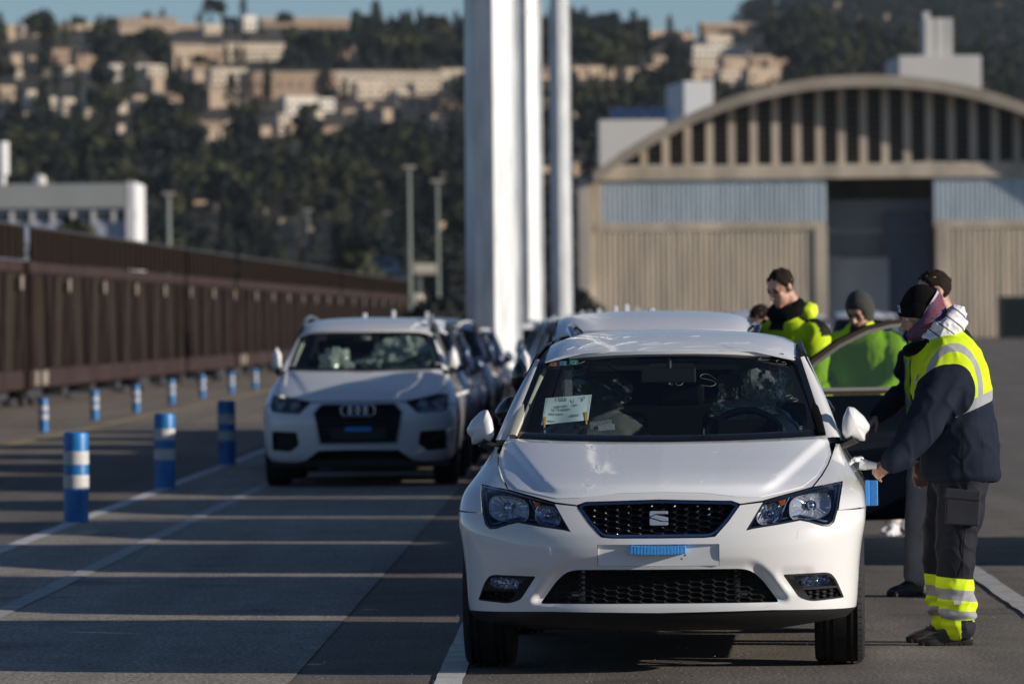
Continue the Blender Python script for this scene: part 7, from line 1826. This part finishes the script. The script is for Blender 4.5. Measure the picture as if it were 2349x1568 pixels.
b = MB(); b.box((-0.128, -0.158, 1.238), (0.062, 0.005, 0.048), rz=-0.55, ry=0.28); b.build('chest_patch', [mat('patch border', (0.45, 0.47, 0.48), 0.7)], worker)
b = MB(); b.box((-0.130, -0.162, 1.243), (0.048, 0.005, 0.026), rz=-0.55, ry=0.28); b.build('patch_print', [mat('patch blue', (0.05, 0.12, 0.24), 0.7)], worker)
tm = text_mesh('CATIBAR', 0.011, 0.0004); tm.materials.clear(); tm.materials.append(black_cloth); o = link('lettering', tm, worker); o.location = (-0.131, -0.1645, 1.222); o.rotation_euler = (R(90), 0.28, -0.55)
# trousers
b = MB()
loft(b, [(0.055, 0, 0.70, 0.10, 0.15), (0.062, 0, 0.78, 0.138, 0.168), (0.060, 0, 0.90, 0.135, 0.16), (0.05, 0, 0.98, 0.14, 0.165)], 24)
legl = [(0.070, -0.090, 0.82), (0.050, -0.105, 0.64), (0.026, -0.108, 0.46), (0.022, -0.105, 0.30), (0.030, -0.105, 0.19), (0.040, -0.105, 0.075)]
legr = [(0.050, 0.095, 0.83), (0.010, 0.115, 0.64), (-0.020, 0.13, 0.46), (-0.022, 0.14, 0.30), (-0.012, 0.145, 0.19), (0.002, 0.15, 0.095)]
chain(b, legl, [0.116, 0.112, 0.094, 0.087, 0.088, 0.076], 20); chain(b, legr, [0.114, 0.108, 0.090, 0.083, 0.083, 0.072], 20)
def tw(p):
    v = Vector(p); base = wr(9, 0.008, 10)(p); k = max(0, 1 - abs(v.z - 0.16) / 0.12)
    base += 0.008 * k * math.sin(v.z * 95 + 4 * noise.noise(v * 9)) + 0.004 * math.sin(v.z * 30 + v.x * 20 + 3 * noise.noise(v * 4)) * (1 - k)
    return base
tr_, co = fuse('trousers', b, 0.0085, 4, None, tw)
lev = co[:, 2] + 0.10 * (co[:, 0] - 0.03) + 0.008 * np.array([noise.noise(Vector(p) * 12) for p in co]) * (co[:, 2] < 0.2)
lev2 = np.where((co[:, 0] > 0.045) & (lev < 0.122), -1.0, lev)
set_attr(tr_, 'tlevel', lev2)
G2_ = (0.30, 0.31, 0.33)
tmj, nt2, sock, b2 = band_material('hi-vis trousers', 'tlevel', [(-9, (0.012, 0.014, 0.022)), (-0.5, YEL), (0.120, G2_), (0.166, YEL), (0.212, G2_), (0.262, YEL), (0.314, (0.012, 0.014, 0.022))])
tr_.materials.clear(); tr_.materials.append(tmj); link('trousers', tr_, worker)
b = MB(); b.box((0.052, -0.213, 0.640), (0.160, 0.026, 0.155), rz=0.02, ry=0.06); b.build('cargo_pocket', [navy_tw], worker, bevel=0.008)
b = MB(); b.box((0.052, -0.218, 0.705), (0.170, 0.026, 0.050), rz=0.02, ry=0.10); b.build('pocket_flap', [navy_tw], worker, bevel=0.008)
b = MB(); b.tube([(0.075, -0.212, 0.78), (0.068, -0.215, 0.6), (0.052, -0.206, 0.45), (0.048, -0.195, 0.32)], 0.002, 5); b.build('trouser_seam', [black_cloth], worker)
b = MB(); b.box((0.026, -0.202, 0.203), (0.036, 0.006, 0.016)); b.build('care_label', [mat('pale label', (0.5, 0.5, 0.52), 0.8)], worker)
shoe(worker, 0.035, -0.105, math.pi, 0.98); shoe(worker, -0.005, 0.15, math.pi + 0.06, 0.98)
# cap with its turned-up brim
b = MB(); b.sphere((0, 0, 0), (0.094, 0.088, 0.112), 26, 18)
CM = Matrix.Translation((-0.120, 0, 1.574)) @ Matrix.Rotation(R(9), 4, 'Y')
b.v = [tuple(CM @ Vector((x, y, max(z, -0.048) + 0.003 * noise.noise(Vector((x, y, z)) * 25)))) for x, y, z in b.v]
cp = b.build('cap', [black_cloth], worker, smooth=True, angle=60)
b = MB(); b.lathe([(0.084, -0.052), (0.098, -0.050), (0.101, -0.015), (0.099, 0.012), (0.093, 0.018), (0.086, 0.004)], 36)
b.v = [tuple(CM @ Vector((x * 0.99, y * 0.93, z + 0.0022 * math.sin(math.atan2(y, x) * 3)))) for x, y, z in b.v]
b.build('cap_brim', [black_cloth], cp, smooth=True, angle=60)
b = MB(); b.box(CM @ Vector((-0.0985, -0.022, -0.020)), (0.004, 0.030, 0.036), rz=0.22, ry=-0.2); b.build('cap_badge', [mat('pale label', (0.5, 0.5, 0.52))], cp)
b = MB(); b.box(CM @ Vector((-0.1012, -0.023, -0.016)), (0.003, 0.020, 0.018), rz=0.22, ry=-0.2); b.build('badge_print', [MATS['patch blue']], cp)
# scarf: a tartan tube worn slantwise from the nape to the mouth
def ring_pts(A, B_, ry, n=28, bulge=0.0):
    A, B_ = Vector(A), Vector(B_); c = (A + B_) / 2; h = (A - B_) / 2
    return [c + h * math.cos(2 * math.pi * k / n) + Vector((0, ry * math.sin(2 * math.pi * k / n), 0)) for k in range(n)]
def cloth_loft(rings_, name, m_, parent, jit=0.003, seed=0):
    n = len(rings_[0]); vs_ = [p + Vector((1, 1, 1)) * 0 + (p - sum(r_, Vector()) / n).normalized() * jit * (noise.noise(p * 30 + Vector((seed, 0, 0))) * 2) for r_ in rings_ for p in r_]
    b = MB(); b.add(vs_, [(i * n + k, i * n + (k + 1) % n, (i + 1) * n + (k + 1) % n, (i + 1) * n + k) for i in range(len(rings_) - 1) for k in range(n)])
    return b.build(name, [m_], parent, smooth=True, angle=70)
tart = bpy.data.materials.new('tartan knit'); tart.use_nodes = True; nt = tart.node_tree; b_ = nt.nodes['Principled BSDF']; b_.inputs['Roughness'].default_value = 0.9
tc = nt.nodes.new('ShaderNodeTexCoord'); mp2 = nt.nodes.new('ShaderNodeMapping'); mp2.inputs['Rotation'].default_value = (0, R(38), 0); mp2.inputs['Scale'].default_value = (14, 8, 60); nt.links.new(tc.outputs['Object'], mp2.inputs[0])
n1 = nt.nodes.new('ShaderNodeTexNoise'); n1.inputs['Scale'].default_value = 1.6; n1.inputs['Detail'].default_value = 6; n1.inputs['Roughness'].default_value = 0.75; nt.links.new(mp2.outputs[0], n1.inputs['Vector'])
r1 = nt.nodes.new('ShaderNodeValToRGB'); r1.color_ramp.interpolation = 'CONSTANT'; r1.color_ramp.elements[0].color = (0.02, 0.025, 0.05, 1); r1.color_ramp.elements[1].position = 0.42; r1.color_ramp.elements[1].color = (0.03, 0.075, 0.17, 1)
for p_, c_ in ((0.50, (0.22, 0.025, 0.035, 1)), (0.58, (0.02, 0.02, 0.04, 1)), (0.63, (0.28, 0.05, 0.045, 1))): e = r1.color_ramp.elements.new(p_); e.color = c_
nt.links.new(n1.outputs[0], r1.inputs[0]); nt.links.new(r1.outputs[0], b_.inputs['Base Color'])
sc_r = [ring_pts((-0.036, 0, 1.652), (-0.150, 0, 1.492), 0.094), ring_pts((-0.020, 0, 1.630), (-0.176, 0, 1.472), 0.099), ring_pts((-0.004, 0, 1.592), (-0.190, 0, 1.448), 0.102), ring_pts((0.012, 0, 1.545), (-0.176, 0, 1.424), 0.102), ring_pts((0.022, 0, 1.51), (-0.145, 0, 1.408), 0.095)]
cloth_loft(sc_r, 'scarf', tart, worker, 0.004, 2)
cloth_loft([ring_pts((-0.040, 0, 1.657), (-0.146, 0, 1.499), 0.095), ring_pts((-0.032, 0, 1.647), (-0.154, 0, 1.489), 0.0965)], 'scarf_edge', mat('pale lilac edge', (0.45, 0.40, 0.48), 0.9), worker, 0.001)
b = MB()
for k in range(26):
    a = 2 * math.pi * k / 26; a2 = a + 2 * math.pi / 26; f = lambda a: Vector((-0.075 + 0.105 * math.cos(a), 0.105 * math.sin(a), 1.405 + 0.030 * math.cos(a)))
    chain(b, [f(a), f(a2)], [0.030, 0.030], 8)
me_, co = fuse('neck_warmer', b, 0.010, 4, [black_cloth], wr(4, 0.004, 14)); link('neck_warmer', me_, worker)
# white striped hood bunched behind the neck
hoodm = bpy.data.materials.new('striped white cloth'); hoodm.use_nodes = True; nt = hoodm.node_tree; b_ = nt.nodes['Principled BSDF']; b_.inputs['Roughness'].default_value = 0.85
tc = nt.nodes.new('ShaderNodeTexCoord'); mp2 = nt.nodes.new('ShaderNodeMapping'); mp2.inputs['Rotation'].default_value = (0, R(-38), 0); nt.links.new(tc.outputs['Object'], mp2.inputs[0])
wv = nt.nodes.new('ShaderNodeTexWave'); wv.bands_direction = 'Z'; wv.inputs['Scale'].default_value = 6; wv.inputs['Distortion'].default_value = 3.0; wv.inputs['Detail'].default_value = 1; wv.inputs['Detail Scale'].default_value = 0.6; nt.links.new(mp2.outputs[0], wv.inputs['Vector'])
r1 = nt.nodes.new('ShaderNodeValToRGB'); r1.color_ramp.elements[0].position = 0.03; r1.color_ramp.elements[0].color = (0.10, 0.08, 0.14, 1); r1.color_ramp.elements[1].position = 0.07; r1.color_ramp.elements[1].color = (0.70, 0.69, 0.75, 1); nt.links.new(wv.outputs['Fac'], r1.inputs[0]); nt.links.new(r1.outputs[0], b_.inputs['Base Color'])
b = MB()
for ang_, rr, off in ((0.0, 0.100, 0.0), (0.22, 0.110, 0.030), (-0.15, 0.100, 0.055)):
    for k in range(20):
        a = -2.2 + 4.4 * k / 20; a2 = -2.2 + 4.4 * (k + 1) / 20
        f = lambda a: Vector((-0.050 + off * 0.40 + rr * 0.88 * math.cos(a), rr * math.sin(a), 1.455 + off * 0.40 - 0.005 + 0.060 * math.cos(a) - ang_ * 0.12 + 0.008 * math.sin(a * 5 + off * 90)))
        chain(b, [f(a), f(a2)], [0.026 + 0.012 * max(0, math.cos(a)), 0.026 + 0.012 * max(0, math.cos(a2))], 8)
me_, co = fuse('white_hood', b, 0.0065, 3, [hoodm], wr(7, 0.011, 22)); link('white_hood', me_, worker)

# ================= people further back
def hair_cap(parent, HM2, m_=hair_m, s=1.0, seed=0, low=0.012):
    b = MB(); b.sphere((0, 0.016, 0.034), (0.079 * s, 0.097 * s, 0.089 * s), 32, 22); out = []
    for x, y, z in b.v:
        v = Vector((x, y, z)); v += v.normalized() * (0.012 * noise.noise(v * 42 + Vector((seed, 0, 0))) + 0.006 * noise.noise(v * 130))
        lim = float(np.interp(y, [-0.09, -0.07, -0.05, -0.035, -0.02, 0.0, 0.02, 0.04, 0.07, 0.1], [0.094, 0.086, 0.068, 0.032, -0.012, -0.018, 0.004, -0.03, -0.06, -0.07])) + 0.010 * noise.noise(Vector((x, y, seed)) * 70)
        if v.z < lim: v = Vector((v.x * 0.80, 0.016 + (v.y - 0.016) * 0.80, lim - 0.02))      # tucked into the head below the hairline
        out.append(tuple(HM2 @ v))
    b.v = out; return b.build('hair', [m_], parent, smooth=True, angle=70)
def person(label, loc, rz, torso, head, arms, legs, jmat, tmat, shoes=(None, None), hood=None, vest=None, group=None, hips=0.92, hairy=True, voxel=0.014, shoe_s=1.0):
    """torso: list of loft rings; head: matrix; arms: [(shoulder, elbow, wrist)]; legs: [(hip, knee, ankle)] all facing -Y"""
    t = thing('person', label, 'person', loc, rz)
    b = MB(); place_head(b, head); loft(b, [(cx, cy, z, hx * 0.8, hy * 0.8) for cx, cy, z, hx, hy in torso])
    for A in arms:
        chain(b, A, [0.050, 0.040, 0.027]); d = Vector(A[2]) - Vector(A[1]); add_hand(b, A[2], d, (-0.2 if A[0][0] > 0 else 0.2, 0.5, -0.2), 0.45, 1.0, 1 if A[0][0] > 0 else -1)
    for A in legs: chain(b, A, [0.080, 0.053, 0.040])
    me_, co = fuse('body', b, voxel * 0.62, 2, [skin_m]); link('body', me_, t)
    for sx in (-1, 1):
        b = MB(); c = head @ Vector((sx * 0.031, -0.076, 0.010)); b.sphere(c, 0.0105, 8, 6); b.build('eye', [black_cloth], t, smooth=True)
        b = MB(); b.tube([head @ Vector((sx * (0.014 + 0.030 * q), -0.088 + 0.014 * q, 0.029)) for q in (0, .5, 1)], [0.003, 0.0045, 0.003], 6); b.build('eyebrow', [hair_m], t)
    b = MB(); loft(b, torso, 24)
    for A in arms: chain(b, [tuple(Vector(A[0]) * 0.8 + Vector((0, 0, A[0][2] * 0.2))), A[0], A[1], tuple(Vector(A[1]).lerp(Vector(A[2]), 0.9))], [0.09, 0.095, 0.072, 0.052], 14)
    me_, co = fuse('jacket', b, voxel, 4, None, wr(len(label) % 50, 0.009, 9)); me_.materials.clear()
    if vest is not None:
        a_ = vest(co, arms); set_attr(me_, 'vest', a_)
        mm_, _, _, _ = band_material('jacket with vest', 'vest', [(-9, jmat), (0.5, YEL), (1.5, (0.34, 0.35, 0.36))]); me_.materials.append(mm_)
    else: me_.materials.append(jmat)
    link('jacket', me_, t)
    b = MB(); z0 = torso[0][2]; loft(b, [(torso[0][0], torso[0][1], hips - 0.16, 0.14, 0.11), (torso[0][0], torso[0][1], hips, 0.165, 0.125), (torso[0][0], torso[0][1], hips + 0.1, 0.155, 0.12)], 20)
    for A in legs: chain(b, [A[0], A[1], tuple(Vector(A[1]).lerp(Vector(A[2]), 0.97))], [0.105, 0.082, 0.072], 16)
    me_, co = fuse('trousers', b, voxel, 4, [tmat], wr(len(label) % 31, 0.007, 9)); link('trousers', me_, t)
    for A in legs: shoe(t, A[2][0], A[2][1] - 0.0, R(-90), shoe_s, shoes[0], shoes[1])
    if hairy: hair_cap(t, head, seed=len(label))
    return t
HD = lambda x, y, z, nod=0, turn=0: Matrix.Translation((x, y, z)) @ Matrix.Rotation(R(turn), 4, 'Z') @ Matrix.Rotation(R(nod), 4, 'X')
stand = lambda z0=0.80: [(0, 0, z0, 0.20, 0.15), (0, 0, 0.95, 0.195, 0.15), (0, 0, 1.10, 0.20, 0.155), (0, 0, 1.25, 0.215, 0.155), (0, 0, 1.36, 0.21, 0.145), (0, 0.01, 1.43, 0.17, 0.115), (0, 0.015, 1.48, 0.10, 0.08), (0, 0.015, 1.50, 0.07, 0.06)]
def vest_open(co, arms):
    side = np.abs(co[:, 0]); torso_ = (side < 0.215) & (co[:, 2] > 0.90)
    d, _, t_ = near_seg(co, [(A[0], A[1]) for A in arms] + [(A[1], A[2]) for A in arms])
    arm = (d < 0.10) & (side > 0.16)
    front = (co[:, 1] < -0.05) & (side < 0.055)
    v = np.where(torso_ & ~arm & ~front, 1.0, 0.0); tape_ = ((co[:, 2] > 1.03) & (co[:, 2] < 1.085)) | ((side > 0.115) & (side < 0.165) & (co[:, 2] > 1.085) & (co[:, 2] < 1.3))
    return np.where((v > 0.5) & tape_, 2.0, v)
# man behind the worker: dark jacket, open vest, beige trousers
pm_ = person('dark-haired man in beige trousers and open yellow vest half hidden behind the capped worker', (2.34, 31.25, 0), R(-58), stand(), HD(0, -0.03, 1.665, 14, -14), [((0.19, 0, 1.40), (0.25, -0.06, 1.12), (0.20, -0.22, 0.92)), ((-0.19, 0, 1.40), (-0.26, -0.05, 1.12), (-0.24, -0.25, 0.98))],
    [((0.10, 0, 0.88), (0.11, -0.02, 0.49), (0.12, 0.02, 0.09)), ((-0.10, 0, 0.88), (-0.10, -0.06, 0.49), (-0.11, -0.08, 0.09))], (0.010, 0.013, 0.022), beige, (None, None), vest=vest_open)
b = MB()
for k in range(20):
    a = 2 * math.pi * k / 20; a2 = a + 2 * math.pi / 20; f = lambda a: Vector((0.085 * math.cos(a), 0.02 + 0.085 * math.sin(a), 1.50 + 0.035 * math.sin(a)))
    chain(b, [f(a), f(a2)], [0.036, 0.036], 8)
me_, co = fuse('collar', b, 0.012, 3, [grey_cloth], wr(4, 0.006, 14)); link('collar', me_, pm_)
# man in the padded yellow jacket looking down over the roofs
def vest_all(co, arms):
    side = np.abs(co[:, 0]); v = np.ones(len(co)); sh = (side > 0.11) & (co[:, 2] > 1.36) & (co[:, 1] > -0.09)
    v = np.where(sh, 0, v); v = np.where((co[:, 2] > 1.40) & (side < 0.06) & (co[:, 1] < 0), 0, v); return np.where((co[:, 2] < 0.82), 0, v)
lean = lambda ang, base, pts: pts
def bent(fwd, drop, up=1.0):
    return [(0, 0.02, 0.80, 0.20, 0.16), (0, 0.0, 0.95, 0.20, 0.16), (0, -fwd * 0.35, 1.10 - drop * 0.2, 0.215, 0.165), (0, -fwd * 0.65, 1.24 - drop * 0.5, 0.235, 0.17), (0, -fwd * 0.9, 1.36 - drop * 0.8, 0.225, 0.16), (0, -fwd, 1.43 - drop, 0.18, 0.125), (0, -fwd * 1.05, 1.49 - drop, 0.11, 0.10), (0, -fwd * 1.05, 1.52 - drop, 0.08, 0.08)]
p3 = person('short-haired man in a bulky yellow jacket with black collar looking down behind the dark SUV', (at(1822, 800, 37.6).x, 37.6, 0), R(-42), bent(0.05, 0.0), HD(0.0, -0.13, 1.665, 26, -8), [((0.21, -0.03, 1.38), (0.28, -0.12, 1.10), (0.20, -0.32, 1.0)), ((-0.21, -0.03, 1.38), (-0.28, -0.1, 1.10), (-0.2, -0.3, 0.98))],
    [((0.10, 0, 0.88), (0.11, -0.02, 0.49), (0.12, 0.02, 0.09)), ((-0.10, 0, 0.88), (-0.10, -0.05, 0.49), (-0.11, -0.06, 0.09))], (0.010, 0.010, 0.014), navy_tw, vest=vest_all)
p3.scale = (1.03, 1.03, 1.04)
b = MB()
for k in range(20):
    a = 2 * math.pi * k / 20; a2 = a + 2 * math.pi / 20; f = lambda a: Vector((0.080 * math.cos(a), -0.075 + 0.082 * math.sin(a), 1.525 + 0.035 * math.sin(a)))
    chain(b, [f(a), f(a2)], [0.050, 0.050], 8)
me_, co = fuse('collar', b, 0.012, 3, [black_cloth], wr(4, 0.006, 14)); link('collar', me_, p3)
b = MB()
for k in range(12):
    a = 0.1 + 2.9 * k / 12; a2 = 0.1 + 2.9 * (k + 1) / 12; f = lambda a: Vector((0.115 * math.cos(a), -0.02 + 0.115 * math.sin(a), 1.50 + 0.03 * math.sin(a)))
    chain(b, [f(a), f(a2)], [0.055, 0.055], 8)
me_, co = fuse('jacket_hood', b, 0.012, 3, [mat('yellow cloth', YEL, 0.8)], wr(8, 0.008, 14)); link('jacket_hood', me_, p3)
# hooded worker behind the open door
p4 = person('worker with grey hood pulled up and white trainers seen through the open car door window', (at(1985, 800, 40.2).x, 40.2, 0), R(-20), bent(0.08, 0.02), HD(0.0, -0.15, 1.575, 32, -12), [((0.21, -0.05, 1.36), (0.28, -0.15, 1.08), (0.18, -0.34, 0.98)), ((-0.21, -0.05, 1.36), (-0.28, -0.13, 1.08), (-0.2, -0.33, 0.96))],
    [((0.10, 0, 0.88), (0.12, -0.04, 0.49), (0.20, -0.05, 0.10)), ((-0.10, 0, 0.88), (-0.11, -0.06, 0.49), (-0.12, -0.14, 0.10))], (0.03, 0.03, 0.035), beige, (shoe_white, shoe_white), vest=vest_all, hairy=False)
hm2 = HD(0.0, -0.15, 1.575, 32, -12); b = MB(); b.sphere((0, 0.03, 0.02), (0.100, 0.110, 0.125), 26, 18); out = []
for x, y, z in b.v:
    v = Vector((x, y, z))
    if y < -0.055 and z < 0.055: v.y = -0.050 + 0.3 * (0.055 - z) * 0
    if z < -0.06: v.z = -0.06 + (z + 0.06) * 1.8; v.y += 0.02
    out.append(tuple(hm2 @ v))
b.v = out; b.build('hood', [grey_cloth], p4, smooth=True, angle=80)
# man further back, only his dark hair shows
p5 = person('dark-haired man seen only by his bent head beside the man in the bulky yellow jacket', (at(1752, 800, 43.5).x + 0.17, 43.5, 0), R(-50), bent(0.16, 0.10), HD(0.0, -0.25, 1.515, 40, 0), [((0.20, -0.12, 1.28), (0.26, -0.25, 1.02), (0.15, -0.42, 0.95)), ((-0.20, -0.12, 1.28), (-0.26, -0.22, 1.02), (-0.15, -0.42, 0.95))],
    [((0.10, 0, 0.88), (0.11, -0.02, 0.49), (0.12, 0.02, 0.09)), ((-0.10, 0, 0.88), (-0.10, -0.05, 0.49), (-0.11, -0.06, 0.09))], (0.02, 0.04, 0.03), navy_tw, vest=vest_all)
# ------------------------------------------------------------------ thin winter haze over the port
hz = bpy.data.materials.new('winter haze'); hz.use_nodes = True; nt = hz.node_tree; nt.nodes.clear()
ho = nt.nodes.new('ShaderNodeOutputMaterial'); pv = nt.nodes.new('ShaderNodeVolumePrincipled')
pv.inputs['Color'].default_value = (0.70, 0.85, 1.0, 1); pv.inputs['Density'].default_value = 4.2e-5; pv.inputs['Anisotropy'].default_value = 0.0
nt.links.new(pv.outputs[0], ho.inputs['Volume'])
b = MB(); b.box((100, 1150, 99), (4400, 2400, 200)); o = b.build('haze', [hz]); o['kind'] = 'stuff'; o['label'] = 'thin pale haze over the port'
